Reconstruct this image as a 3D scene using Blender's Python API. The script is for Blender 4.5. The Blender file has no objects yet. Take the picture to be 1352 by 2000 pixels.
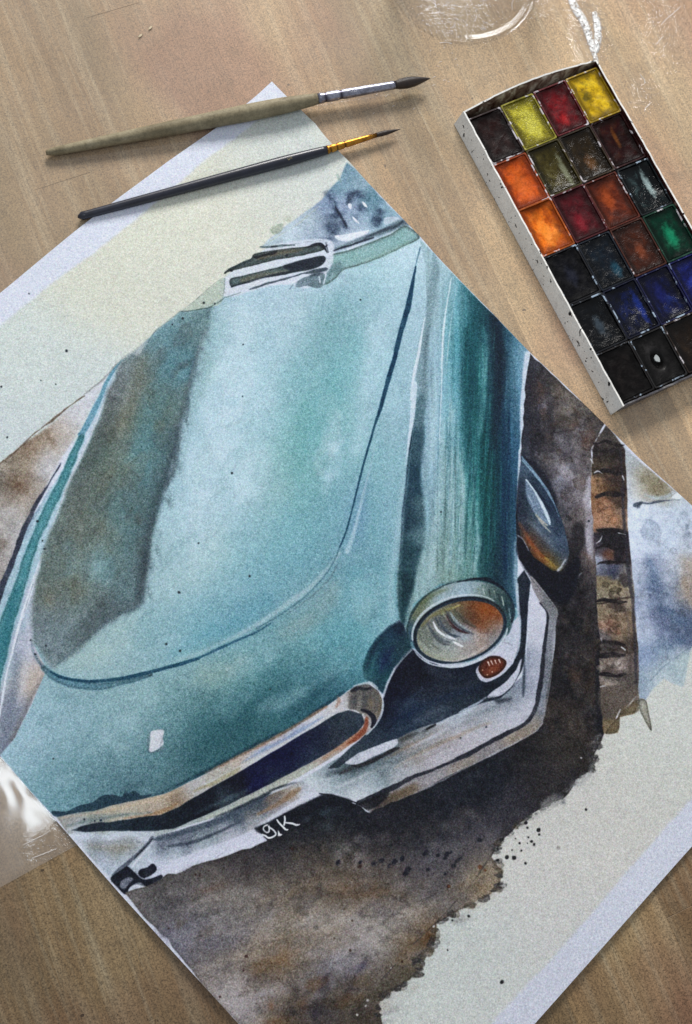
import bpy, bmesh, math, random
import numpy as np
from mathutils import Vector, Matrix

C = bpy.context.scene
# ------------------------------------------------------------------ camera (a hand-held phone, nearly straight above the table)
F_PX, CX, CY = 2145.0, 676.0, 1000.0           # focal length and centre, in pixels of the 1352 x 2000 photograph
TILT, DEPTH = math.radians(13.7), 0.708
AWAY = Vector((0.454, 0.891, 0)).normalized()
ROT = Matrix.Rotation(TILT, 3, Vector((AWAY.y, -AWAY.x, 0)))
CAM = -(ROT @ Vector((0, 0, -1))) * DEPTH
cd = bpy.data.cameras.new('camera'); cam = bpy.data.objects.new('camera', cd); C.collection.objects.link(cam)
cam.matrix_world = Matrix.Translation(CAM) @ ROT.to_4x4()
cd.sensor_fit = 'VERTICAL'; cd.sensor_height = 36; cd.lens = 36 * F_PX / 2000; cd.clip_start = .02; cd.clip_end = 50
C.camera = cam
# ------------------------------------------------------------------ light: dim room, one window, one small lamp added for the film glare
w = bpy.data.worlds.new('World'); C.world = w; w.use_nodes = True
w.node_tree.nodes['Background'].inputs[0].default_value = (.90, .94, 1, 1)
w.node_tree.nodes['Background'].inputs[1].default_value = .42
def area(name, loc, look, sx, sy, power, col):
    l = bpy.data.lights.new(name, 'AREA'); l.shape = 'RECTANGLE'; l.size, l.size_y, l.energy, l.color = sx, sy, power, col
    o = bpy.data.objects.new(name, l); C.collection.objects.link(o); o.location = loc
    o.rotation_euler = (Vector(look) - Vector(loc)).to_track_quat('-Z', 'Y').to_euler(); return o
area('window_light', (.05, 2.15, 1.15), (0.05, 0.1, 0), .85, .6, 64, (1.0, .97, .935))
C.view_settings.view_transform = 'Standard'; C.view_settings.look = 'None'; C.view_settings.exposure = 0.0; C.view_settings.gamma = 1
C.cycles.max_bounces = 8; C.cycles.transparent_max_bounces = 16; C.cycles.caustics_refractive = False; C.cycles.caustics_reflective = False

def P(px, py, z=0.):
    """the point at height z that the photograph shows at pixel (px, py)"""
    d = ROT @ Vector(((px - CX) / F_PX, -(py - CY) / F_PX, -1))
    return CAM + d * ((z - CAM.z) / d.z)
# lamp added for the glare: its mirror image lies in the film at the lower left, along the edge of the sheet
gp = P(34, 1556); gv = gp - CAM; gv.z = -gv.z
lamp = area('glare_lamp', gp + gv * (1.5 / gv.z), gp, .06, .45, 1.9, (.84, .93, 1.0))
lz = -gv.normalized() * -1; ly = (P(129, 1623) - P(0, 1476)); ly = (ly - lz * ly.dot(lz)).normalized(); lx = ly.cross(lz)
lamp.rotation_euler = Matrix((lx, ly, lz)).transposed().to_euler()
# ------------------------------------------------------------------ materials
def lin(c):
    return tuple(((v / 255) / 12.92 if v <= 10.3 else ((v / 255 + .055) / 1.055) ** 2.4) for v in c[:3])
class NT:
    def __init__(s, name):
        s.m = bpy.data.materials.new(name); s.m.use_nodes = True
        s.t = s.m.node_tree; s.t.nodes.clear()
        s.out = s.n('ShaderNodeOutputMaterial'); s.obj = None
    def n(s, t, **k):
        x = s.t.nodes.new(t)
        for a, b in k.items(): setattr(x, a, b)
        return x
    def l(s, a, b): s.t.links.new(a, b)
    def co(s, which='Object'):
        if s.obj is None: s.obj = s.n('ShaderNodeTexCoord')
        return s.obj.outputs[which]
    def noise(s, scale, detail=3, rough=.55, vec=None, stretch=None, dist=0, loc=(0, 0, 0)):
        v = vec or s.co()
        mp = s.n('ShaderNodeMapping'); s.l(v, mp.inputs[0]); mp.inputs['Location'].default_value = loc
        if stretch: mp.inputs['Scale'].default_value = stretch
        t = s.n('ShaderNodeTexNoise'); t.inputs['Scale'].default_value = scale; t.inputs['Detail'].default_value = detail
        t.inputs['Roughness'].default_value = rough; t.inputs['Distortion'].default_value = dist
        s.l(mp.outputs[0], t.inputs['Vector']); return t.outputs['Fac']
    def ramp(s, f, stops, interp='LINEAR'):
        r = s.n('ShaderNodeValToRGB'); r.color_ramp.interpolation = interp
        e = r.color_ramp.elements
        while len(e) < len(stops): e.new(.5)
        for x, (p, c) in zip(e, stops):
            x.position = p; x.color = tuple(c) + (1,) if not np.isscalar(c) else (c, c, c, 1)
        s.l(f, r.inputs[0]); return r.outputs[0]
    def mix(s, f, a, b, mode='MIX'):
        x = s.n('ShaderNodeMix', data_type='RGBA', blend_type=mode)
        for sock, v in ((x.inputs['Factor'], f), (x.inputs['A'], a), (x.inputs['B'], b)):
            if hasattr(v, 'is_output'): s.l(v, sock)
            elif np.isscalar(v): sock.default_value = v if sock.type == 'VALUE' else (v, v, v, 1)
            else: sock.default_value = tuple(v) + (1,)
        return x.outputs['Result']
    def math(s, op, a, b=0., c=None):
        x = s.n('ShaderNodeMath', operation=op)
        for i, v in enumerate((a, b) if c is None else (a, b, c)):
            if hasattr(v, 'is_output'): s.l(v, x.inputs[i])
            else: x.inputs[i].default_value = v
        return x.outputs[0]
    def grain(s, col, amp=.12, scale=900):
        """fine fleck put into the colour to imitate camera grain"""
        f = s.noise(scale, 2, .8)
        g = s.ramp(f, [(.25, 1 - amp * 1.4), (.5, 1.), (.75, 1 + amp)])
        return s.mix(1., col, g, 'MULTIPLY')
    def bump(s, h, strength=.3, dist=.001, nrm=None):
        b = s.n('ShaderNodeBump'); b.inputs['Strength'].default_value = strength; b.inputs['Distance'].default_value = dist
        s.l(h, b.inputs['Height'])
        if nrm: s.l(nrm, b.inputs['Normal'])
        return b.outputs[0]
    def pbr(s, col, rough=.5, metal=0., nrm=None, spec=.5, coat=0., coat_r=.1, aniso=0.):
        b = s.n('ShaderNodeBsdfPrincipled')
        for k, v in (('Base Color', col), ('Roughness', rough), ('Metallic', metal), ('Specular IOR Level', spec), ('Coat Weight', coat), ('Coat Roughness', coat_r)):
            if hasattr(v, 'is_output'): s.l(v, b.inputs[k])
            elif k == 'Base Color': b.inputs[k].default_value = tuple(v) + (1,)
            else: b.inputs[k].default_value = v
        if nrm: s.l(nrm, b.inputs['Normal'])
        s.l(b.outputs[0], s.out.inputs[0]); return b

def wood_mat():
    s = NT('table_wood')
    uv = s.n('ShaderNodeAttribute', attribute_name='plank_uv', attribute_type='GEOMETRY').outputs['Vector']
    ob = s.n('ShaderNodeAttribute', attribute_name='table_uv', attribute_type='GEOMETRY').outputs['Vector']
    broad = s.noise(7, 4, .6, ob, (.5, 1.6, 1), .5); streak = s.noise(30, 5, .65, uv, (.16, 4.2, 1), .4)
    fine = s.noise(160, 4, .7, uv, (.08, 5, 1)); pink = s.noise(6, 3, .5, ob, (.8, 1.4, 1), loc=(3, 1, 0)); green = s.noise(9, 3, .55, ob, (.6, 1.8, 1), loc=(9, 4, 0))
    c = s.ramp(broad, [(.3, lin((152, 121, 82))), (.5, lin((180, 150, 108))), (.7, lin((202, 176, 134)))])
    c = s.mix(s.ramp(streak, [(.48, 0.), (.7, .6)]), c, lin((214, 198, 164)))
    c = s.mix(s.ramp(pink, [(.48, 0.), (.68, .75)]), c, lin((164, 118, 94)))  # pinkish patches: room reflections in the film put into the wood colour
    c = s.mix(s.ramp(green, [(.52, 0.), (.75, .5)]), c, lin((134, 124, 90)))
    c = s.mix(s.ramp(fine, [(.3, .35), (.55, 0.)]), c, lin((112, 90, 62)))
    rnd = s.n('ShaderNodeObjectInfo').outputs['Random']
    c = s.mix(1., c, s.ramp(rnd, [(0., (.98, .98, .98)), (1., (1.02, 1.02, 1.02))]), 'MULTIPLY')
    tn = s.n('ShaderNodeAttribute', attribute_name='tone', attribute_type='GEOMETRY').outputs['Fac']; c = s.mix(1., c, tn, 'MULTIPLY')  # light falloff over the table, kept in the wood colour
    stain = s.noise(26, 4, .6, ob, loc=(4, 4, 0), dist=.8); c = s.mix(s.ramp(stain, [(.6, 0.), (.75, .4)]), c, lin((98, 82, 62)))
    spot = s.noise(150, 1, .5, ob, loc=(2, 7, 0))
    c = s.mix(s.ramp(spot, [(.775, 0.), (.79, .8)]), c, lin((40, 26, 18)))
    pore = s.noise(420, 3, .7, uv, (.09, 1.6, 1)); c = s.mix(s.ramp(pore, [(.30, .5), (.40, 0.)]), c, lin((84, 64, 44)))
    c = s.grain(c, .62, 1150)
    h = s.math('ADD', fine, s.math('MULTIPLY', streak, .5))
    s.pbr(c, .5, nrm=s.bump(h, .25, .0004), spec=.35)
    return s.m

def film_mat():
    s = NT('clear_plastic')
    tr = s.n('ShaderNodeBsdfTransparent'); tr.inputs[0].default_value = (.98, .98, .98, 1)
    df = s.n('ShaderNodeBsdfDiffuse')
    haze = s.ramp(s.noise(14, 4, .6), [(.3, lin((196, 180, 162))), (.7, lin((226, 210, 194)))]); s.l(haze, df.inputs[0])
    gl = s.n('ShaderNodeBsdfGlossy'); gl.inputs['Roughness'].default_value = .09
    # wrinkles: gentle everywhere, tight crumples in a few places (vertex weight "crumple")
    at = s.n('ShaderNodeAttribute', attribute_name='crumple', attribute_type='GEOMETRY').outputs['Fac']
    soft = s.noise(16, 3, .55, stretch=(1, .7, 1), dist=.6)
    tight = s.noise(170, 4, .62, stretch=(.6, 1.5, 1), dist=1.2)
    h = s.math('ADD', s.math('MULTIPLY', soft, .0009), s.math('MULTIPLY', s.math('MULTIPLY', tight, at), .0065))
    nb = s.n('ShaderNodeBump'); nb.inputs['Strength'].default_value = 1; nb.inputs['Distance'].default_value = 1; s.l(h, nb.inputs['Height'])
    s.l(nb.outputs[0], gl.inputs['Normal'])
    m1 = s.n('ShaderNodeMixShader'); m1.inputs[0].default_value = .22
    s.l(tr.outputs[0], m1.inputs[1]); s.l(df.outputs[0], m1.inputs[2])
    lw = s.n('ShaderNodeLayerWeight'); lw.inputs[0].default_value = .5; s.l(nb.outputs[0], lw.inputs['Normal'])
    f5 = s.math('ADD', s.math('MULTIPLY', s.math('POWER', lw.outputs['Facing'], 5.), .9), .055)
    m2 = s.n('ShaderNodeMixShader'); s.l(f5, m2.inputs[0])
    s.l(m1.outputs[0], m2.inputs[1]); s.l(gl.outputs[0], m2.inputs[2]); s.l(m2.outputs[0], s.out.inputs[0])
    return s.m

def glass_mat():
    s = NT('thin_glass')
    tr = s.n('ShaderNodeBsdfTransparent'); tr.inputs[0].default_value = (.975, .98, .985, 1)
    gl = s.n('ShaderNodeBsdfGlossy'); gl.inputs['Roughness'].default_value = .1
    lw = s.n('ShaderNodeLayerWeight'); lw.inputs[0].default_value = .5
    m = s.n('ShaderNodeMixShader'); s.l(s.math('ADD', s.math('MULTIPLY', s.math('POWER', lw.outputs['Facing'], 4.), .8), .022), m.inputs[0]); s.l(tr.outputs[0], m.inputs[1]); s.l(gl.outputs[0], m.inputs[2])
    s.l(m.outputs[0], s.out.inputs[0]); return s.m

def fold_glare_mat():
    s = NT('glare_white_plastic')
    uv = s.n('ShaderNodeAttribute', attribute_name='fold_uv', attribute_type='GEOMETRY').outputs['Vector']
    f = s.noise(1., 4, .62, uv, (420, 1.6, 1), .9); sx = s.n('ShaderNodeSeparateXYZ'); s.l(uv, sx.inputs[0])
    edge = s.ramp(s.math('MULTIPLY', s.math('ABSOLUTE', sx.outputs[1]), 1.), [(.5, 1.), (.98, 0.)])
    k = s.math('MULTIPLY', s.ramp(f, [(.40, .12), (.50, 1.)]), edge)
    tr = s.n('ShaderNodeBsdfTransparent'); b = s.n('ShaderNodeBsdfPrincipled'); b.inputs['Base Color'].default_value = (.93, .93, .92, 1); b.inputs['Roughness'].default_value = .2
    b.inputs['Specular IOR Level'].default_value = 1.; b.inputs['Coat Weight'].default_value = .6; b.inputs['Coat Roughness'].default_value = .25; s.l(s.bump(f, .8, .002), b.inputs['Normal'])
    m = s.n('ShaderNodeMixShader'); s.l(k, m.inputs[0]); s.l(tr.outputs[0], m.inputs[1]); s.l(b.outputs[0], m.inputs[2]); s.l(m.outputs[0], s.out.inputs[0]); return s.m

def glint_crease_mat():
    s = NT('glint_plastic')
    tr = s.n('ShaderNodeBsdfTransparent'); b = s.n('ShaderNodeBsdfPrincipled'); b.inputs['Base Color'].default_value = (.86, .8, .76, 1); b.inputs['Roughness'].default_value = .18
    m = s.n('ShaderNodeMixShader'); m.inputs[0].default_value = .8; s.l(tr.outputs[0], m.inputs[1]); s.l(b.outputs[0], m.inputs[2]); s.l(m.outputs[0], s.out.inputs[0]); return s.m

def simple(name, col, rough=.5, metal=0., spec=.5, gr=.1, gs=900, bump=0., bs=500, coat=0., var=None, vs=60):
    s = NT(name); c = lin(col)
    if var: c = s.ramp(s.noise(vs, 4, .6), [(.3, lin(col)), (.7, lin(var))])
    if gr:
        if not hasattr(c, 'is_output'):
            r = s.n('ShaderNodeRGB'); r.outputs[0].default_value = tuple(c) + (1,); c = r.outputs[0]
        c = s.grain(c, gr, gs)
    nb = s.bump(s.noise(bs, 4, .6), bump, .0006) if bump else None
    s.pbr(c, rough, metal, nb, spec, coat)
    return s.m

def metal_mat(name, col, dark, rough):
    s = NT(name); d = s.n('ShaderNodeAttribute', attribute_name='dirt_shade', attribute_type='GEOMETRY').outputs['Fac']
    f = s.noise(260, 4, .65); c = s.ramp(f, [(.3, lin(tuple(v * .72 for v in col))), (.6, lin(col))])
    c = s.mix(d, c, lin(dark)); c = s.grain(c, .25, 900)  # crimps and ends darkened: groove shade put into the metal colour
    s.pbr(c, s.ramp(f, [(.3, rough + .15), (.7, rough - .06)]), .92, s.bump(f, .12, .0004)); return s.m

def cardboard_mat(name, base, dirt_shade, amount):
    """white card with black and blue splashes of paint"""
    s = NT(name)
    c = s.ramp(s.noise(40, 4, .6), [(.3, lin(base)), (.7, lin(tuple(min(255, v + 16) for v in base)))])
    c = s.mix(s.ramp(s.noise(90, 5, .7, loc=(1, 2, 3)), [(.55, 0.), (.72, .4)]), c, lin((140, 136, 132)))
    sp = s.noise(230, 2, .5, dist=.4); c = s.mix(s.ramp(sp, [(.70 - amount * .1, 0.), (.715 - amount * .1, 1.)]), c, lin(dirt_shade)); s2 = s.noise(95, 3, .6, loc=(7, 1, 2), dist=.8); c = s.mix(s.ramp(s2, [(.655, 0.), (.67, .9)]), c, lin((34, 30, 34)))
    bl = s.noise(70, 3, .6, loc=(5, 5, 1)); c = s.mix(s.ramp(bl, [(.72, 0.), (.75, .85)]), c, lin((52, 84, 112)))
    c = s.grain(c, .16)
    s.pbr(c, .6, nrm=s.bump(s.noise(300, 3, .6), .25, .0004), spec=.3); return s.m

def rim_mat(name, paint, edge, seed):
    s = NT(name); f = s.noise(85, 4, .65, loc=(seed, seed * .37, 0), dist=.8)
    c = s.ramp(f, [(.3, tuple(v * .2 for v in lin(paint))), (.52, tuple(v * .55 for v in lin(paint))), (.57, tuple(v * .7 + .02 for v in lin(paint))), (.62, lin(edge))])
    c = s.grain(c, .16); s.pbr(c, .4, nrm=s.bump(f, .4, .0005), spec=.35); return s.m

def stained_mat(name, base, stain, edge):
    s = NT(name)
    f = s.noise(120, 5, .65, dist=.6)
    c = s.ramp(f, [(.36, lin(stain)), (.5, lin(tuple((a + b) / 2 for a, b in zip(base, stain)))), (.6, lin(base)), (.7, lin(edge))])
    c = s.grain(c, .14); s.pbr(c, s.ramp(f, [(.3, .25), (.7, .6)]), nrm=s.bump(f, .35, .0005), spec=.4); return s.m

def paint_mat(name, a, b, c3, seed, rough=.32, crack=0., glow=None):
    s = NT(name)
    f = s.noise(95, 5, .68, dist=.8, loc=(seed, seed * .7, 0)); g = s.noise(260, 4, .7, loc=(seed, 2, 1))
    c = s.ramp(f, [(.3, lin(a)), (.5, lin(b)), (.72, lin(c3))])
    c = s.mix(s.ramp(g, [(.3, .6), (.48, 0.)]), c, tuple(v * .35 for v in lin(a)))
    bl = s.noise(42, 3, .5, loc=(seed * 1.3, 3, 0), dist=1.5); c = s.mix(s.ramp(bl, [(.5, 0.), (.62, .5)]), c, tuple(v * .5 for v in lin(a)))
    sx = s.n('ShaderNodeSeparateXYZ'); s.l(s.co(), sx.inputs[0])
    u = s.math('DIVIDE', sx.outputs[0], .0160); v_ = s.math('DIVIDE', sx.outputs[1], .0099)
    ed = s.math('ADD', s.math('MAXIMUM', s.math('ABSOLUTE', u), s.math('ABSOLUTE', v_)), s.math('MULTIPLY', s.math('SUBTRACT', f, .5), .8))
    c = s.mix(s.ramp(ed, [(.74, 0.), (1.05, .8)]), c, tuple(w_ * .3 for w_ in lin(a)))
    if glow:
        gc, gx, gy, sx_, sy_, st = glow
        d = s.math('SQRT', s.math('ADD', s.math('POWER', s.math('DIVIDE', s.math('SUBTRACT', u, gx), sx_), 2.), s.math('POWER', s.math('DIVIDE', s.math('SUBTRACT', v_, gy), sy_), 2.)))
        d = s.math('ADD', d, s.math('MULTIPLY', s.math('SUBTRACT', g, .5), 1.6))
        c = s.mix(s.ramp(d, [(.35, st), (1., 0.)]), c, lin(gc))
    c = s.grain(c, .22, 700)
    h = s.math('ADD', f, s.math('MULTIPLY', g, .5))
    if crack:
        v = s.n('ShaderNodeTexVoronoi', feature='DISTANCE_TO_EDGE'); v.inputs['Scale'].default_value = 560; s.l(s.co(), v.inputs['Vector'])
        k = s.ramp(v.outputs[0], [(0., 0.), (.16, 1.)]); h = s.math('ADD', h, s.math('MULTIPLY', k, .8))
        c = s.mix(s.math('MULTIPLY', s.math('SUBTRACT', 1., k), .4), c, lin((110, 96, 22)))
    s.pbr(c, s.ramp(g, [(.3, rough + .2), (.6, rough * .6)]), nrm=s.bump(h, .38 if rough > .35 else .75, .0013), spec=.12 if rough > .35 else .22, coat=0.); return s.m
# ------------------------------------------------------------------ watercolour engine (numpy)
# Every wash and brush stroke of the painting is given by hand as points, drawn on a canvas that lies in the sheet's own plane.
class Canvas:
    def __init__(s, w, h, tf, seed=7):
        s.w, s.h, s.tf = w, h, tf
        s.rs = np.random.RandomState(seed)
        s.c = np.zeros((h, w, 3), np.float32)
        s.n3, s.n7, s.n18, s.n50 = s.noise(3), s.noise(7), s.noise(18), s.noise(50)
        s.vs = s.noise(4, 90)                       # streaks that run down the bodywork
        s.sat = 1.; s.tint = np.zeros(3, np.float32)
    def noise(s, sx, sy=None):
        sy = sy or sx
        gh, gw = int(s.h / sy) + 4, int(s.w / sx) + 4
        g = s.rs.standard_normal((gh, gw)).astype(np.float32)
        return s.up(g, np.arange(s.h) / sy + s.rs.rand(), np.arange(s.w) / sx + s.rs.rand())
    @staticmethod
    def up(g, ys, xs):
        ys = np.clip(ys, 0, g.shape[0] - 1.001); xs = np.clip(xs, 0, g.shape[1] - 1.001)
        y0 = ys.astype(int); x0 = xs.astype(int)
        fy = ys - y0; fx = xs - x0
        fy = fy * fy * (3 - 2 * fy); fx = fx * fx * (3 - 2 * fx)
        if g.ndim == 3: fy = fy[:, None, None]; fx = fx[None, :, None]
        else: fy = fy[:, None]; fx = fx[None, :]
        a = g[y0][:, x0]; b = g[y0][:, np.minimum(x0 + 1, g.shape[1] - 1)]
        y1 = np.minimum(y0 + 1, g.shape[0] - 1)
        c = g[y1][:, x0]; d = g[y1][:, np.minimum(x0 + 1, g.shape[1] - 1)]
        return ((a * (1 - fx) + b * fx) * (1 - fy) + (c * (1 - fx) + d * fx) * fy).astype(np.float32)
    @staticmethod
    def spline(p, closed=False, step=4.0, w=None):
        p = np.asarray(p, float)
        if w is not None: p = np.column_stack([p, w])
        n = len(p); out = []
        for i in range(n if closed else n - 1):
            if closed: q = [p[(i - 1) % n], p[i], p[(i + 1) % n], p[(i + 2) % n]]
            else: q = [p[max(i - 1, 0)], p[i], p[i + 1], p[min(i + 2, n - 1)]]
            m = max(2, int(np.hypot(*(q[2] - q[1])[:2]) / step))
            t = np.linspace(0, 1, m, endpoint=False)[:, None]
            out.append(.5 * (2 * q[1] + (q[2] - q[0]) * t + (2 * q[0] - 5 * q[1] + 4 * q[2] - q[3]) * t * t
                             + (3 * q[1] - q[0] - 3 * q[2] + q[3]) * t ** 3))
        if not closed: out.append(p[-1:])
        return np.vstack(out)
    def wobble(s, p, amp, every=3):
        n = len(p)
        if amp <= 0 or n < 4: return p
        q = p.copy()
        for k, a in ((every, .6), (every * 4, 1.)):
            m = max(3, n // k)
            for ax in (0, 1):
                r = s.rs.standard_normal(m + 1); r[-1] = r[0]
                q[:, ax] += np.interp(np.linspace(0, m, n), np.arange(m + 1), r) * amp * a
        return q
    @staticmethod
    def box(m, r, ax):
        if r < 1: return m
        m = np.moveaxis(m, ax, 0)
        k = 2 * r + 1
        c = np.cumsum(np.concatenate([np.zeros((1,) + m.shape[1:], np.float32), np.pad(m, [(r, r)] + [(0, 0)] * (m.ndim - 1), mode='edge')]), 0, dtype=np.float64)
        return np.moveaxis(((c[k:] - c[:-k]) / k).astype(np.float32), 0, ax)
    def blur(s, m, sg):
        if sg <= .3: return m
        if sg < 1.2:
            for ax in (0, 1):
                k = .5 * sg / 1.2
                mm = np.moveaxis(m, ax, 0); o = mm * (1 - k)
                o[1:] += mm[:-1] * k / 2; o[:-1] += mm[1:] * k / 2; o[0] += mm[0] * k / 2; o[-1] += mm[-1] * k / 2
                m = np.moveaxis(o, 0, ax)
            return m
        r = max(1, int(round(sg)))
        for ax in (0, 1):
            for i in range(2 if r < 4 else 3): m = s.box(m, r if i < 2 else r // 2, ax)
        return m
    def fill(s, poly, pad):
        x0 = int(max(0, poly[:, 0].min() - pad)); x1 = int(min(s.w, poly[:, 0].max() + pad + 2))
        y0 = int(max(0, poly[:, 1].min() - pad)); y1 = int(min(s.h, poly[:, 1].max() + pad + 2))
        if x1 - x0 < 2 or y1 - y0 < 2: return None, None
        m = np.zeros((y1 - y0, x1 - x0), np.float32)
        a = poly; b = np.roll(poly, -1, 0)
        ok = a[:, 1] != b[:, 1]; a, b = a[ok], b[ok]
        lo, hi = np.minimum(a[:, 1], b[:, 1]), np.maximum(a[:, 1], b[:, 1])
        sl = (b[:, 0] - a[:, 0]) / (b[:, 1] - a[:, 1])
        xs = np.arange(x0, x1)
        SS = 3
        for j in range(max(0, int(lo.min()) - y0), min(y1 - y0, int(hi.max()) - y0 + 1)):
            for k in range(SS):
                y = y0 + j + (k + .5) / SS
                e = (lo <= y) & (y < hi)
                if not e.any(): continue
                cx = np.sort(a[e, 0] + (y - a[e, 1]) * sl[e])
                for u, v in zip(cx[::2], cx[1::2]):
                    i0 = max(0, int(u) - x0); i1 = min(x1 - x0, int(v) - x0 + 1)
                    if i1 <= i0: continue
                    seg = xs[i0:i1]
                    m[j, i0:i1] += np.clip(np.minimum(v, seg + 1) - np.maximum(u, seg), 0, 1) / SS
        return (slice(y0, y1), slice(x0, x1)), np.minimum(m, 1)
    def tone(s, c):
        c = np.asarray(c, np.float32); g = c.mean(-1, keepdims=True)
        return g + (c - g) * s.sat + s.tint
    def comp(s, sl, m, col, a=1., gran=.10, rim=0., dry=0., st=0., soft=0):
        if sl is None: return
        if dry > 0:
            n = s.n3[sl] * .7 + s.n7[sl] * .5
            m = m * np.clip((n + 1.6 - dry * 2.4) * 2.5, 0, 1)
        al = m * a
        if gran: al = al * np.clip(1 + gran * (s.n3[sl] * .5 + s.n18[sl] * .8), 0, 1.4)
        if st: al = al * np.clip(1 + st * s.vs[sl], 0, 1.6)
        al = np.clip(al, 0, 1)[..., None]
        col = s.tone(col)
        s.c[sl] = s.c[sl] * (1 - al) + col * al
        if rim:
            r = np.clip(m - s.blur(m, 4), 0, 1)[..., None] * rim
            s.c[sl] *= 1 - r
    # ---- what the picture is made of; all points are given in the coordinates of the plan
    def wash(s, p, col, a=1., soft=1., wob=.8, gran=.08, rim=0., sm=True, dry=0., st=0.):
        q = s.tf(np.asarray(p, float))
        q = s.spline(q, True) if sm else s.spline(np.vstack([q, q[:1]]), False) if False else (s.spline(q, True) if sm else s.lin(q))
        q = s.wobble(q, wob)
        sl, m = s.fill(q, soft * 3 + 3)
        if sl is None: return
        s.comp(sl, s.blur(m, soft), col, a, gran, rim, dry, st)
    @staticmethod
    def lin(q, step=5.):
        out = []
        for i in range(len(q)):
            a, b = q[i], q[(i + 1) % len(q)]
            m = max(1, int(np.hypot(*(b - a)) / step))
            out.append(a + (b - a) * np.linspace(0, 1, m, endpoint=False)[:, None])
        return np.vstack(out)
    def line(s, p, w, col, a=1., soft=.8, wob=.4, gran=.08, dry=0., rim=0.):
        q = s.tf(np.asarray(p, float))
        w = np.full(len(q), float(w)) if np.isscalar(w) else np.interp(np.linspace(0, 1, len(q)), np.linspace(0, 1, len(w)), w)
        q = s.spline(q, False, 3., w)
        c, r = q[:, :2], np.maximum(q[:, 2], .6) / 2
        t = np.gradient(c, axis=0); t /= np.maximum(np.hypot(t[:, 0], t[:, 1]), 1e-6)[:, None]
        n = np.column_stack([-t[:, 1], t[:, 0]])
        poly = s.wobble(np.vstack([c + n * r[:, None], c[-1:] + t[-1:] * r[-1], (c - n * r[:, None])[::-1], c[:1] - t[:1] * r[0]]), wob)
        sl, m = s.fill(poly, soft * 3 + 3)
        if sl is None: return
        s.comp(sl, s.blur(m, soft), col, a, gran, rim, dry)
    def dab(s, x, y, rx, ry, ang, col, a=.6, gran=.25, hard=1.):
        q = s.tf(np.array([[x, y]], float))[0]
        R = max(rx, ry) * 2.3
        x0, x1 = int(max(0, q[0] - R)), int(min(s.w, q[0] + R)); y0, y1 = int(max(0, q[1] - R)), int(min(s.h, q[1] + R))
        if x1 - x0 < 2 or y1 - y0 < 2: return
        sl = (slice(y0, y1), slice(x0, x1))
        Y, X = np.mgrid[y0:y1, x0:x1].astype(np.float32)
        X -= q[0]; Y -= q[1]; k = math.radians(ang)
        u = (X * math.cos(k) + Y * math.sin(k)) / rx; v = (-X * math.sin(k) + Y * math.cos(k)) / ry
        d = u * u + v * v + .35 * (s.n18[sl] * .6 + s.n7[sl] * .4) * min(1, min(rx, ry) / 10)
        m = np.exp(-np.maximum(d, 0) ** hard * 1.4)
        m[(u * u + v * v) > 5] = 0
        s.comp(sl, m, col, a, gran)
    def field(s, p, pts, soft=2., sig=55., a=1., wob=1., gran=.0, rim=0., sm=True, mott=4., st=0., an=1.):
        q = s.tf(np.asarray(p, float))
        q = s.wobble(s.spline(q, True) if sm else s.lin(q), wob)
        sl, m = s.fill(q, soft * 3 + 3)
        if sl is None: return
        m = s.blur(m, soft)
        P = s.tf(np.array([t[:2] for t in pts], float)); C = np.array([t[2:5] for t in pts], np.float32)
        D = 8
        ys = np.arange(sl[0].start, sl[0].stop + D, D); xs = np.arange(sl[1].start, sl[1].stop + D, D)
        X, Y = np.meshgrid(xs, ys)
        d2 = (X[..., None] - P[:, 0]) ** 2 + ((Y[..., None] - P[:, 1]) * an) ** 2
        w = np.exp(-d2 / (2 * sig * sig)) + 1e-4 / (1 + d2 / (sig * sig)) ** 2
        col = (w[..., None] * C).sum(2) / w.sum(2)[..., None]
        col = s.up(col.astype(np.float32), np.arange(m.shape[0]) / D, np.arange(m.shape[1]) / D)
        if mott:
            col = col + (s.n50[sl] * .45 + s.n18[sl] * .6 + s.n7[sl] * .6)[..., None] * mott * np.array([1.05, 1., .95], np.float32)
        if st: col = col * (1 + st * s.vs[sl][..., None])
        s.comp(sl, m, col, a, gran, rim)
    def spots(s, pts, col, a=.9):
        for x, y, r in pts:
            t = np.linspace(0, 6.283, 8, endpoint=False)
            e = 1 + .3 * s.rs.rand(8)
            s.wash(np.column_stack([x + r * e * np.cos(t), y + r * e * np.sin(t)]), col, a, .7, .15, 0)

def inside(p, x, y):
    c = False; n = len(p)
    for i in range(n):
        (x1, y1), (x2, y2) = p[i], p[i - 1]
        if (y1 > y) != (y2 > y) and x < (x2 - x1) * (y - y1) / (y2 - y1) + x1: c = not c
    return c
def blooms(K, region, n, r0, r1, cols, a, asp=1., ang=0., rim=.35, soft=1.2, wob=2.2, gran=.4):
    """small overlapping touches of the brush with hard, irregular edges"""
    xs = [q[0] for q in region]; ys = [q[1] for q in region]; rs = K.rs
    for i in range(n * 4):
        x = min(xs) + rs.rand() * (max(xs) - min(xs)); y = min(ys) + rs.rand() * (max(ys) - min(ys))
        c = cols[rs.randint(len(cols))]; r = r0 + (r1 - r0) * rs.rand() ** 2; an = math.radians(ang + rs.randn() * 14)
        if n <= 0: break
        if not inside(region, x, y): continue
        n -= 1; pts = []
        for k in range(9):
            t = k / 9 * 6.283; q = r * (.65 + .6 * rs.rand()); u, v = q * math.cos(t) * asp, q * math.sin(t)
            px, py = x + u * math.cos(an) - v * math.sin(an), y + u * math.sin(an) + v * math.cos(an)
            if not inside(region, px, py): px, py = x + (px - x) * .3, y + (py - y) * .3
            pts.append((px, py))
        K.wash(pts, c, a * (.5 + .8 * rs.rand()), soft * (.6 + rs.rand()), wob, gran, rim)
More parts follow.
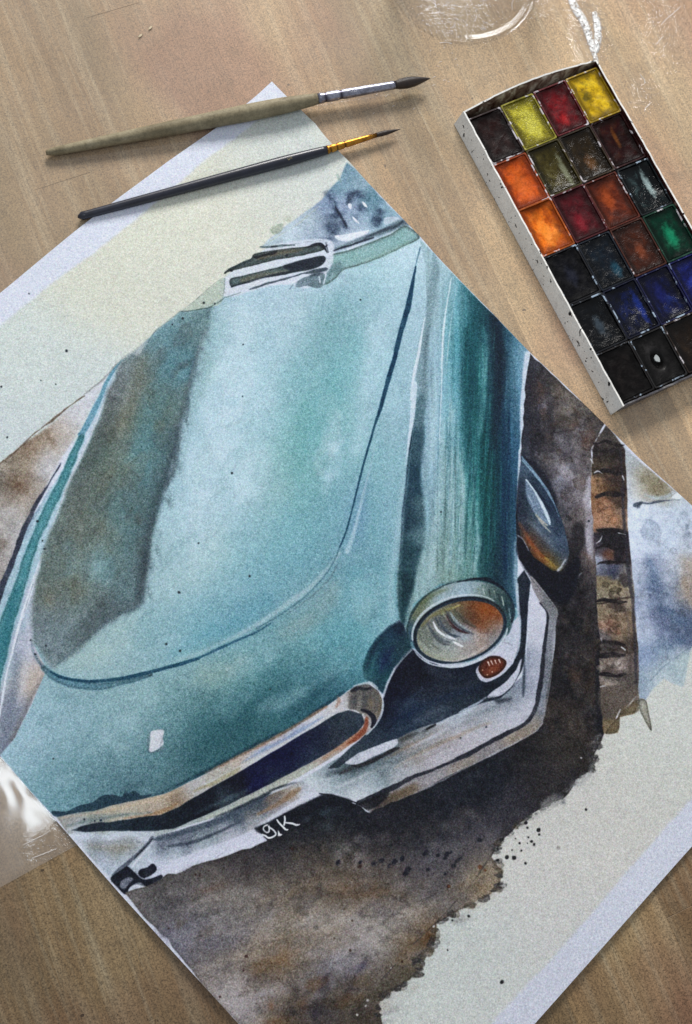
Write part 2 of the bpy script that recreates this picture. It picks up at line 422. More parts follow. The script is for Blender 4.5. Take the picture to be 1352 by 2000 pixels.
# ------------------------------------------------------------------ the painting: washes and strokes, back to front
def paint_picture(K):
    W, F, L, Db = K.wash, K.field, K.line, K.dab
    rs0 = K.rs
    navy, ink, slate = (22, 30, 52), (14, 20, 38), (62, 78, 98)
    white, lav = (214, 220, 236), (196, 202, 220)
    # bare sheet (bluish white) and the two cream areas
    K.c[:] = (216, 222, 238)
    K.c -= np.clip(np.arange(K.h)[:, None, None] / K.h - .45, 0, 1) * np.array([26, 30, 34], np.float32)  # bare paper darker towards the bottom: light falloff put into its colour
    F([(-300, 640), (-480, 1020), (-360, 1260), (0, 960), (300, 760), (440, 620), (700, 420), (720, 330), (676, 300), (640, 262), (604, 222), (560, 205),
       (500, 240), (388, 325), (288, 412), (185, 495), (96, 556), (0, 638), (-160, 765)],
      [(-200, 900, 204, 212, 208), (60, 700, 206, 216, 213), (200, 560, 214, 217, 204), (300, 480, 215, 218, 204), (420, 400, 214, 216, 202),
       (550, 300, 208, 214, 209), (640, 300, 204, 212, 210), (500, 450, 212, 214, 202), (150, 760, 203, 214, 214), (30, 850, 200, 211, 214),
       (350, 560, 212, 215, 204), (550, 400, 206, 212, 208)], soft=2.5, wob=1.2, sig=70, mott=1.5, sm=False)
    F([(1400, 1500), (1500, 1370), (1640, 1290), (1420, 1180), (1340, 1240), (1100, 1400), (700, 1900), (690, 2080), (780, 2240), (958, 2000), (1100, 1842), (1240, 1684), (1352, 1556)],
      [(1300, 1400, 208, 212, 208), (1250, 1500, 206, 208, 202), (1150, 1600, 206, 206, 202), (1050, 1700, 206, 206, 202), (900, 1850, 202, 208, 205),
       (800, 1980, 202, 208, 204), (950, 1950, 202, 206, 204), (1100, 1820, 204, 205, 204), (1200, 1650, 206, 205, 201), (760, 2120, 202, 204, 202)],
      soft=2.5, wob=1.2, sig=70, mott=1.5, sm=False)
    # cream paper kept bare by the brush at the top corner
    W([(600, 226), (640, 262), (668, 300), (684, 322), (664, 348), (646, 360), (640, 320), (610, 270)], (212, 218, 212), .9, 2, 1.6)
    K.sat = 0.75
    # --- tan wash, far left
    F([(-60, 960), (0, 905), (50, 866), (100, 827), (160, 776), (212, 732), (160, 830), (128, 880), (100, 935), (70, 985), (48, 1035), (26, 1085), (0, 1146), (-80, 1300), (-260, 1240)],
      [(0, 930, 150, 140, 128), (30, 905, 160, 145, 125), (60, 880, 152, 128, 104), (90, 850, 156, 134, 112), (120, 830, 186, 178, 172), (150, 810, 204, 208, 218),
       (110, 880, 190, 186, 184), (95, 905, 200, 200, 206), (40, 950, 134, 108, 84), (20, 985, 168, 158, 148), (60, 960, 172, 164, 158), (20, 1020, 176, 172, 172), (5, 1060, 150, 142, 134),
       (30, 1060, 192, 194, 202), (190, 760, 206, 212, 224), (-60, 1050, 150, 140, 130), (-150, 1150, 160, 150, 140)], soft=1.5, sig=17, mott=9, wob=1.5, sm=False)
    Db(38, 948, 26, 12, 30, (122, 84, 54), .5); Db(4, 1062, 14, 14, 0, (120, 100, 84), .5); Db(100, 862, 26, 8, 60, (140, 110, 84), .5)
    Db(14, 1000, 30, 9, -20, (205, 205, 210), .5)
    L([(-40, 940), (0, 906), (30, 882), (62, 850), (100, 822), (140, 790), (165, 772)], [2, 2.5, 2, 3, 2], (104, 78, 58), .75, .8, 1.2)
    L([(165, 772), (200, 742), (236, 704)], [1.2, 1.2], (110, 110, 112), .5, .8, 1)
    K.sat = 0.95
    # --- left wing
    F([(237, 702), (207, 742), (165, 830), (118, 922), (78, 985), (50, 1035), (24, 1090), (0, 1150), (-120, 1480), (0, 1480), (30, 1440), (60, 1380), (92, 1308), (64, 1250), (70, 1150), (100, 1050), (150, 920), (190, 840), (243, 712)],
      [(225, 720, 176, 204, 222), (150, 900, 190, 208, 226), (100, 1000, 176, 204, 220), (60, 1100, 168, 198, 214), (20, 1200, 160, 190, 208), (0, 1300, 160, 186, 204),
       (80, 1180, 188, 194, 212), (50, 1260, 178, 184, 202), (62, 1330, 196, 184, 176), (28, 1390, 140, 148, 166), (15, 1440, 132, 142, 158), (-60, 1350, 150, 160, 176)], soft=1., sig=22, mott=3, sm=False)
    L([(237, 704), (222, 724), (207, 749), (196, 775), (185, 800), (172, 826), (158, 850)], [3, 7, 9, 11, 12], (92, 148, 172), .9, 1, .7)
    L([(160, 850), (145, 885), (122, 938), (106, 972), (92, 1000), (70, 1050), (53, 1094), (38, 1146), (25, 1184), (10, 1228), (0, 1280), (-16, 1340), (-40, 1420)], [12, 15, 17, 18, 19, 22, 25, 27, 30, 34], (72, 146, 158), .93, 1.2, 1, rim=.5)
    L([(34, 1150), (20, 1200), (6, 1260), (-6, 1300)], [8, 14, 16], (34, 112, 130), .55, 4, 1)
    L([(120, 905), (100, 938), (84, 962), (68, 988), (48, 1034), (30, 1080), (12, 1124), (0, 1158), (-30, 1240)], [2, 4, 6, 9, 11, 12, 13, 14, 15], (46, 54, 76), .88, 1.1, 1)
    L([(100, 950), (86, 975), (66, 1012), (50, 1050)], [2, 3, 3], (100, 124, 150), .6, 1.5, 1)
    L([(240, 712), (222, 745), (200, 800), (178, 856), (158, 900), (140, 938), (116, 1004), (90, 1072), (67, 1131), (45, 1198), (30, 1249), (12, 1323), (2, 1380), (-12, 1450)], [3, 7, 10, 10, 8, 6, 4.5, 4], (222, 230, 244), .95, .9, .5)
    L([(66, 1140), (52, 1182), (40, 1222), (22, 1290), (12, 1330)], 1.4, (90, 104, 124), .6, .8, .4)
    L([(36, 1270), (30, 1330), (18, 1400), (6, 1460)], [8, 18, 22, 18], (118, 130, 150), .6, 4, 1)
    L([(52, 1210), (60, 1270), (46, 1330), (34, 1380)], [5, 8, 6], (206, 208, 220), .5, 3, 1)
    L([(88, 1320), (70, 1345), (48, 1390), (24, 1450)], [5, 7, 8, 9], (104, 100, 102), .55, 3, 1)
    K.sat = .86; K.tint = np.array([4, 6, 8], np.float32)
    # --- bonnet and wing: one big field
    hood = [(237, 704), (262, 688), (312, 640), (352, 609), (390, 603), (420, 590), (440, 578), (500, 560), (560, 556), (640, 540), (735, 505), (820, 466), (850, 500), (900, 552), (960, 612), (1030, 684),
            (1034, 700), (1024, 800), (1016, 880), (1012, 950), (1011, 1050), (1010, 1130), (1016, 1220), (1000, 1290), (900, 1300), (806, 1266), (781, 1211), (735, 1250), (709, 1300), (720, 1335), (690, 1342), (620, 1394),
            (548, 1438), (474, 1476), (400, 1512), (322, 1552), (259, 1566), (185, 1585), (106, 1592), (60, 1545), (0, 1474), (30, 1440), (60, 1380), (92, 1308), (66, 1260), (64, 1210), (72, 1130), (90, 1060), (112, 1005), (145, 925), (180, 850)]
    F(hood, [
        (420, 640, 150, 184, 194), (500, 600, 166, 198, 212), (570, 590, 172, 200, 216), (640, 570, 170, 200, 214), (740, 540, 156, 196, 206), (790, 500, 184, 212, 226),
        (400, 720, 160, 196, 208), (450, 700, 164, 200, 212), (520, 680, 160, 198, 212), (580, 650, 152, 190, 202), (640, 630, 128, 174, 184), (700, 610, 140, 182, 194), (760, 620, 164, 200, 214),
        (400, 800, 164, 200, 214), (470, 800, 168, 206, 222), (540, 770, 150, 192, 202), (600, 740, 122, 178, 186), (660, 710, 118, 174, 182), (700, 700, 132, 182, 190), (740, 690, 158, 198, 210),
        (370, 900, 168, 202, 216), (430, 900, 172, 208, 224), (500, 880, 150, 194, 200), (570, 850, 126, 182, 186), (620, 810, 108, 172, 176), (680, 800, 126, 180, 186), (720, 790, 150, 192, 204),
        (350, 1000, 158, 194, 206), (420, 980, 164, 202, 218), (490, 960, 160, 196, 206), (550, 950, 132, 182, 186), (590, 920, 108, 168, 168), (650, 900, 128, 180, 190), (690, 880, 128, 180, 190),
        (320, 1090, 152, 188, 196), (390, 1070, 148, 188, 196), (460, 1050, 136, 184, 196), (530, 1040, 132, 182, 192), (600, 1030, 110, 170, 180), (650, 1000, 114, 170, 182),
        (320, 1160, 158, 192, 200), (400, 1150, 146, 188, 200), (470, 1130, 130, 180, 192), (540, 1120, 112, 168, 184), (600, 1100, 100, 160, 176),
        (250, 1230, 148, 182, 188), (320, 1230, 144, 184, 194), (380, 1230, 110, 172, 186), (440, 1210, 104, 160, 178), (500, 1190, 96, 154, 174),
        (190, 1290, 150, 180, 184), (260, 1290, 140, 178, 186), (320, 1280, 120, 168, 180),
        # below the crease
        (120, 1360, 142, 180, 190), (60, 1420, 150, 186, 202), (100, 1450, 128, 168, 180), (30, 1470, 150, 186, 202), (180, 1380, 128, 170, 180), (180, 1450, 116, 158, 168), (120, 1520, 112, 156, 166), (90, 1560, 102, 150, 164),
        (250, 1350, 146, 182, 188), (250, 1420, 118, 160, 170), (250, 1490, 104, 146, 154), (180, 1540, 90, 136, 148), (240, 1545, 76, 118, 134), (320, 1350, 128, 168, 172), (340, 1420, 92, 140, 148), (330, 1480, 84, 130, 140), (330, 1530, 76, 118, 128),
        (400, 1320, 132, 166, 166), (420, 1380, 72, 130, 138), (420, 1430, 48, 106, 116), (400, 1485, 44, 100, 110), (480, 1270, 120, 166, 172), (500, 1330, 84, 146, 154), (500, 1400, 56, 118, 126), (500, 1445, 36, 92, 104),
        (560, 1220, 120, 166, 172), (580, 1290, 96, 154, 162), (570, 1360, 62, 126, 138), (590, 1395, 34, 92, 108), (630, 1160, 124, 160, 168), (650, 1240, 96, 164, 176), (640, 1310, 66, 132, 148), (650, 1350, 36, 90, 110),
        (690, 1090, 110, 156, 174), (700, 1160, 92, 158, 172), (700, 1230, 100, 164, 176), (690, 1290, 84, 150, 164), (740, 1000, 120, 170, 184), (740, 1080, 106, 162, 176), (750, 1160, 104, 162, 172), (750, 1215, 130, 176, 190),
        (770, 760, 152, 190, 206), (780, 840, 140, 180, 196), (760, 900, 128, 178, 190), (770, 960, 132, 178, 192), (700, 1000, 112, 160, 184),
        (810, 560, 164, 198, 212), (810, 640, 156, 190, 206)],
      soft=1., sig=38, wob=.6, mott=3.4, sm=False)
    # soft blooms and brushed greens on the bonnet
    for (p, w, c, a, sf) in [
        ([(660, 580), (640, 640), (625, 690)], [50, 70, 60], (120, 170, 180), .5, 16), ([(690, 660), (660, 740), (620, 830), (585, 930)], [50, 60, 50, 20], (104, 172, 180), .35, 12),
        ([(600, 790), (588, 860), (576, 930)], [22, 28, 10], (98, 164, 164), .4, 6), ([(655, 740), (645, 800), (620, 850)], [34, 38, 24], (96, 166, 170), .3, 8),
        ([(505, 740), (500, 850), (470, 960), (430, 1060)], [40, 60, 60, 30], (180, 212, 226), .45, 18), ([(668, 860), (650, 920), (636, 960)], [14, 22, 12], (172, 206, 222), .55, 6),
        ([(600, 950), (560, 1040), (520, 1090)], [30, 50, 30], (104, 168, 180), .35, 14), ([(530, 1165), (470, 1210), (390, 1250), (330, 1275)], [16, 26, 24, 10], (78, 150, 172), .4, 9),
        ([(430, 1040), (400, 1110), (350, 1150)], [50, 60, 40], (150, 190, 188), .35, 14), ([(400, 880), (380, 960), (360, 1020)], [30, 40, 30], (182, 210, 224), .4, 10),
        ([(660, 1150), (620, 1200), (560, 1240)], [20, 36, 30], (140, 158, 154), .35, 9), ([(400, 1320), (440, 1315), (480, 1290)], [26, 36, 20], (148, 168, 150), .3, 12),
        ([(560, 1290), (520, 1350), (440, 1400), (380, 1440)], [40, 44, 50, 30], (40, 104, 116), .35, 14), ([(690, 1120), (705, 1180), (690, 1260)], [30, 50, 40], (86, 160, 172), .4, 12),
        ([(715, 940), (705, 1000), (690, 1060)], [16, 26, 24], (92, 140, 176), .45, 7), ([(740, 880), (735, 960), (730, 1060)], [20, 30, 26], (112, 170, 180), .4, 9)]:
        L(p, w, c, a, sf, 3, gran=.3)
    for k in range(26):
        x, y = 300 + K.rs.rand() * 420, 600 + K.rs.rand() * 600
        if x > 760 - (y - 600) * .25: continue
        Db(x, y, 14 + K.rs.rand() * 26, 10 + K.rs.rand() * 14, 100 + K.rs.rand() * 20, (184, 212, 222) if K.rs.rand() > .45 else (112, 170, 176), .16, .4)
    for q, w, c, a, sf in [([(470, 620), (450, 760), (420, 900), (390, 1020), (370, 1120)], [60, 90, 100, 80, 40], (190, 214, 226), .6, 26), ([(760, 560), (735, 680), (715, 800), (690, 900)], [20, 34, 30, 16], (176, 208, 224), .45, 9), ([(70, 1440), (110, 1420), (160, 1400)], [50, 60, 40], (164, 196, 210), .4, 16),
                           ([(140, 1290), (200, 1280), (260, 1250)], [14, 24, 20], (172, 200, 200), .35, 6), ([(560, 1340), (500, 1390), (430, 1440), (360, 1490)], [20, 34, 34, 20], (34, 92, 104), .4, 10), ([(650, 1330), (600, 1370), (560, 1396)], [14, 20, 10], (22, 74, 92), .45, 6)]:
        L(q, w, c, a, sf, 3, gran=.3)
    hb = [(430, 600), (800, 520), (740, 760), (660, 1060), (560, 1180), (300, 1290), (180, 1320), (290, 1180), (330, 960), (390, 700)]
    blooms(K, hb, 60, 10, 34, [(184, 210, 222), (118, 172, 182), (140, 186, 194), (104, 160, 168)], .14, 2.2, 108, .12, 3., 3)
    blooms(K, [(110, 1350), (340, 1320), (640, 1130), (740, 1050), (750, 1200), (690, 1320), (330, 1530), (120, 1570), (30, 1470)], 50, 10, 32, [(176, 204, 214), (84, 140, 150), (60, 120, 132), (120, 168, 172)], .15, 2.4, -28, .12, 3., 3)
    for q, a in [([(640, 800), (668, 812), (664, 860), (640, 900), (618, 930), (612, 900), (630, 850)], .28), ([(560, 560), (600, 568), (590, 620), (556, 640), (540, 600)], .2), ([(470, 900), (520, 880), (528, 940), (490, 990), (458, 960)], .22), ([(690, 1140), (730, 1120), (742, 1180), (716, 1230), (688, 1200)], .18), ([(210, 1400), (262, 1390), (270, 1440), (226, 1470), (196, 1440)], .2)]:
        W(q, (186, 214, 224), a, 4, 3, gran=.5, rim=.25)
    K.sat = 0.85; K.tint = np.array([8, 17, 18], np.float32)
    # shadow band down the left side of the bonnet
    shade = [(238, 706), (262, 688), (312, 640), (352, 609), (380, 606), (414, 596), (404, 640), (388, 680), (374, 740), (364, 790), (352, 850), (338, 905), (322, 955), (306, 1010), (294, 1060),
             (284, 1110), (280, 1160), (272, 1190), (240, 1200), (216, 1212), (190, 1236), (160, 1266), (128, 1290), (100, 1308), (84, 1290), (68, 1256), (64, 1210), (72, 1130), (90, 1060), (112, 1005), (145, 925), (180, 850)]
    F(shade, [(330, 650, 96, 130, 142), (380, 620, 104, 134, 140), (390, 640, 88, 112, 118), (300, 700, 96, 122, 128), (350, 720, 84, 126, 140), (255, 720, 112, 118, 122), (235, 760, 104, 104, 108), (280, 760, 104, 112, 104),
              (320, 790, 92, 120, 118), (360, 780, 92, 116, 124), (205, 820, 94, 98, 98), (250, 830, 104, 108, 96), (300, 840, 84, 122, 122), (345, 850, 72, 86, 94), (180, 880, 84, 96, 92), (230, 900, 100, 108, 96), (280, 900, 88, 128, 132), (320, 930, 84, 108, 114),
              (150, 950, 92, 102, 100), (200, 960, 104, 108, 96), (240, 970, 96, 128, 130), (290, 970, 78, 112, 116), (125, 1020, 100, 108, 104), (170, 1040, 110, 110, 98), (220, 1040, 98, 122, 120), (270, 1040, 78, 98, 102),
              (110, 1090, 96, 108, 106), (150, 1110, 112, 116, 104), (190, 1100, 112, 144, 150), (240, 1110, 92, 116, 120), (265, 1130, 84, 96, 104), (95, 1160, 98, 104, 98), (150, 1170, 116, 120, 108), (200, 1170, 100, 112, 114), (255, 1180, 88, 112, 122),
              (80, 1220, 112, 118, 124), (120, 1215, 116, 132, 140), (170, 1210, 88, 100, 106), (100, 1270, 112, 124, 134), (140, 1250, 104, 114, 118), (200, 1200, 84, 96, 102), (100, 1300, 110, 122, 126)],
      soft=2.6, sig=24, wob=2.2, mott=5, sm=False)
    L([(412, 600), (400, 650), (386, 700), (368, 770), (350, 850), (326, 925), (306, 985), (286, 1060), (278, 1130), (274, 1176)], [4, 7, 9, 12, 12, 16, 18, 20, 20], (52, 62, 74), .62, 4, 1.6)
    L([(404, 640), (384, 700), (364, 770)], [3, 5, 3], (96, 92, 100), .5, 1.8, 1.2)
    L([(330, 830), (312, 900), (300, 950), (284, 1000), (270, 1060), (262, 1110)], [6, 12, 16, 20, 26, 28], (72, 86, 96), .45, 7, 2)
    L([(268, 1178), (226, 1190), (190, 1212), (160, 1236), (140, 1250)], [16, 24, 30, 26, 18], (84, 92, 98), .5, 7, 2)
    Db(96, 1170, 20, 12, 80, (132, 108, 80), .4); Db(150, 1150, 22, 14, 90, (140, 122, 92), .35); Db(195, 1035, 26, 18, 90, (118, 106, 90), .4); Db(182, 1112, 24, 20, 20, (128, 164, 172), .4)
    L([(222, 790), (200, 840), (176, 900), (152, 960)], [8, 14, 16, 12], (84, 86, 84), .4, 5, 2)
    L([(262, 710), (246, 780), (230, 850)], [6, 12, 8], (150, 156, 152), .35, 4, 2)
    L([(405, 630), (396, 680), (404, 720), (386, 790)], [10, 14, 26, 14], (164, 192, 186), .35, 6, 3)
    K.sat = 0.95
    K.tint = np.zeros(3, np.float32)
    for q, w, c, a, sf in [([(418, 606), (404, 680), (396, 720), (380, 790), (362, 860), (346, 920), (326, 990)], [10, 22, 30, 18, 16, 16, 12], (134, 172, 182), .55, 6), ([(345, 650), (325, 720), (300, 790), (286, 860), (268, 930), (246, 1000)], [24, 40, 50, 46, 40, 30], (84, 134, 148), .42, 9),
                           ([(284, 700), (262, 770), (240, 840), (215, 910)], [16, 24, 24, 16], (118, 122, 106), .4, 7), ([(250, 1040), (225, 1090), (205, 1130)], [30, 36, 26], (104, 144, 152), .4, 8), ([(180, 930), (150, 1000), (130, 1080), (112, 1150)], [16, 20, 20, 16], (110, 118, 112), .35, 6),
                           ([(372, 780), (352, 860), (334, 930), (318, 975)], [4, 7, 8, 5], (62, 80, 92), .6, 2.5), ([(300, 1035), (286, 1090), (276, 1150)], [5, 9, 9], (66, 80, 90), .5, 4), ([(120, 1290), (150, 1262), (190, 1228), (236, 1196), (266, 1184)], [8, 12, 14, 10, 8], (74, 88, 98), .5, 4)]:
        L(q, w, c, a, sf, 2.5, gran=.35)
    sb = [(250, 720), (312, 650), (352, 616), (405, 608), (380, 700), (346, 850), (310, 960), (284, 1060), (272, 1170), (180, 1220), (110, 1290), (78, 1230), (90, 1090), (150, 930), (200, 820)]
    blooms(K, sb, 70, 8, 26, [(96, 134, 142), (88, 100, 102), (128, 128, 110), (74, 88, 96), (120, 150, 154), (108, 116, 104)], .22, 2.2, 106, .2, 2.5, 3)
    for i in range(26):
        t = rs0.rand(); x, y = 410 - 130 * t, 620 + 540 * t
        L([(x, y), (x + 4 + 7 * rs0.rand(), y + 14 + 20 * rs0.rand())], [6 + 6 * rs0.rand(), 2], (88, 112, 122), .3, 2.5, 2, gran=.5, dry=.2)
    # edge of the shadow: crisp at the nose
    L([(277, 1184), (258, 1190), (238, 1196), (220, 1206), (200, 1222), (176, 1244), (150, 1266), (128, 1284), (106, 1302)], [2, 2, 3, 2], (90, 116, 130), .55, 1, .6)
    W([(106, 1304), (150, 1272), (200, 1232), (240, 1206), (270, 1202), (250, 1240), (200, 1290), (150, 1318)], (160, 190, 190), .35, 6, 2)
    # crease of the bonnet
    L([(61, 1252), (64, 1270), (74, 1290), (92, 1310)], [1.5, 3, 6, 9], (84, 110, 128), .8, 1.2, .6)
    L([(84, 1304), (102, 1320), (124, 1330), (148, 1336), (192, 1340), (240, 1333), (296, 1317)], [9, 14, 16, 16, 13, 9, 5], (86, 138, 160), .8, 1.4, .7, rim=.6)
    L([(100, 1312), (118, 1322), (148, 1328), (192, 1330), (240, 1325), (296, 1312), (351, 1297), (390, 1285)], [3.5, 5, 5.5, 6.5, 6.5, 7, 6, 4], (24, 78, 108), .92, .9, .4)
    L([(351, 1297), (390, 1284), (425, 1268), (470, 1248), (500, 1236), (530, 1218)], [6, 5, 5, 4, 3], (40, 96, 128), .88, .9, .5)
    L([(340, 1292), (390, 1275), (425, 1259), (470, 1238), (510, 1215), (560, 1180), (600, 1152), (640, 1110), (664, 1080)], [2, 4, 5, 7, 8, 10, 9, 7, 6], (178, 204, 214), .62, 1.6, .6)
    L([(500, 1228), (540, 1205), (580, 1178), (612, 1150), (640, 1118), (656, 1090), (664, 1068)], [2, 2, 2.5, 2.5, 3, 2], (66, 112, 132), .65, .9, .5)
    L([(560, 1200), (600, 1172), (640, 1135), (660, 1100)], [2, 3, 3, 2], (96, 124, 138), .55, 1., .5)
    L([(821, 484), (817, 500), (812, 518)], [2.5, 3, 1.5], (58, 104, 130), .8, .8, .3)
    L([(812, 520), (805, 559), (799, 590), (795, 607), (784, 644), (777, 672), (771, 699), (760, 736), (752, 766), (744, 796), (738, 813)], [3, 7.5, 11, 11, 10, 9.5, 9, 9.5, 8.5, 7, 5], (12, 66, 102), .97, .9, .35)
    L([(738, 813), (720, 872), (705, 927), (690, 987), (676, 1038), (664, 1068)], [5.5, 4.5, 4, 4, 3.5, 3], (22, 76, 108), .93, .8, .3)
    L([(733, 868), (725, 905), (712, 955), (700, 1005), (690, 1045), (678, 1078)], [2, 3, 5, 5, 7, 9], (178, 206, 222), .7, 1.2, .4)
    L([(730, 880), (718, 935), (706, 985)], 1.2, (120, 160, 180), .6, .7, .3)
    K.sat = 1.
    K.tint = np.array([0, 2, 2], np.float32); K.sat = .9
    # --- right wing
    F([(818, 466), (850, 500), (900, 552), (960, 612), (1032, 686), (1022, 800), (1014, 880), (1012, 950), (1010, 1130), (1012, 1190), (940, 1140), (860, 1140), (806, 1180), (800, 1250), (781, 1211), (775, 1150), (779, 1090), (786, 1010), (796, 935), (800, 860), (812, 780), (822, 706), (834, 600), (830, 520)],
      [(840, 520, 160, 192, 204), (870, 540, 168, 200, 214), (850, 600, 156, 188, 202), (852, 700, 150, 186, 204), (848, 780, 148, 184, 204), (842, 860, 150, 186, 206), (840, 950, 138, 176, 194), (840, 1020, 120, 160, 176), (838, 1090, 136, 170, 176), (830, 1140, 140, 174, 180),
       (880, 600, 112, 170, 186), (885, 680, 88, 156, 172), (882, 760, 104, 164, 182), (880, 840, 118, 172, 188), (878, 920, 124, 168, 178), (875, 1000, 116, 160, 166), (872, 1080, 122, 158, 156), (870, 1120, 128, 160, 156),
       (905, 590, 78, 142, 158), (915, 660, 34, 116, 128), (918, 740, 20, 96, 112), (922, 820, 36, 108, 120), (922, 900, 66, 140, 148), (920, 980, 84, 148, 150), (918, 1060, 96, 148, 150), (915, 1115, 104, 148, 146),
       (940, 620, 20, 84, 100), (946, 700, 60, 134, 146), (948, 780, 30, 100, 112), (950, 860, 14, 90, 100), (950, 940, 14, 98, 104), (946, 1020, 18, 102, 106), (948, 1090, 26, 86, 96),
       (968, 650, 16, 42, 66), (968, 720, 14, 40, 66), (972, 800, 18, 62, 88), (974, 880, 14, 66, 88), (974, 960, 12, 74, 90), (974, 1040, 18, 64, 84), (976, 1110, 16, 46, 66),
       (995, 680, 44, 98, 124), (995, 740, 56, 112, 138), (994, 820, 36, 88, 120), (993, 900, 22, 76, 112), (992, 980, 16, 66, 100), (990, 1060, 20, 66, 96), (992, 1120, 22, 64, 92),
       (1012, 720, 120, 162, 188), (1010, 800, 76, 124, 156), (1006, 900, 60, 108, 146), (1004, 1000, 52, 98, 132), (1003, 1080, 66, 112, 144), (1006, 1140, 80, 124, 150)],
      soft=1., sig=13, wob=.5, mott=2, sm=False, st=.05, an=.3)
    rs = K.rs
    for i in range(150):      # bristle streaks
        x = 866 + rs.rand() * 132; y = 600 + rs.rand() * 430 if x > 905 else 700 + rs.rand() * 380
        if y < 560 + (x - 905) * 1.05: y += 70
        l = 50 + rs.rand() * 130; l = min(l, 1120 - y)
        dk = rs.rand() > .5
        base = ((10, 66, 84) if dk else (60, 150, 152)) if 905 < x < 985 else ((70, 122, 138) if dk else (158, 194, 204)) if x < 905 else ((14, 44, 84) if dk else (70, 130, 160))
        L([(x, y), (x - l * .012 + rs.randn(), y + l / 2), (x - l * .05, y + l)], [.8, 1.5 + 3.5 * rs.rand(), .8], base, .22 + .3 * rs.rand(), .9, .4, gran=.3)
    for x0, y0, x1, y1, w_, c, a in [(912, 640, 905, 760, 7, (8, 84, 94), .6), (924, 620, 918, 800, 9, (6, 78, 90), .6), (932, 700, 926, 900, 6, (14, 96, 104), .5), (914, 760, 912, 900, 5, (30, 120, 122), .5), (946, 820, 940, 1000, 12, (4, 74, 82), .55), (954, 880, 950, 1100, 10, (6, 80, 84), .6), (962, 760, 958, 960, 8, (10, 66, 80), .55), (936, 900, 930, 1040, 5, (40, 140, 140), .5),
                                       (926, 940, 920, 1080, 4, (130, 186, 186), .5), (906, 800, 902, 960, 4, (120, 180, 186), .5), (968, 900, 966, 1110, 8, (8, 62, 72), .55), (980, 640, 976, 800, 6, (10, 34, 60), .6), (942, 640, 940, 760, 4, (90, 168, 172), .5), (950, 700, 944, 800, 4, (100, 174, 178), .45), (890, 640, 884, 800, 5, (60, 136, 152), .5), (896, 820, 890, 960, 4, (90, 150, 160), .5),
                                       (878, 700, 872, 860, 5, (130, 184, 198), .5), (996, 760, 990, 1000, 5, (12, 56, 96), .5), (988, 1000, 988, 1130, 5, (10, 44, 84), .6), (938, 1040, 936, 1120, 6, (10, 76, 84), .5), (912, 980, 906, 1100, 4, (70, 120, 120), .5)]:
        L([(x0, y0), ((x0 + x1) / 2 + rs.randn() * 1.5, (y0 + y1) / 2), (x1, y1)], [w_ * .4, w_, w_ * .3], c, a, 1.3, .9, gran=.3, dry=.25)
    L([(962, 618), (974, 660), (978, 720), (972, 800), (966, 880)], [6, 20, 24, 18, 8], (14, 34, 60), .6, 4, 1.5)
    L([(905, 560), (925, 600), (925, 680), (916, 780), (910, 880), (922, 960)], [3, 16, 22, 20, 12, 6], (12, 84, 100), .5, 4, 2)
    L([(950, 655), (948, 720), (944, 790), (935, 860)], [5, 9, 10, 4], (96, 166, 172), .5, 2.5, 1)
    L([(985, 800), (984, 900), (982, 1000), (986, 1130)], [6, 8, 8, 8], (14, 50, 92), .5, 2.5, 1)
    for x, a in ((856, .5), (871, .6), (880, .35), (890, .6), (868, .4), (902, .5)):     # scratched pencil-like lines
        L([(x, 870 + 20 * rs.rand()), (x - 1, 980), (x - 3 + 3 * rs.rand(), 1100 + 20 * rs.rand())], [1, 2, 1], (70, 98, 104), a, .7, .4)
    for q, w, a in [([(866, 820), (862, 940), (852, 1040), (838, 1130)], [6, 12, 16, 12], .45), ([(884, 900), (882, 1000), (876, 1110)], [4, 10, 8], .4), ([(905, 880), (904, 980), (900, 1100)], [4, 9, 8], .4), ([(930, 960), (932, 1040), (926, 1120)], [3, 8, 6], .35), ([(850, 720), (848, 820), (842, 900)], [8, 12, 8], .4)]: L(q, w, (176, 206, 214), a, 3, 1.2, gran=.3, dry=.15)
    L([(896, 900), (905, 960), (900, 1050)], [3, 6, 3], (170, 202, 208), .5, 2, .8); L([(930, 1010), (936, 1060), (928, 1110)], [3, 6, 4], (150, 190, 196), .5, 2, .8)
    # white edge and pale stripes
    L([(881, 545), (872, 600), (866, 650), (863, 710), (861, 781), (858, 860)], [2, 3.5, 4, 3.5, 2.5, 1.5], (210, 228, 240), .9, .8, .3)
    L([(892, 560), (882, 620), (874, 690), (872, 730)], [1.5, 2, 2, 1], (176, 208, 220), .7, .8, .3)
    L([(862, 720), (859, 800), (856, 880), (855, 930)], [1.2, 1.5, 2, 1], (70, 122, 144), .7, .8, .3)
    L([(846, 494), (850, 530), (843, 570), (838, 620), (830, 660), (826, 707), (824, 760), (820, 800), (812, 830)], [5, 18, 16, 15, 20, 24, 24, 22, 18], (112, 142, 154), .72, 2.4, .8)
    L([(836, 640), (830, 700), (826, 770)], [3, 5, 4], (84, 110, 126), .6, 1.6, .6)
    F([(814, 790), (832, 770), (830, 842), (822, 916), (824, 960), (830, 1016), (828, 1064), (816, 1109), (806, 1160), (796, 1196), (788, 1225), (780, 1205), (776, 1150), (780, 1083), (786, 1009), (795, 935), (801, 861)],
      [(820, 800, 84, 120, 136), (815, 870, 54, 92, 112), (808, 940, 34, 74, 98), (800, 1010, 24, 60, 84), (825, 1000, 70, 106, 120), (825, 1050, 86, 124, 136), (795, 1080, 26, 66, 84), (812, 1090, 50, 92, 106), (790, 1150, 22, 62, 76), (788, 1200, 26, 70, 84)],
      soft=3.2, sig=14, wob=1, mott=3)
    L([(806, 830), (799, 890), (792, 960), (786, 1010), (782, 1080)], [2, 3, 4, 3, 2], (14, 46, 70), .8, 1, .4)
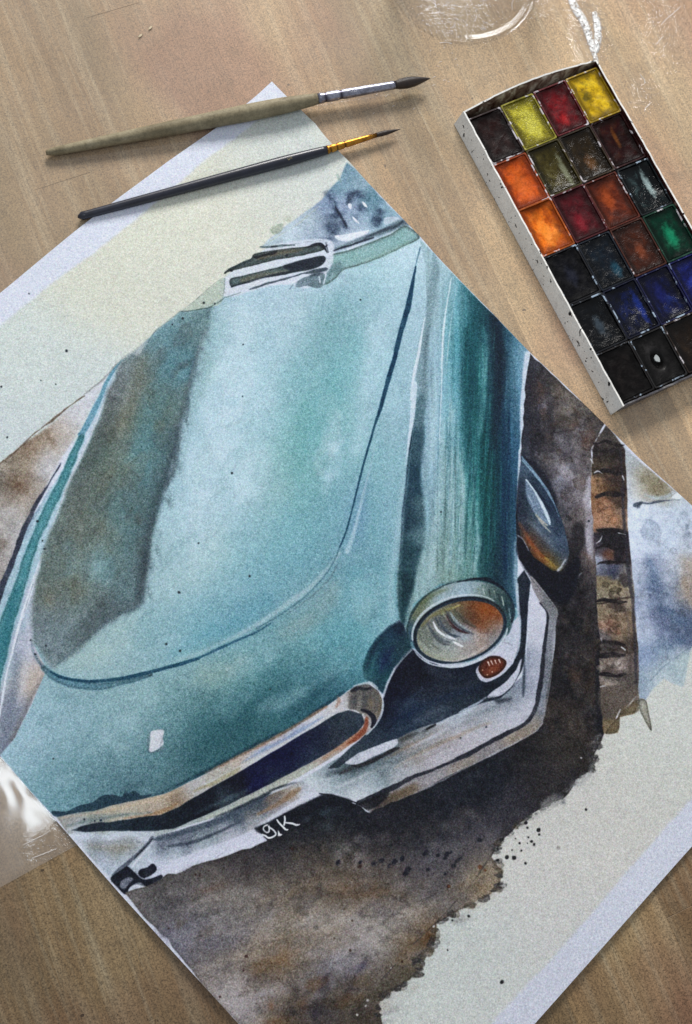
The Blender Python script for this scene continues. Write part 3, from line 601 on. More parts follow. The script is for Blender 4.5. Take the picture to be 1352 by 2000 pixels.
    L([(830, 620), (824, 655), (818, 690), (808, 740), (803, 780), (812, 750), (806, 805), (798, 879), (790, 953), (779, 1038), (769, 1101), (764, 1150)][:5], [2, 4, 6, 7, 5], (212, 226, 240), .9, 1, .4)
    L([(812, 748), (806, 805), (798, 868), (793, 910)], [8, 8, 5, 2], (204, 220, 236), .9, 1, .4)
    L([(796, 880), (788, 955), (777, 1038), (768, 1101), (763, 1150), (768, 1205)], [4, 10, 15, 14, 12, 10], (170, 200, 214), .55, 4, 1)
    L([(764, 1030), (757, 1090), (753, 1140)], [4, 7, 5], (140, 184, 196), .5, 3, 1)
    L([(786, 1070), (783, 1130), (784, 1190)], [2, 3, 2], (110, 150, 160), .4, 1.2, .5)
    # bright edge of the wing against the street
    L([(1030, 690), (1026, 740), (1022, 790), (1019, 850), (1021, 890)], [9, 12, 11, 7, 5], (206, 216, 234), .92, 1.2, .5)
    L([(1016, 880), (1012, 950), (1011, 1000), (1010, 1060)], [5, 4, 3, 3], (196, 208, 226), .8, 1, .4)
    L([(1008, 1060), (1008, 1120), (1012, 1170), (1014, 1230)], [5, 7, 6, 6], (160, 186, 206), .7, 2, .6)
    K.tint = np.zeros(3, np.float32)
    # --- windscreen corner
    F([(679, 318), (664, 352), (644, 372), (628, 392), (600, 412), (560, 440), (524, 470), (510, 486), (560, 480), (640, 478), (660, 500), (790, 440), (786, 426), (740, 385)],
      [(690, 345, 112, 150, 172), (665, 365, 120, 158, 180), (700, 360, 150, 178, 196), (720, 385, 96, 140, 162), (640, 400, 134, 156, 186), (680, 400, 140, 160, 190), (600, 430, 172, 192, 208), (560, 460, 182, 202, 218), (540, 470, 176, 198, 210), (620, 460, 160, 180, 202),
       (650, 440, 110, 130, 156), (700, 430, 140, 166, 190), (740, 420, 96, 136, 160), (760, 420, 150, 186, 206), (690, 460, 180, 200, 220), (740, 440, 160, 190, 210)],
      soft=1.3, sig=16, wob=1.6, mott=5, sm=False)
    for x, y, rx, ry, an, a in [(656, 420, 9, 22, 70, .6), (648, 445, 15, 17, 0, .7), (641, 378, 14, 10, 0, .35), (650, 396, 8, 24, -20, .65), (684, 385, 10, 18, 20, .75), (702, 380, 14, 9, 30, .75), (706, 406, 12, 12, 0, .6), (735, 430, 14, 20, 20, .72),
                                (742, 414, 12, 8, 20, .5), (694, 422, 10, 10, 0, .35), (672, 440, 8, 16, -40, .5), (765, 430, 8, 10, 0, .4), (640, 468, 16, 7, 0, .5)]:
        Db(x, y, rx, ry, an, (44, 66, 100), a, .4, 1.5)
    L([(655, 404), (664, 420), (674, 436), (678, 446)], [4, 5, 4, 2], (30, 42, 70), .85, 1.2, .8)
    L([(676, 402), (682, 392), (690, 378), (700, 374)], [3, 5, 5, 3], (48, 62, 90), .7, 1.6, .8)
    for p in ([(680, 398), (688, 400), (686, 409), (680, 404)], [(706, 394), (714, 398), (718, 406), (711, 404)], [(690, 425), (697, 430), (702, 438), (694, 434)], [(655, 462), (672, 460), (690, 456), (712, 452), (722, 450), (714, 460), (696, 466), (680, 472), (662, 470)]):
        W(p, (224, 232, 244), .95, .7, .8)
    W([(752, 428), (772, 424), (784, 430), (770, 434), (752, 440)], (196, 212, 228), .8, 1, .8)
    W([(664, 346), (656, 340), (660, 354), (668, 358)], (138, 164, 160), .6, 1.2, 1)
    W([(530, 446), (552, 438), (550, 452), (534, 458)], (150, 166, 150), .75, 1.4, 1); W([(552, 430), (570, 420), (566, 434)], (186, 194, 176), .6, 1.6, 1)
    L([(512, 482), (545, 462), (585, 436), (622, 404)], 1.2, (180, 190, 180), .5, .8, .8)
    # scuttle bands
    W([(642, 500), (680, 488), (716, 474), (760, 458), (792, 442), (820, 464), (792, 481), (734, 508), (700, 520), (671, 528), (655, 545), (640, 556), (622, 556), (632, 530)], (132, 176, 178), .95, 1.2, .8, rim=1.2)
    L([(700, 515), (750, 498), (800, 472)], [4, 6, 4], (150, 190, 176), .5, 3, 1)
    W([(640, 520), (664, 512), (668, 530), (650, 540), (636, 556), (624, 552)], (98, 130, 140), .7, 2, 1)
    L([(634, 494), (670, 482), (715, 464), (760, 448), (786, 436), (795, 440)], [4, 9, 11, 13, 16, 14], (98, 120, 134), .85, 1.6, 1)
    L([(640, 492), (672, 484), (712, 470), (730, 464)], [2, 5, 5, 2], (36, 48, 70), .9, .9, .8)
    L([(712, 466), (745, 452), (774, 442), (788, 434)], [4, 6, 8, 6], (52, 70, 90), .85, 1.2, .9)
    # wiper / vent strokes
    W([(500, 500), (540, 480), (640, 468), (650, 500), (640, 530), (600, 562), (545, 556), (445, 580), (438, 545)], (206, 216, 232), .9, 1.2, 1)
    L([(500, 498), (540, 486), (600, 474), (636, 472)], 1, (120, 136, 150), .5, .7, .8)
    L([(508, 484), (530, 484), (552, 481), (575, 480)], [3, 5, 5, 4], (74, 98, 106), .85, .9, .8); L([(530, 484), (542, 482)], 3.5, (30, 44, 58), .8, .8, .5)
    W([(440, 532), (462, 520), (490, 508), (498, 498), (530, 492), (560, 487), (600, 482), (628, 478), (632, 488), (600, 498), (560, 506), (520, 514), (490, 522), (455, 530), (441, 536)], (76, 94, 96), .93, .9, .9, rim=.8)
    L([(502, 506), (540, 497), (590, 489)], [6, 9, 5], (112, 100, 76), .7, 2, 1)
    W([(494, 502), (520, 496), (540, 490), (534, 497), (514, 502), (500, 506)], (22, 28, 36), .85, .9, .8); W([(446, 526), (462, 519), (486, 508), (490, 512), (468, 522), (450, 531)], (40, 62, 70), .6, 1, .8)
    L([(600, 484), (622, 478), (632, 484), (638, 494)], [3, 7, 8, 3], (22, 30, 48), .9, .8, 1.2); L([(622, 476), (636, 482), (640, 478)], [3, 3, 1.5], (22, 30, 48), .9, .8, .8); L([(636, 474), (640, 494)], [2, 4], (24, 32, 50), .7, .8, .8)
    W([(450, 546), (480, 538), (520, 528), (552, 520), (590, 508), (632, 500), (633, 514), (612, 526), (570, 534), (520, 543), (480, 554), (454, 562)], (80, 104, 108), .94, .9, .7, rim=.8)
    L([(470, 550), (510, 539), (560, 530)], [6, 9, 6], (122, 112, 86), .55, 2.4, 1)
    W([(552, 522), (592, 508), (632, 501), (633, 514), (610, 524), (570, 530)], (30, 40, 60), .88, 1.2, .8)
    L([(452, 562), (480, 553), (520, 543), (560, 534), (586, 526)], [3, 4, 5, 5, 3], (30, 42, 58), .85, 1, .8)
    L([(487, 566), (520, 556), (560, 545), (600, 534), (638, 526)], [3, 4, 4, 5, 7], (58, 76, 92), .88, .9, .9)
    L([(440, 545), (437, 570), (446, 574)], [1.5, 2, 1.2], (110, 130, 130), .7, .8, .6)
    W([(580, 552), (606, 540), (632, 536), (634, 548), (626, 566), (604, 562), (580, 564)], (98, 124, 138), .88, 1.1, 1.2); L([(608, 540), (628, 534)], [6, 8], (30, 44, 62), .6, 1.6, .8)
    L([(623, 540), (626, 552)], [2, 2.5], (206, 220, 236), .9, .7, .4); L([(637, 536), (632, 556)], [3, 2.5], (206, 220, 236), .9, .7, .4); L([(650, 532), (646, 550)], [1.5, 1.5], (190, 206, 220), .7, .7, .4)
    L([(572, 556), (566, 566)], 1.5, (80, 100, 120), .7, .8, .4)
    W([(356, 609), (385, 585), (412, 564), (436, 545), (434, 588), (410, 600), (380, 606)], (176, 192, 180), .85, 1.1, .6)
    L([(354, 609), (370, 608), (394, 604), (412, 600), (432, 588), (440, 582), (470, 572)], [2.5, 2, 3, 3, 2.5, 1.5], (66, 92, 92), .85, .9, .7); L([(356, 607), (385, 584), (436, 545), (436, 580)], 1.2, (110, 128, 122), .65, .7, .6)
    L([(237, 704), (262, 688), (300, 655), (322, 634), (352, 609)], [1.2, 1.5, 2, 2], (110, 128, 126), .6, .8, 1)
    L([(312, 640), (300, 652), (290, 668)], [2, 3, 1.5], (56, 92, 104), .7, .9, .6)
    W([(262, 690), (290, 664), (284, 676), (270, 694)], (196, 200, 204), .6, 1.5, .8)
    K.sat = 0.8; K.tint = np.array([10, 9, 9], np.float32)
    # --- street behind, right side
    F([(1032, 688), (1100, 752), (1180, 830), (1166, 860), (1156, 880), (1156, 930), (1158, 980), (1166, 1050), (1172, 1130), (1176, 1300), (1180, 1432), (1164, 1470), (1156, 1500), (1130, 1512), (1080, 1560), (1010, 1610), (930, 1620), (720, 1600), (700, 1574), (722, 1588),
       (933, 1486), (1043, 1431), (1060, 1412), (1078, 1300), (1088, 1192), (1040, 1128), (1010, 1090), (1008, 1060), (1016, 880), (1024, 800)],
      [(1038, 715, 34, 38, 56), (1060, 735, 58, 54, 58), (1085, 765, 92, 84, 78), (1120, 790, 96, 90, 84), (1150, 830, 84, 78, 78), (1040, 760, 40, 42, 56), (1070, 790, 56, 54, 64), (1100, 810, 92, 84, 76), (1140, 850, 78, 74, 80),
       (1036, 830, 40, 44, 62), (1070, 840, 44, 42, 48), (1100, 860, 100, 96, 104), (1140, 890, 100, 92, 92), (1030, 890, 50, 60, 80), (1060, 890, 56, 54, 62), (1095, 910, 112, 108, 118), (1140, 940, 116, 106, 108), (1075, 940, 62, 62, 74), (1110, 960, 112, 110, 126),
       (1140, 990, 132, 122, 128), (1100, 1000, 78, 78, 88), (1125, 1030, 80, 76, 80), (1150, 1050, 130, 124, 136), (1125, 1060, 32, 32, 42), (1150, 1090, 96, 86, 88), (1130, 1110, 34, 30, 36), (1155, 1130, 74, 68, 72),
       (1030, 1080, 20, 24, 42), (1060, 1130, 14, 18, 34), (1090, 1140, 22, 24, 38), (1130, 1160, 34, 32, 40), (1100, 1200, 30, 30, 38), (1150, 1200, 48, 44, 48), (1110, 1260, 34, 32, 38), (1150, 1280, 54, 48, 50), (1100, 1330, 26, 26, 34), (1140, 1350, 48, 42, 42), (1170, 1400, 28, 28, 38),
       (1090, 1400, 50, 42, 40), (1130, 1420, 58, 50, 46), (1070, 1450, 34, 34, 44), (1110, 1480, 50, 46, 50), (1020, 1480, 26, 30, 44), (960, 1510, 20, 28, 46), (1060, 1530, 40, 40, 52), (900, 1550, 24, 32, 50), (980, 1560, 34, 38, 54), (820, 1590, 24, 30, 48), (740, 1600, 26, 30, 48), (950, 1600, 54, 54, 68), (1130, 1500, 60, 56, 56)],
      soft=1., sig=17, wob=1.6, mott=12, sm=False, rim=.4)
    for i in range(70):
        x, y = 1040 + rs.rand() * 130, 740 + rs.rand() * 700
        if x < 1112 and 900 < y < 1440: continue
        c = [(30, 30, 42), (120, 112, 118), (92, 72, 58), (60, 56, 66)][rs.randint(4)]
        if y > 1080 and c[0] > 110: c = (84, 72, 66)
        Db(x, y, 6 + rs.rand() * 18, 4 + rs.rand() * 9, rs.rand() * 180, c, .35, .5)
    for x, y, rx, ry, an, c, a in [(1150, 960, 10, 60, 3, (168, 166, 184), .6), (1136, 1000, 12, 30, 10, (150, 146, 162), .5), (1150, 1060, 7, 30, 0, (166, 168, 186), .6), (1105, 880, 22, 30, 0, (112, 108, 116), .5), (1090, 950, 22, 14, 20, (128, 132, 150), .5), (1118, 985, 10, 10, 0, (60, 58, 70), .5), (1100, 1000, 18, 10, 40, (56, 58, 72), .5)]: Db(x, y, rx, ry, an, c, a, .5)
    blooms(K, [(1036, 720), (1180, 850), (1152, 900), (1154, 1060), (1160, 1160), (1120, 1060), (1090, 960), (1030, 860)], 60, 5, 20, [(46, 44, 56), (128, 124, 138), (96, 84, 80), (70, 66, 76), (150, 148, 164), (104, 72, 58)], .38, 1.3, 60, .4)
    blooms(K, [(1080, 1180), (1150, 1150), (1168, 1300), (1160, 1460), (1060, 1540), (1000, 1560), (1070, 1420)], 60, 5, 18, [(22, 24, 34), (72, 62, 56), (54, 46, 48), (92, 80, 72), (34, 34, 46), (84, 60, 44)], .42, 1.3, 80, .4)
    for q, w, c, a in [([(1044, 716), (1040, 780), (1046, 850), (1036, 900)], [8, 22, 20, 8], (34, 36, 52), .55), ([(1062, 740), (1076, 800), (1070, 840)], [6, 12, 8], (44, 44, 58), .5), ([(1150, 940), (1152, 1000), (1150, 1060), (1156, 1100)], [12, 16, 12, 6], (164, 162, 178), .55), ([(1128, 880), (1136, 930), (1130, 970)], [14, 20, 10], (132, 124, 130), .4), ([(1060, 960), (1078, 990), (1088, 1010)], [10, 14, 8], (66, 66, 80), .5)]: L(q, w, c, a, 2.5, 2.5, gran=.5)
    Db(1100, 915, 16, 12, -30, (170, 178, 200), .6); Db(1092, 935, 14, 8, -30, (140, 150, 176), .5); Db(1082, 830, 12, 5, -20, (60, 40, 34), .5); Db(1120, 830, 14, 7, -30, (110, 70, 54), .5)
    W([(1118, 1030), (1136, 1024), (1142, 1060), (1130, 1090), (1140, 1130), (1112, 1150), (1100, 1120), (1116, 1080)], (26, 26, 36), .7, 2.5, 2)
    L([(1133, 1080), (1148, 1090), (1156, 1120)], [6, 10, 8], (104, 84, 80), .6, 2, 2); L([(1120, 1140), (1136, 1120)], 2, (150, 154, 170), .7, 1, 1)
    L([(1166, 1150), (1170, 1240), (1168, 1330), (1172, 1420)], [5, 7, 10, 12], (16, 20, 34), .8, 2, 1.5)
    K.sat = 0.85; K.tint = np.array([12, 14, 16], np.float32)
    # pale verge beyond the kerb stones
    F([(1180, 832), (1198, 850), (1249, 900), (1300, 946), (1352, 990), (1420, 1060), (1500, 1130), (1420, 1230), (1352, 1266), (1336, 1318), (1328, 1340), (1312, 1334), (1294, 1322), (1276, 1342), (1262, 1368), (1248, 1372), (1240, 1340), (1226, 1100), (1214, 960), (1200, 880)],
      [(1215, 880, 158, 170, 184), (1235, 900, 168, 174, 178), (1260, 925, 150, 144, 124), (1280, 945, 146, 132, 104), (1250, 950, 160, 152, 132), (1230, 950, 190, 200, 214), (1235, 1000, 196, 208, 226), (1300, 950, 140, 126, 96), (1320, 965, 190, 200, 210),
       (1270, 1010, 192, 204, 224), (1330, 1010, 184, 198, 218), (1380, 1050, 180, 194, 216), (1250, 1060, 196, 208, 230), (1300, 1060, 188, 202, 224), (1345, 1060, 180, 190, 206), (1245, 1120, 174, 184, 206), (1280, 1110, 128, 140, 170), (1310, 1110, 176, 184, 200),
       (1345, 1110, 158, 144, 132), (1260, 1170, 150, 162, 190), (1280, 1160, 88, 104, 140), (1310, 1170, 140, 148, 168), (1340, 1160, 142, 128, 118), (1255, 1230, 172, 184, 208), (1290, 1210, 96, 108, 142), (1330, 1210, 90, 102, 132), (1345, 1240, 78, 92, 124),
       (1310, 1250, 102, 118, 150), (1270, 1280, 124, 144, 178), (1300, 1280, 150, 172, 190), (1262, 1330, 132, 152, 172), (1300, 1310, 150, 170, 180), (1330, 1290, 168, 186, 190), (1290, 1330, 188, 200, 206), (1440, 1120, 150, 150, 150)],
      soft=1.2, sig=15, wob=1.8, mott=7, sm=False)
    blooms(K, [(1240, 1010), (1352, 1000), (1352, 1260), (1270, 1320), (1244, 1200)], 46, 6, 20, [(196, 208, 226), (108, 130, 164), (150, 166, 192), (176, 190, 212), (84, 108, 146)], .22, 1.4, 40, .3, 2.2, 2.5)
    for x, y, rx, ry, an, a in [(1272, 1106, 22, 9, 70, .55), (1276, 1140, 16, 26, -10, .5), (1290, 1190, 34, 14, 25, .5), (1330, 1215, 30, 16, 0, .5), (1305, 1262, 18, 12, 0, .45), (1330, 1250, 22, 14, 0, .5)]: Db(x, y, rx, ry, an, (62, 92, 130), a, .5)
    Db(1338, 1150, 10, 34, 0, (150, 128, 108), .55); Db(1268, 940, 28, 12, 30, (132, 120, 86), .6); Db(1290, 960, 24, 9, 10, (126, 112, 78), .6)
    L([(1258, 968), (1280, 974), (1300, 972), (1318, 962)], [3, 6, 6, 3], (176, 196, 214), .7, 2, 1)
    L([(1238, 988), (1252, 984), (1268, 984), (1290, 980), (1326, 978)], [8, 4, 3, 4, 2], (64, 76, 98), .85, 1.1, 1); L([(1244, 990), (1252, 982)], [7, 7], (44, 54, 74), .7, 1.2, 1)
    W([(1310, 974), (1322, 962), (1330, 970), (1324, 976)], (222, 232, 242), .9, 1, .8)
    L([(1352, 1262), (1320, 1282), (1290, 1308), (1268, 1330)], 1.2, (90, 110, 130), .55, .8, 1)
    K.sat = 1.; K.tint = np.array([14, 12, 10], np.float32)
    # kerb stones
    F([(1156, 880), (1166, 858), (1180, 832), (1200, 852), (1218, 880), (1222, 930), (1226, 980), (1228, 1040), (1234, 1100), (1240, 1180), (1244, 1260), (1246, 1345), (1250, 1372), (1240, 1392), (1210, 1400), (1208, 1430), (1180, 1432), (1172, 1340), (1170, 1240), (1166, 1140), (1160, 1050), (1154, 980)],
      [(1180, 850, 72, 68, 68), (1200, 865, 70, 66, 64), (1180, 885, 44, 38, 40), (1205, 890, 46, 40, 42), (1175, 912, 66, 56, 46), (1205, 912, 52, 44, 42), (1170, 950, 140, 108, 80), (1190, 945, 70, 52, 44), (1210, 945, 60, 48, 46),
       (1165, 980, 130, 92, 66), (1185, 985, 150, 112, 88), (1205, 975, 80, 64, 56), (1170, 1010, 160, 120, 96), (1190, 1015, 158, 122, 98), (1208, 1010, 130, 108, 92), (1190, 1048, 26, 26, 38), (1205, 1060, 36, 32, 42), (1175, 1070, 60, 56, 70), (1190, 1085, 90, 62, 52), (1215, 1085, 44, 36, 42),
       (1180, 1110, 76, 82, 106), (1200, 1112, 58, 66, 96), (1172, 1100, 140, 150, 172), (1215, 1120, 120, 118, 120), (1180, 1140, 124, 114, 90), (1205, 1150, 136, 124, 100), (1180, 1160, 130, 122, 106), (1215, 1165, 140, 130, 116), (1200, 1178, 70, 60, 56),
       (1185, 1200, 130, 116, 98), (1190, 1225, 148, 120, 104), (1210, 1215, 134, 116, 98), (1180, 1245, 90, 86, 90), (1205, 1240, 124, 108, 92), (1190, 1265, 60, 56, 58), (1220, 1265, 70, 60, 54), (1185, 1290, 120, 108, 100), (1210, 1290, 156, 146, 142), (1225, 1290, 100, 90, 88),
       (1190, 1312, 70, 60, 60), (1190, 1325, 150, 140, 136), (1220, 1330, 84, 78, 76), (1185, 1350, 96, 86, 78), (1215, 1360, 104, 96, 88), (1195, 1390, 84, 76, 68), (1225, 1395, 112, 98, 76), (1195, 1420, 120, 106, 82)],
      soft=1.1, sig=7.5, wob=1.2, mott=9, sm=False)
    L([(1158, 880), (1180, 882), (1200, 880), (1216, 890)], [6, 5, 6, 5], (30, 28, 34), .8, 1.2, 1.2); L([(1160, 917), (1180, 922), (1200, 916), (1218, 918)], [3, 5, 7, 5], (34, 28, 30), .8, 1.4, 1)
    L([(1160, 972), (1180, 970), (1200, 978), (1216, 974)], [3, 5, 6, 4], (62, 44, 40), .75, 1.6, 1); W([(1186, 936), (1206, 938), (1206, 962), (1192, 960)], (52, 40, 40), .8, 1.6, 1)
    W([(1176, 1042), (1194, 1038), (1222, 1042), (1222, 1066), (1210, 1100), (1198, 1098), (1198, 1066), (1174, 1062)], (26, 26, 36), .85, 1.5, 1.4); Db(1186, 1082, 12, 8, 0, (104, 62, 48), .6)
    L([(1166, 1180), (1186, 1176), (1206, 1170), (1236, 1166)], [3, 4, 4, 3], (56, 46, 42), .85, 1, .8); L([(1206, 1268), (1222, 1264)], [6, 5], (40, 34, 36), .7, 1.5, 1); L([(1170, 1252), (1190, 1256), (1196, 1270)], [7, 7, 4], (44, 44, 54), .65, 2, 1.2)
    W([(1210, 1122), (1222, 1120), (1228, 1142), (1218, 1148), (1210, 1136)], (50, 46, 50), .8, 1.3, 1)
    for yy, h_, c in [(955, 20, (150, 112, 80)), (1002, 28, (166, 118, 90)), (1150, 18, (140, 130, 104)), (1205, 24, (150, 122, 102)), (1228, 16, (156, 112, 92)), (1296, 12, (152, 144, 138)), (1260, 12, (96, 84, 74)), (1326, 8, (140, 132, 126)), (896, 10, (84, 72, 60))]: blooms(K, [(1160, yy - h_), (1212, yy - h_), (1214, yy + h_), (1168, yy + h_)], 7, 5, 13, [c, tuple(int(v * .72) for v in c), tuple(min(255, int(v * 1.15)) for v in c)], .5, 1.3, 0, .5)
    for yy in (868, 926, 968, 1036, 1068, 1100, 1172, 1256, 1280, 1316): L([(1158 + (yy - 860) * .02, yy + 2), (1180, yy - 2 + rs.randn() * 2), (1202, yy + rs.randn() * 2), (1220, yy + 1)], [3, 6 + 4 * rs.rand(), 7, 4], (20, 18, 26), .9, 1.1, 2., gran=.3)
    L([(1208, 880), (1214, 930), (1216, 980), (1222, 1050), (1228, 1110), (1236, 1180), (1240, 1260), (1244, 1336)], [3, 4, 7, 6, 8, 7, 7, 5], (40, 42, 56), .75, 1.4, 1.2)
    L([(1222, 1190), (1230, 1260), (1234, 1320)], [3, 4, 3], (90, 80, 80), .5, 1.2, 1)
    for p in ([(1153, 896), (1158, 906)], [(1160, 924), (1168, 921), (1176, 926)], [(1215, 930), (1218, 938)], [(1154, 978), (1153, 990)], [(1164, 1062), (1172, 1056), (1176, 1046)], [(1208, 1041), (1222, 1044)], [(1173, 1247), (1177, 1256)], [(1214, 1264), (1222, 1270)], [(1172, 1342), (1182, 1340), (1180, 1346)], [(1242, 1360), (1232, 1372), (1222, 1384)], [(1212, 1386), (1202, 1404)]):
        L(p, [1.2, 2.6, 1.2] if len(p) > 2 else [2.2, 1.4], (216, 222, 234), .85, .7, .5)
    W([(1172, 1344), (1240, 1342), (1246, 1356), (1230, 1374), (1180, 1400)], (86, 78, 74), .6, 2, 1.5)
    W([(1222, 1380), (1246, 1366), (1248, 1388), (1212, 1398), (1208, 1396)], (108, 96, 74), .7, 1.2, 1, rim=.6); W([(1206, 1400), (1210, 1402), (1208, 1430), (1182, 1433), (1184, 1424)], (112, 98, 74), .75, 1.1, 1, rim=.6)
    W([(1247, 1366), (1262, 1368), (1268, 1398), (1273, 1424), (1270, 1427), (1258, 1404), (1249, 1386)], (150, 150, 138), .88, 1.1, .6, rim=.8)
    W([(1178, 1436), (1166, 1450), (1164, 1470), (1156, 1462), (1166, 1440)], (164, 170, 176), .7, 1.5, 1.5)
    K.sat = 0.9; K.tint = np.zeros(3, np.float32)
    # --- hubcap / mirror oval beside the wing
    W([(1018, 1040), (1050, 1088), (1072, 1116), (1096, 1120), (1112, 1100), (1130, 1090), (1120, 1160), (1090, 1180), (1062, 1150), (1036, 1126), (1012, 1090), (1008, 1064)], (18, 22, 40), .92, 1.6, 1)
    L([(1022, 896), (1040, 905), (1056, 925), (1074, 956), (1086, 985)], [8, 10, 14, 13, 10], (20, 26, 46), .8, 2, 1)
    K.tint = np.array([-30, -28, -26], np.float32)
    F([(1019, 888), (1036, 910), (1058, 938), (1076, 966), (1088, 991), (1104, 1036), (1112, 1078), (1106, 1104), (1095, 1116), (1078, 1114), (1043, 1088), (1017, 1047), (1012, 1010), (1013, 943)],
      [(1020, 910, 100, 124, 148), (1020, 950, 70, 88, 110), (1022, 1000, 58, 74, 94), (1045, 1000, 110, 130, 150), (1060, 1030, 104, 128, 156), (1090, 1020, 80, 98, 122), (1085, 1060, 100, 122, 150), (1100, 1070, 96, 114, 138), (1060, 1060, 96, 104, 116),
       (1030, 1030, 96, 92, 92), (1040, 1060, 132, 84, 58), (1060, 1085, 136, 96, 56), (1080, 1105, 132, 116, 62), (1100, 1100, 112, 118, 130), (1055, 960, 72, 92, 118), (1075, 990, 64, 84, 112)],
      soft=1., sig=13, wob=.7, mott=5, sm=False)
    K.tint = np.zeros(3, np.float32)
    L([(1018, 892), (1036, 912), (1058, 940), (1078, 972), (1092, 1010)], [2.5, 4, 3.5, 3, 2], (132, 168, 196), .8, .9, .5)
    L([(1016, 1020), (1036, 1058), (1060, 1090), (1084, 1110)], [5, 12, 13, 6], (148, 78, 46), .6, 2.5, 1)
    L([(1036, 1062), (1058, 1088), (1080, 1106), (1092, 1106)], [2, 5, 6, 3], (156, 136, 64), .7, 1.6, .8)
    W([(1026, 936), (1036, 948), (1050, 972), (1066, 1000), (1074, 1024), (1064, 1022), (1046, 1002), (1030, 972)], (116, 140, 168), .9, 1.4, .7)
    L([(1028, 938), (1042, 956), (1058, 984), (1070, 1010), (1074, 1022)], [2, 3, 4, 4, 2.5], (190, 210, 228), .85, 1., .6); L([(1032, 966), (1042, 988)], 2, (176, 200, 220), .7, 1, .5)
    L([(1046, 1004), (1058, 1018), (1070, 1028)], [2, 3, 2], (190, 186, 164), .7, 1, .6); L([(1060, 1004), (1068, 1014)], 3, (44, 66, 100), .6, 1, .5)
    L([(1014, 1012), (1034, 1020), (1060, 1044), (1084, 1074)], [3, 8, 8, 3], (140, 160, 182), .4, 3, 1)
    L([(1105, 1090), (1098, 1104), (1088, 1116)], [3, 5, 3], (176, 186, 200), .8, 1, 1); L([(1012, 1046), (1022, 1054), (1034, 1078)], [4, 2, 2], (180, 190, 204), .6, .9, .5)
    L([(1036, 1068), (1030, 1090)], 2, (22, 26, 44), .6, 1, .5)
    K.tint = np.zeros(3, np.float32); K.sat = 1.
    L([(1014, 950), (1016, 1000), (1030, 1036)], [10, 16, 8], (50, 60, 82), .6, 3, 1)
    for q, w, c, a in [([(1028, 936), (1042, 956), (1058, 984), (1070, 1010), (1075, 1024)], [2.5, 3.5, 5, 5, 3], (204, 222, 236), .95), ([(1020, 900), (1040, 922), (1062, 950), (1082, 984)], [2, 3, 3, 2], (150, 184, 208), .8), ([(1034, 940), (1054, 966), (1074, 1000)], [2, 5, 3], (26, 38, 66), .75), ([(1046, 1006), (1060, 1024), (1074, 1040)], [2, 3.5, 2], (200, 196, 180), .7), ([(1030, 1050), (1050, 1078), (1072, 1098)], [4, 9, 6], (150, 78, 44), .6), ([(1064, 1090), (1082, 1104)], [5, 4], (160, 140, 62), .6)]: L(q, w, c, a, .9, .6)
    # --- bumper, right part
    W([(1036, 1126), (1064, 1158), (1089, 1192), (1085, 1214), (1082, 1264), (1077, 1308), (1067, 1366), (1059, 1413), (1043, 1431), (1010, 1449), (937, 1486), (900, 1503), (850, 1528), (807, 1551), (760, 1572), (722, 1590), (700, 1574), (800, 1500), (1000, 1410), (1040, 1300), (1050, 1200)], (138, 136, 142), .97, 1.1, .7)
    F([(1059, 1152), (1089, 1192), (1077, 1308), (1059, 1413), (1043, 1431), (937, 1486), (807, 1551), (722, 1590), (740, 1560), (900, 1485), (1040, 1410), (1062, 1250)],
      [(1075, 1180, 120, 124, 130), (1076, 1240, 128, 134, 146), (1070, 1300, 112, 120, 132), (1056, 1380, 124, 134, 150), (1040, 1420, 140, 130, 118), (1010, 1440, 150, 138, 124), (960, 1465, 140, 136, 140), (900, 1495, 146, 138, 130), (850, 1520, 150, 148, 154), (780, 1550, 110, 92, 70), (740, 1575, 70, 60, 56)],
      soft=2, sig=18, a=.85, mott=4, sm=False)
    F([(1037, 1146), (1056, 1176), (1071, 1198), (1066, 1242), (1059, 1292), (1052, 1351), (1046, 1381), (1025, 1411), (981, 1433), (922, 1465), (848, 1498), (807, 1514), (760, 1538), (733, 1550), (697, 1566), (660, 1550), (622, 1548), (590, 1522), (640, 1492), (700, 1460), (770, 1440), (830, 1412), (900, 1384), (940, 1366), (990, 1345), (1022, 1320), (1030, 1250), (1034, 1200)],
      [(1046, 1190, 202, 206, 222), (1050, 1250, 196, 200, 216), (1044, 1300, 190, 194, 212), (1038, 1340, 188, 192, 210), (1028, 1290, 120, 132, 152), (1024, 1340, 110, 122, 140), (1030, 1380, 196, 198, 212), (1000, 1370, 130, 142, 156), (1000, 1400, 196, 198, 212), (960, 1390, 160, 168, 180), (960, 1420, 190, 190, 200),
       (920, 1400, 150, 158, 168), (910, 1440, 186, 184, 194), (880, 1400, 172, 184, 198), (860, 1430, 160, 158, 162), (850, 1470, 182, 180, 190), (820, 1430, 120, 132, 140), (810, 1460, 150, 146, 146), (780, 1500, 176, 180, 188), (760, 1470, 88, 106, 118), (740, 1500, 110, 128, 136),
       (720, 1530, 166, 180, 190), (680, 1510, 96, 116, 124), (650, 1525, 170, 184, 194), (700, 1550, 204, 210, 220), (620, 1530, 196, 206, 214), (640, 1500, 130, 146, 156), (700, 1480, 74, 88, 98)],
      soft=1.1, sig=16, wob=.7, mott=3, sm=False)
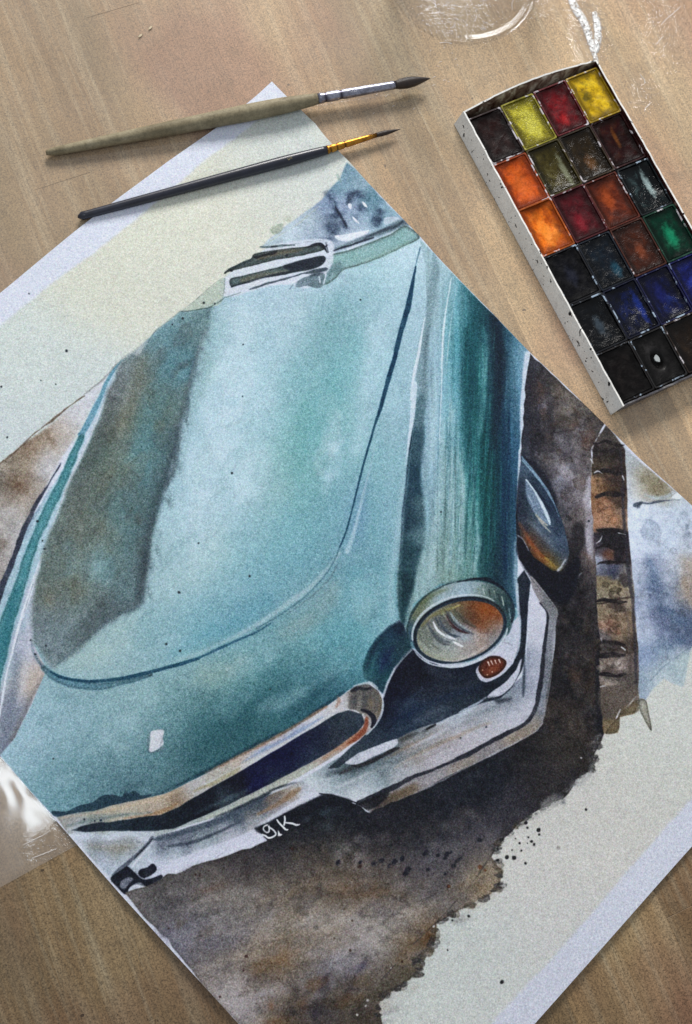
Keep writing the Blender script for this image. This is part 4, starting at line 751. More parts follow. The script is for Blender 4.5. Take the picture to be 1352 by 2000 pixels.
    for p, w, c, a in [([(1000, 1372), (940, 1398), (870, 1428), (800, 1462)], [4, 6, 8, 4], (140, 142, 152), .6), ([(960, 1410), (900, 1434), (840, 1462), (770, 1500)], [3, 5, 6, 3], (150, 132, 112), .6), ([(900, 1446), (850, 1470), (790, 1500)], [2, 4, 3], (126, 118, 112), .6),
                       ([(846, 1432), (818, 1448), (790, 1462), (750, 1484)], [3, 5, 5, 2], (138, 112, 84), .55), ([(880, 1420), (840, 1440), (806, 1458)], [3, 5, 2], (206, 210, 222), .8), ([(895, 1392), (860, 1410), (820, 1432)], [3, 6, 5], (196, 208, 222), .7), ([(930, 1380), (910, 1392), (895, 1400)], [8, 8, 4], (200, 212, 226), .7),
                       ([(980, 1390), (920, 1414), (860, 1446)], [2, 3, 2], (170, 172, 182), .8), ([(1000, 1366), (960, 1384), (930, 1396)], [5, 7, 4], (116, 128, 140), .6), ([(720, 1512), (770, 1490), (830, 1462), (870, 1444)], [3, 4, 3, 2], (104, 116, 120), .6),
                       ([(640, 1512), (690, 1500), (730, 1480), (760, 1462)], [8, 14, 14, 6], (62, 76, 88), .6), ([(655, 1540), (700, 1520), (760, 1494)], [3, 4, 2], (216, 222, 230), .6)]: L(p, w, c, a, 1.5, 1)
    L([(1054, 1176), (1070, 1200), (1066, 1244), (1060, 1292), (1053, 1350), (1047, 1382), (1026, 1413), (982, 1436), (923, 1468), (848, 1502), (808, 1518), (760, 1542), (733, 1556), (702, 1570)], [2, 4, 5, 8, 7, 7, 8, 7, 8, 6, 8, 9, 12, 10], (36, 40, 54), .9, .9, .8)
    W([(706, 1566), (740, 1550), (760, 1546), (748, 1566), (728, 1578), (712, 1580)], (26, 28, 36), .85, 1.4, 1)
    L([(700, 1574), (710, 1580), (722, 1588)], [2, 3.5, 2], (222, 228, 240), .95, .7, .4)
    L([(1020, 1408), (1044, 1392), (1050, 1370)], [3, 5, 3], (92, 96, 108), .5, 2, 1)
    L([(1037, 1130), (1062, 1160), (1086, 1190)], [2, 2, 2], (92, 92, 100), .7, .9, .7)
    L([(1084, 1214), (1078, 1300), (1062, 1400), (1040, 1432), (930, 1490), (810, 1552)], [1.5, 2, 2, 2, 2, 2], (176, 180, 190), .45, .9, .8)
    W([(672, 1486), (690, 1474), (720, 1462), (768, 1443), (778, 1448), (772, 1458), (740, 1474), (703, 1490), (686, 1492)], (204, 208, 222), .95, .9, .7)
    L([(686, 1496), (706, 1494), (740, 1480), (766, 1466), (780, 1460)], [3, 6, 6, 7, 4], (38, 38, 46), .9, 1, .8); L([(664, 1512), (680, 1503), (700, 1496)], [3, 5, 3], (60, 62, 66), .75, 1.3, 1)
    L([(780, 1446), (800, 1436), (826, 1428), (850, 1418)], [7, 9, 6, 4], (58, 60, 62), .75, 1.6, 1.2); L([(834, 1424), (850, 1416)], [4, 3], (26, 28, 36), .9, .9, .8)
    # dark wing underside with lamp
    F([(806, 1268), (835, 1292), (870, 1303), (905, 1302), (936, 1288), (948, 1282), (1000, 1296), (1010, 1272), (1015, 1220), (1010, 1130), (1024, 1112), (1037, 1136), (1032, 1180), (1028, 1240), (1024, 1290), (1018, 1310), (1000, 1340), (978, 1362), (940, 1372), (892, 1394), (850, 1414), (818, 1422), (771, 1444), (700, 1470), (660, 1500), (640, 1502), (690, 1455), (730, 1422), (744, 1396), (749, 1366), (756, 1337), (771, 1307), (789, 1283)],
      [(800, 1300, 16, 22, 44), (770, 1350, 14, 20, 48), (760, 1400, 18, 28, 54), (820, 1330, 18, 24, 44), (860, 1320, 34, 44, 64), (900, 1320, 22, 34, 56), (930, 1340, 34, 46, 66), (960, 1340, 24, 36, 54), (850, 1360, 40, 52, 72), (800, 1390, 26, 48, 78), (880, 1370, 34, 50, 68), (780, 1420, 44, 66, 90), (820, 1400, 56, 72, 92), (860, 1395, 60, 76, 96),
       (740, 1440, 44, 60, 80), (700, 1465, 56, 72, 88), (920, 1370, 52, 66, 82), (1000, 1310, 28, 38, 54), (1018, 1270, 28, 38, 54), (1022, 1200, 32, 42, 60), (1022, 1140, 34, 46, 64), (650, 1495, 50, 62, 76)],
      soft=1.1, sig=16, wob=.8, mott=5, sm=False)
    L([(780, 1290), (770, 1330), (756, 1370), (750, 1400)], [3, 6, 10, 8], (8, 14, 44), .7, 3, 1)
    for p, w, c, a, sf in [([(770, 1410), (830, 1380), (900, 1350), (950, 1336)], [8, 10, 9, 4], (18, 40, 78), .55, 4), ([(830, 1290), (840, 1310), (870, 1322), (900, 1318)], [6, 10, 10, 6], (60, 68, 84), .4, 4), ([(775, 1430), (840, 1396), (890, 1376)], [5, 8, 4], (84, 100, 120), .5, 3),
                           ([(860, 1346), (920, 1336), (950, 1320)], [6, 10, 5], (56, 62, 74), .45, 4), ([(830, 1340), (800, 1370), (780, 1392)], [5, 8, 5], (50, 66, 90), .5, 3)]: L(p, w, c, a, sf, 1.5)
    # white body corner under the headlamp
    W([(992, 1222), (1004, 1214), (1014, 1206), (1016, 1240), (1012, 1266), (1007, 1280), (1000, 1298), (980, 1318), (955, 1332), (940, 1330), (931, 1318), (930, 1306), (944, 1290), (930, 1290), (948, 1270), (975, 1252)], (200, 204, 222), .96, 1, .6)
    W([(872, 1296), (920, 1290), (960, 1268), (985, 1240), (988, 1262), (962, 1280), (940, 1290), (905, 1303), (875, 1304)], (198, 204, 220), .9, 1, .6)
    L([(978, 1254), (992, 1256), (1002, 1262)], [1.5, 2, 1.2], (150, 150, 166), .6, .9, .6)
    W([(952, 1361), (966, 1348), (984, 1336), (996, 1324), (1008, 1310), (1019, 1288), (1016, 1306), (1011, 1322), (999, 1342), (980, 1358), (966, 1362)], (202, 206, 222), .96, .9, .9)
    L([(952, 1362), (930, 1374), (905, 1386), (896, 1390)], [1.5, 3, 3, 1.5], (188, 200, 216), .8, .9, .8)
    L([(942, 1366), (966, 1364), (972, 1370), (1000, 1364)], [4, 5, 10, 3], (46, 54, 68), .75, 2, 1)
    L([(1037, 1150), (1034, 1190), (1030, 1240), (1027, 1290), (1020, 1320)], [1.5, 2.2, 2.2, 2, 1.2], (196, 206, 222), .85, .8, .4)
    L([(1026, 1270), (1024, 1310), (1022, 1345), (1021, 1362)], [3, 6, 5, 2], (58, 72, 90), .75, 1.3, .7)
    L([(1010, 1140), (1012, 1180), (1016, 1220), (1014, 1262), (1006, 1288)], [5, 6, 4, 3, 2], (188, 204, 220), .8, 1, .5)
    # amber lamp
    W([(934, 1304), (945, 1289), (960, 1282), (978, 1284), (990, 1292), (985, 1305), (969, 1319), (950, 1325), (938, 1317)], (112, 50, 34), .97, .8, .5, rim=1.4)
    Db(962, 1306, 18, 8, -25, (170, 86, 52), .55, .2); Db(948, 1304, 7, 7, 0, (84, 36, 30), .5); L([(941, 1290), (958, 1282), (978, 1283)], 1.6, (40, 20, 26), .8, .8, .4)
    for x in (955, 962, 969, 977): L([(x - 2, 1292 - (x - 955) * .18), (x + 1, 1300 - (x - 955) * .22)], [2.6, 1.6], (232, 214, 206), .95, .6, .3)
    K.spots([(952, 1318, 1.2), (962, 1312, 1.4), (943, 1309, 1.)], (226, 190, 170))
    # --- headlamp
    th = math.radians(-17)
    def el(cx, cy, a, b, t0=0, t1=360, n=26, tt=th):
        r = [math.radians(t0 + (t1 - t0) * i / (n - (0 if (t1 - t0) % 360 == 0 else 1))) for i in range(n)]
        return [(cx + a * math.cos(k) * math.cos(tt) - b * math.sin(k) * math.sin(tt), cy + a * math.cos(k) * math.sin(tt) + b * math.sin(k) * math.cos(tt)) for k in r]
    W(el(899, 1214, 106, 78), (34, 72, 90), .5, 3, .8)
    F([(800, 1256), (796, 1226), (806, 1192), (830, 1164), (862, 1145), (900, 1136), (940, 1136), (972, 1146), (994, 1164), (1003, 1192), (1000, 1222), (988, 1240), (960, 1200), (900, 1180), (840, 1210)],
      [(802, 1230, 56, 88, 106), (812, 1196, 110, 120, 96), (830, 1175, 104, 116, 92), (850, 1160, 150, 174, 186), (880, 1152, 140, 160, 164), (900, 1160, 158, 184, 200), (930, 1150, 150, 172, 184), (945, 1160, 108, 128, 118), (960, 1152, 84, 110, 114), (980, 1165, 60, 88, 92), (994, 1185, 40, 72, 84), (996, 1210, 62, 96, 104), (850, 1188, 160, 184, 196), (890, 1172, 180, 200, 216)],
      soft=1.2, sig=12, wob=.5, mott=3)
    L([(798, 1250), (796, 1224), (808, 1192), (832, 1164), (866, 1144), (900, 1134)], [3, 3, 4, 3, 2, 2], (32, 58, 66), .8, 1, .5)
    L([(822, 1180), (848, 1160), (874, 1150)], [6, 9, 3], (98, 110, 74), .55, 2, .8)
    L([(892, 1138), (920, 1132), (946, 1132), (972, 1142), (988, 1156)], [1.5, 4, 6, 6, 3], (18, 28, 48), .92, 1, .5); L([(920, 1132), (950, 1128), (968, 1134)], [1, 2.5, 1], (18, 28, 48), .8, .8, .5)
    L([(988, 1156), (1000, 1174), (1004, 1196), (1000, 1216)], [3, 4, 5, 3], (22, 40, 58), .85, 1.2, .5)
    for x, y, h, c in [(944, 1150, 12, (196, 214, 216)), (955, 1150, 14, (52, 72, 76)), (966, 1154, 14, (188, 200, 178)), (974, 1160, 16, (36, 52, 60)), (981, 1166, 18, (196, 208, 196)), (988, 1176, 20, (30, 48, 60)), (994, 1188, 20, (150, 176, 184)), (935, 1150, 10, (110, 120, 84))]:
        L([(x, y), (x + 3, y + h)], [2, 3.4, 1.6], c, .8, .9, .5)
    W(el(898, 1231, 94, 62), (26, 46, 66), .95, 1, .4)
    L(el(898, 1233, 97, 66, 20, 170), [2, 3, 4, 4, 3, 3, 2], (206, 216, 228), .9, .8, .4)
    L(el(897, 1228, 94, 63, 185, 330), [3, 4, 4, 3, 2], (202, 214, 224), .85, .9, .4)
    L(el(899, 1230, 91, 60, 180, 350), [3, 4, 4, 4, 3], (24, 34, 48), .9, .9, .4)
    F(el(899, 1232, 87, 56), [(830, 1240, 124, 132, 124), (840, 1265, 150, 158, 148), (870, 1280, 160, 166, 156), (860, 1250, 132, 142, 146), (850, 1225, 120, 124, 122), (880, 1210, 96, 100, 98), (890, 1190, 120, 118, 96), (905, 1180, 128, 96, 66), (930, 1180, 132, 74, 42), (950, 1190, 144, 74, 34), (970, 1200, 142, 80, 46),
       (940, 1215, 150, 84, 46), (960, 1225, 140, 104, 84), (920, 1205, 112, 78, 60), (900, 1235, 130, 140, 152), (920, 1240, 156, 156, 162), (880, 1260, 146, 154, 158), (910, 1265, 160, 154, 152), (940, 1250, 158, 140, 132), (900, 1285, 164, 166, 162), (975, 1230, 140, 128, 128), (965, 1245, 140, 146, 154)],
      soft=1., sig=11, wob=.3, mott=5)
    L(el(899, 1232, 84, 53, 100, 260), [2, 3, 3, 2], (150, 150, 120), .6, 1.2, .5)
    for p, w, c in [([(846, 1214), (856, 1232), (872, 1244), (884, 1250)], [2, 4, 3, 1.5], (216, 224, 230)), ([(858, 1206), (866, 1222), (880, 1238), (900, 1244)], [2, 5, 5, 2], (70, 84, 100)), ([(868, 1198), (878, 1218), (894, 1232), (916, 1238)], [2, 4, 3, 1.5], (74, 44, 48)),
                    ([(880, 1196), (890, 1212), (904, 1226), (918, 1234)], [3, 6, 6, 3], (150, 164, 170)), ([(840, 1226), (850, 1244), (864, 1256), (880, 1260)], [2, 4, 4, 2], (86, 94, 96)), ([(886, 1254), (894, 1258), (904, 1262)], [3, 5, 3], (226, 230, 236)), ([(830, 1232), (840, 1254), (858, 1268)], [2, 3, 2], (112, 120, 112)),
                    ([(886, 1190), (894, 1204), (906, 1216)], [2, 3, 2], (92, 96, 84)), ([(874, 1190), (888, 1186), (900, 1182)], [3, 4, 3], (176, 168, 110)), ([(862, 1200), (872, 1196)], [3, 3], (140, 140, 100)), ([(896, 1200), (910, 1216), (930, 1226)], [2, 3, 2], (60, 48, 44))]:
        L(p, w, c, .85, .9, .5)
    for q, w, c in [([(836, 1218), (846, 1236), (862, 1250), (880, 1256)], [3, 6, 6, 3], (72, 84, 96)), ([(852, 1208), (862, 1226), (878, 1240), (892, 1246)], [3, 5, 5, 2], (58, 70, 88)), ([(872, 1192), (884, 1212), (902, 1228), (924, 1238)], [2, 4, 5, 2], (54, 62, 76)), ([(892, 1192), (908, 1210), (928, 1226)], [3, 5, 3], (88, 92, 84)),
                    ([(818, 1228), (822, 1246), (836, 1264), (856, 1276)], [3, 5, 4, 2], (96, 106, 100)), ([(866, 1196), (872, 1206), (884, 1222)], [3, 5, 3], (150, 156, 150)), ([(824, 1222), (840, 1206), (862, 1194), (886, 1184)], [4, 6, 7, 4], (128, 124, 82))]: L(q, w, c, .7, 1.3, .8)
    for q, w, c in [([(846, 1214), (856, 1232), (870, 1242)], [2, 4.5, 2], (226, 232, 238)), ([(872, 1240), (882, 1246), (890, 1249)], [2, 3.6, 2], (220, 226, 232)), ([(888, 1254), (896, 1259), (904, 1262)], [3, 5, 3], (228, 232, 236)), ([(872, 1202), (880, 1216), (896, 1230), (914, 1237)], [1.5, 2.6, 3, 2], (64, 30, 40))]: L(q, w, c, .9, .8, .5)
    Db(950, 1190, 26, 12, 10, (172, 92, 34), .5, .4); Db(930, 1212, 22, 12, 20, (104, 60, 36), .45, .5); Db(908, 1246, 12, 9, 0, (156, 178, 190), .5)
    L(el(899, 1232, 88, 57, -20, 60), [1.5, 3, 2], (44, 66, 84), .7, 1, .4); L([(870, 1290), (896, 1290), (930, 1274), (950, 1262)], [2, 3, 3, 1.5], (196, 190, 186), .7, 1., .5)
    # dark teal hollow between nose and headlamp
    F([(781, 1211), (760, 1222), (735, 1248), (718, 1275), (709, 1301), (712, 1322), (738, 1346), (748, 1356), (756, 1336), (771, 1307), (789, 1283), (806, 1266), (798, 1242), (790, 1220)],
      [(780, 1225, 20, 40, 66), (760, 1240, 28, 66, 92), (735, 1262, 28, 70, 92), (720, 1290, 30, 84, 98), (716, 1320, 44, 96, 110), (740, 1300, 46, 98, 116), (752, 1290, 24, 50, 92), (740, 1335, 34, 72, 92), (785, 1260, 28, 62, 80), (765, 1290, 30, 72, 88), (798, 1258, 40, 80, 92), (748, 1320, 30, 84, 96)], soft=1.3, sig=10, wob=.9, mott=5, sm=False)
    L([(766, 1224), (742, 1250), (726, 1276), (716, 1304)], [3, 4, 4, 3], (18, 40, 66), .6, 1.6, .8); L([(770, 1262), (752, 1290), (744, 1316)], [6, 12, 6], (16, 30, 84), .5, 2.6, .8); L([(744, 1262), (730, 1292), (726, 1320)], [2, 4, 3], (84, 144, 152), .5, 1.6, .8)
    L([(806, 1268), (789, 1285), (771, 1309), (757, 1337), (749, 1362)], [2, 2, 1.6, 1.5], (150, 166, 176), .8, .7, .5)
    L([(783, 1212), (760, 1222), (738, 1244)], [3, 3, 2], (170, 200, 210), .6, 1.6, .8)
    # --- dark edge under the nose
    W([(100, 1584), (130, 1584), (160, 1572), (180, 1566), (196, 1554), (214, 1550), (236, 1556), (244, 1544), (250, 1552), (262, 1548), (280, 1556), (298, 1552), (290, 1560), (259, 1568), (222, 1572), (190, 1584), (150, 1590), (112, 1596)], (36, 66, 86), .92, 1, 1)
    L([(240, 1546), (262, 1534), (280, 1530)], [5, 8, 3], (66, 104, 118), .6, 1.6, 1.5)
    L([(300, 1556), (370, 1522), (430, 1492), (500, 1454), (560, 1426), (620, 1388), (672, 1352)], [3, 5, 5, 5, 4, 5, 3], (16, 54, 74), .8, 1.5, .9)
    # --- chrome mouth
    F([(111, 1596), (150, 1588), (185, 1583), (222, 1572), (259, 1564), (322, 1551), (370, 1527), (425, 1501), (474, 1476), (548, 1438), (622, 1392), (674, 1355), (696, 1339), (718, 1334), (740, 1350), (748, 1364), (745, 1392), (730, 1422), (696, 1448), (640, 1486), (585, 1518), (511, 1559), (437, 1592), (400, 1604), (333, 1624), (300, 1636), (250, 1634), (133, 1628)],
      [(130, 1605, 150, 152, 150), (180, 1596, 146, 152, 146), (240, 1580, 176, 170, 156), (300, 1566, 176, 164, 148), (350, 1552, 150, 132, 112), (370, 1540, 182, 182, 184), (430, 1512, 180, 178, 170), (480, 1482, 188, 176, 166), (500, 1476, 172, 180, 198), (550, 1450, 184, 184, 196), (580, 1430, 176, 184, 204), (620, 1404, 196, 200, 210),
       (660, 1374, 200, 200, 206), (700, 1360, 120, 116, 112), (720, 1350, 96, 98, 104), (736, 1370, 110, 102, 90), (738, 1390, 120, 110, 96), (725, 1415, 170, 170, 176), (690, 1445, 170, 130, 110), (640, 1480, 170, 160, 154), (580, 1512, 168, 172, 164), (500, 1556, 168, 174, 168), (430, 1590, 166, 176, 174), (350, 1616, 170, 182, 184), (250, 1630, 190, 200, 212), (160, 1624, 184, 196, 210)],
      soft=.9, sig=12, wob=.6, mott=3, sm=False)
    for p, w, c, a in [([(120, 1598), (180, 1589), (240, 1576), (310, 1560), (360, 1540)], [2, 4, 6, 6, 3], (196, 180, 158), .7), ([(240, 1598), (290, 1592), (330, 1580), (350, 1568)], [2, 6, 8, 3], (158, 124, 90), .7), ([(130, 1612), (180, 1602), (240, 1592), (300, 1586)], [3, 6, 6, 3], (116, 132, 134), .7),
                       ([(400, 1510), (460, 1480), (520, 1450), (570, 1422), (640, 1378)], [2, 4, 5, 5, 3], (170, 130, 106), .7), ([(470, 1490), (520, 1462), (570, 1436), (630, 1400)], [2, 5, 6, 3], (116, 140, 180), .6), ([(400, 1532), (460, 1505), (520, 1474), (590, 1436), (650, 1396)], [4, 7, 8, 8, 5], (206, 210, 212), .8),
                       ([(380, 1545), (420, 1528), (470, 1500)], [4, 6, 3], (146, 138, 96), .6), ([(655, 1382), (662, 1368), (660, 1360)], [4, 8, 4], (150, 112, 92), .6)]: L(p, w, c, a, 1.4, .8)
    K.spots([(165, 1600, 1.6), (185, 1603, 1.6), (197, 1602, 2.2), (176, 1607, 1)], (20, 36, 56))
    F([(140, 1620), (160, 1612), (185, 1607), (222, 1603), (259, 1599), (314, 1592), (351, 1575), (407, 1543), (450, 1518), (500, 1488), (548, 1459), (622, 1415), (659, 1393), (681, 1386), (707, 1395), (713, 1410), (700, 1428), (659, 1459), (603, 1492), (550, 1520), (511, 1540), (450, 1570), (400, 1592), (340, 1616), (310, 1622), (259, 1624), (166, 1624)],
      [(160, 1618, 30, 44, 60), (220, 1612, 34, 52, 68), (280, 1608, 26, 42, 58), (340, 1595, 22, 34, 50), (400, 1568, 18, 26, 44), (460, 1530, 14, 18, 40), (500, 1520, 14, 20, 72), (540, 1490, 12, 18, 70), (580, 1465, 14, 22, 70), (620, 1440, 24, 36, 66), (650, 1415, 40, 54, 72), (680, 1400, 54, 68, 84), (695, 1420, 44, 60, 78), (600, 1475, 40, 54, 80), (540, 1515, 36, 50, 72), (450, 1560, 50, 66, 80), (660, 1445, 50, 60, 76)],
      soft=1., sig=13, wob=.8, mott=4, sm=False)
    L([(480, 1545), (520, 1520), (560, 1500)], [4, 8, 3], (20, 26, 92), .6, 3, 1); L([(560, 1480), (600, 1452), (640, 1420)], [5, 9, 5], (10, 16, 56), .6, 4, 1); L([(380, 1590), (430, 1568), (490, 1540)], [3, 6, 3], (96, 120, 130), .5, 2.4, 1)
    L([(133, 1620), (150, 1617), (146, 1622)], [5, 4, 2], (176, 188, 196), .6, 1.3, .6)
    # end of the mouth
    L([(676, 1386), (690, 1387), (702, 1392)], [1.5, 2.4, 1.5], (226, 230, 236), .95, .7, .4); L([(708, 1394), (712, 1402), (716, 1398)], [2, 3.2, 1.6], (210, 214, 222), .85, .8, .4)
    L([(716, 1402), (714, 1420), (702, 1436), (688, 1446), (676, 1454)], [6, 9, 9, 7, 3], (146, 74, 50), .9, 1.2, .7); L([(690, 1440), (660, 1462), (630, 1482)], [4, 5, 3], (176, 136, 112), .7, 1.4, .7)
    W([(684, 1352), (700, 1342), (722, 1340), (738, 1354), (742, 1372), (738, 1390), (728, 1396), (712, 1388), (694, 1386), (680, 1384)], (104, 102, 100), .9, 1.3, .7)
    L([(686, 1350), (700, 1343), (710, 1345), (726, 1342)], [5, 6, 3, 4], (26, 30, 44), .85, 1.2, 1); Db(692, 1368, 6, 14, 10, (70, 74, 84), .6); Db(712, 1366, 7, 16, 0, (58, 62, 74), .6); Db(724, 1374, 7, 12, 0, (132, 114, 88), .6); Db(702, 1372, 5, 14, 5, (150, 146, 140), .55)
    L([(706, 1386), (718, 1390), (728, 1400), (731, 1412), (726, 1422)], [4, 7, 9, 9, 4], (20, 24, 42), .93, .9, .6)
    L([(744, 1354), (749, 1370), (746, 1392), (736, 1414), (716, 1436)], [2, 3, 3.5, 3, 2], (208, 216, 228), .85, .9, .8); L([(690, 1341), (706, 1336), (724, 1334), (738, 1344)], [1.5, 3, 3, 2], (196, 208, 218), .8, .9, .8)
    # --- lower lip and bumper, left part
    F([(137, 1629), (300, 1634), (400, 1606), (437, 1594), (511, 1561), (560, 1536), (590, 1522), (622, 1549), (600, 1566), (555, 1592), (522, 1610), (500, 1620), (518, 1646), (455, 1663), (400, 1680), (318, 1708), (285, 1732), (246, 1746), (218, 1716), (180, 1676)],
      [(160, 1640, 196, 206, 222), (220, 1636, 200, 208, 224), (280, 1640, 204, 212, 228), (190, 1660, 140, 150, 158), (230, 1660, 136, 138, 134), (265, 1655, 150, 156, 160), (200, 1685, 180, 192, 208), (240, 1680, 176, 190, 204), (280, 1670, 186, 198, 212), (300, 1690, 196, 204, 222), (340, 1690, 208, 212, 230),
       (320, 1650, 110, 120, 136), (360, 1640, 112, 122, 138), (340, 1665, 170, 184, 196), (400, 1625, 116, 128, 140), (400, 1645, 160, 174, 182), (400, 1668, 206, 210, 228), (460, 1600, 90, 104, 120), (450, 1630, 168, 174, 186), (460, 1650, 206, 208, 224), (500, 1580, 80, 92, 104), (500, 1600, 150, 148, 150), (510, 1615, 196, 200, 216),
       (540, 1560, 110, 100, 92), (550, 1575, 170, 170, 184), (570, 1545, 160, 146, 132), (600, 1545, 190, 196, 208), (580, 1530, 160, 170, 180), (600, 1555, 206, 210, 226), (260, 1735, 120, 126, 140)],
      soft=.9, sig=11, wob=.6, mott=3, sm=False)
    L([(150, 1642), (200, 1645), (260, 1642), (280, 1650), (270, 1670)], [3, 4, 5, 6, 4], (134, 140, 146), .6, 2, 1); L([(170, 1650), (220, 1656), (262, 1652)], [6, 12, 6], (136, 132, 118), .45, 3, 1)
    L([(400, 1600), (450, 1580), (511, 1550), (570, 1520), (620, 1490)], [4, 5, 6, 6, 3], (186, 192, 184), .7, 1.2, .7)
    for p, w, c, a in [([(300, 1640), (340, 1632), (400, 1612), (450, 1592), (500, 1568), (526, 1550)], [4, 9, 11, 12, 12, 4], (72, 88, 106), .8), ([(330, 1652), (370, 1646), (420, 1628), (470, 1604)], [4, 7, 6, 3], (44, 58, 76), .7), ([(420, 1596), (470, 1576), (520, 1552), (560, 1530)], [2, 4, 6, 3], (36, 46, 62), .7),
                       ([(505, 1590), (540, 1572), (570, 1552), (586, 1540)], [5, 9, 10, 5], (146, 118, 92), .7), ([(530, 1548), (556, 1540), (576, 1530)], [3, 5, 2], (206, 212, 220), .8), ([(410, 1640), (460, 1620), (520, 1592)], [3, 5, 3], (142, 150, 162), .6), ([(500, 1616), (540, 1592), (590, 1562), (618, 1550)], [4, 7, 8, 5], (212, 216, 230), .8),
                       ([(526, 1545), (560, 1534), (580, 1528)], [2, 3, 1.5], (30, 38, 52), .7)]: L(p, w, c, a, 1.4, .8)
    W([(318, 1706), (330, 1686), (400, 1658), (460, 1636), (500, 1620), (516, 1644), (455, 1662), (400, 1679)], (212, 216, 234), .8, 1.3, .7)
    L([(452, 1640), (462, 1658)], 1.1, (150, 150, 170), .6, .7, .4); L([(482, 1630), (490, 1650)], 1.1, (150, 150, 170), .5, .7, .4); L([(420, 1676), (440, 1662), (448, 1644)], 1, (160, 160, 178), .6, .7, .4)
    L([(298, 1637), (286, 1652), (262, 1674), (240, 1696), (222, 1712)], [7, 7, 7, 9, 8], (84, 94, 112), .85, 1, .7); L([(299, 1638), (280, 1658), (262, 1678)], [2, 3, 2], (30, 38, 54), .8, .8, .5)
    L([(292, 1654), (272, 1676), (258, 1692)], [2, 3, 3], (216, 222, 236), .8, 1, .5)
    W([(216, 1716), (228, 1706), (248, 1691), (262, 1700), (280, 1716), (316, 1706), (317, 1713), (308, 1722), (286, 1731), (276, 1724), (262, 1726), (254, 1738), (245, 1746), (232, 1736)], ink, .96, .8, .9)
    W([(270, 1704), (276, 1696), (288, 1694), (300, 1687), (308, 1699), (300, 1708), (290, 1716), (276, 1712)], ink, .96, .8, .9)
    W([(236, 1720), (252, 1712), (262, 1716), (254, 1724), (244, 1736), (234, 1730)], (128, 134, 150), .9, 1, .7); W([(256, 1732), (268, 1726), (284, 1732), (276, 1736), (262, 1738), (250, 1746)], (214, 220, 234), .9, .8, .9)
    W([(283, 1716), (306, 1704), (316, 1698), (312, 1706), (292, 1716)], (206, 212, 228), .85, .8, .6)
    # badge
    W([(293, 1430), (322, 1425), (318, 1446), (321, 1462), (293, 1470), (289, 1456)], (112, 136, 146), .7, 1.2, .8); W([(296, 1429), (319, 1425), (316, 1440), (318, 1453), (306, 1464), (292, 1468), (294, 1446)], (216, 220, 230), .97, .8, .7)
    L([(290, 1440), (289, 1460), (294, 1470), (316, 1462)], [1.4, 2.4, 1.6], (92, 116, 130), .7, .8, .5); L([(314, 1434), (317, 1444), (313, 1454)], [1.5, 2, 1.5], (150, 160, 172), .7, .8, .5)
    K.sat = 0.85; K.tint = np.array([8, 7, 3], np.float32)
    # --- ground in the foreground
    gr = [(246, 1748), (285, 1732), (318, 1709), (400, 1681), (455, 1664), (518, 1647), (500, 1620), (522, 1611), (555, 1593), (600, 1567), (624, 1552), (650, 1553), (688, 1566), (712, 1584), (724, 1590), (810, 1553), (938, 1489), (1010, 1452), (1050, 1430), (1130, 1440), (1156, 1500), (1143, 1508), (1125, 1519), (1106, 1546), (1060, 1580), (1017, 1606),
          (985, 1634), (970, 1650), (960, 1672), (976, 1700), (978, 1731), (950, 1753), (887, 1786), (852, 1806), (850, 1837), (836, 1859), (816, 1874), (822, 1900), (738, 1953), (736, 1973), (750, 2010), (790, 2100), (780, 2260), (740, 2300), (480, 2010), (360, 1880)]
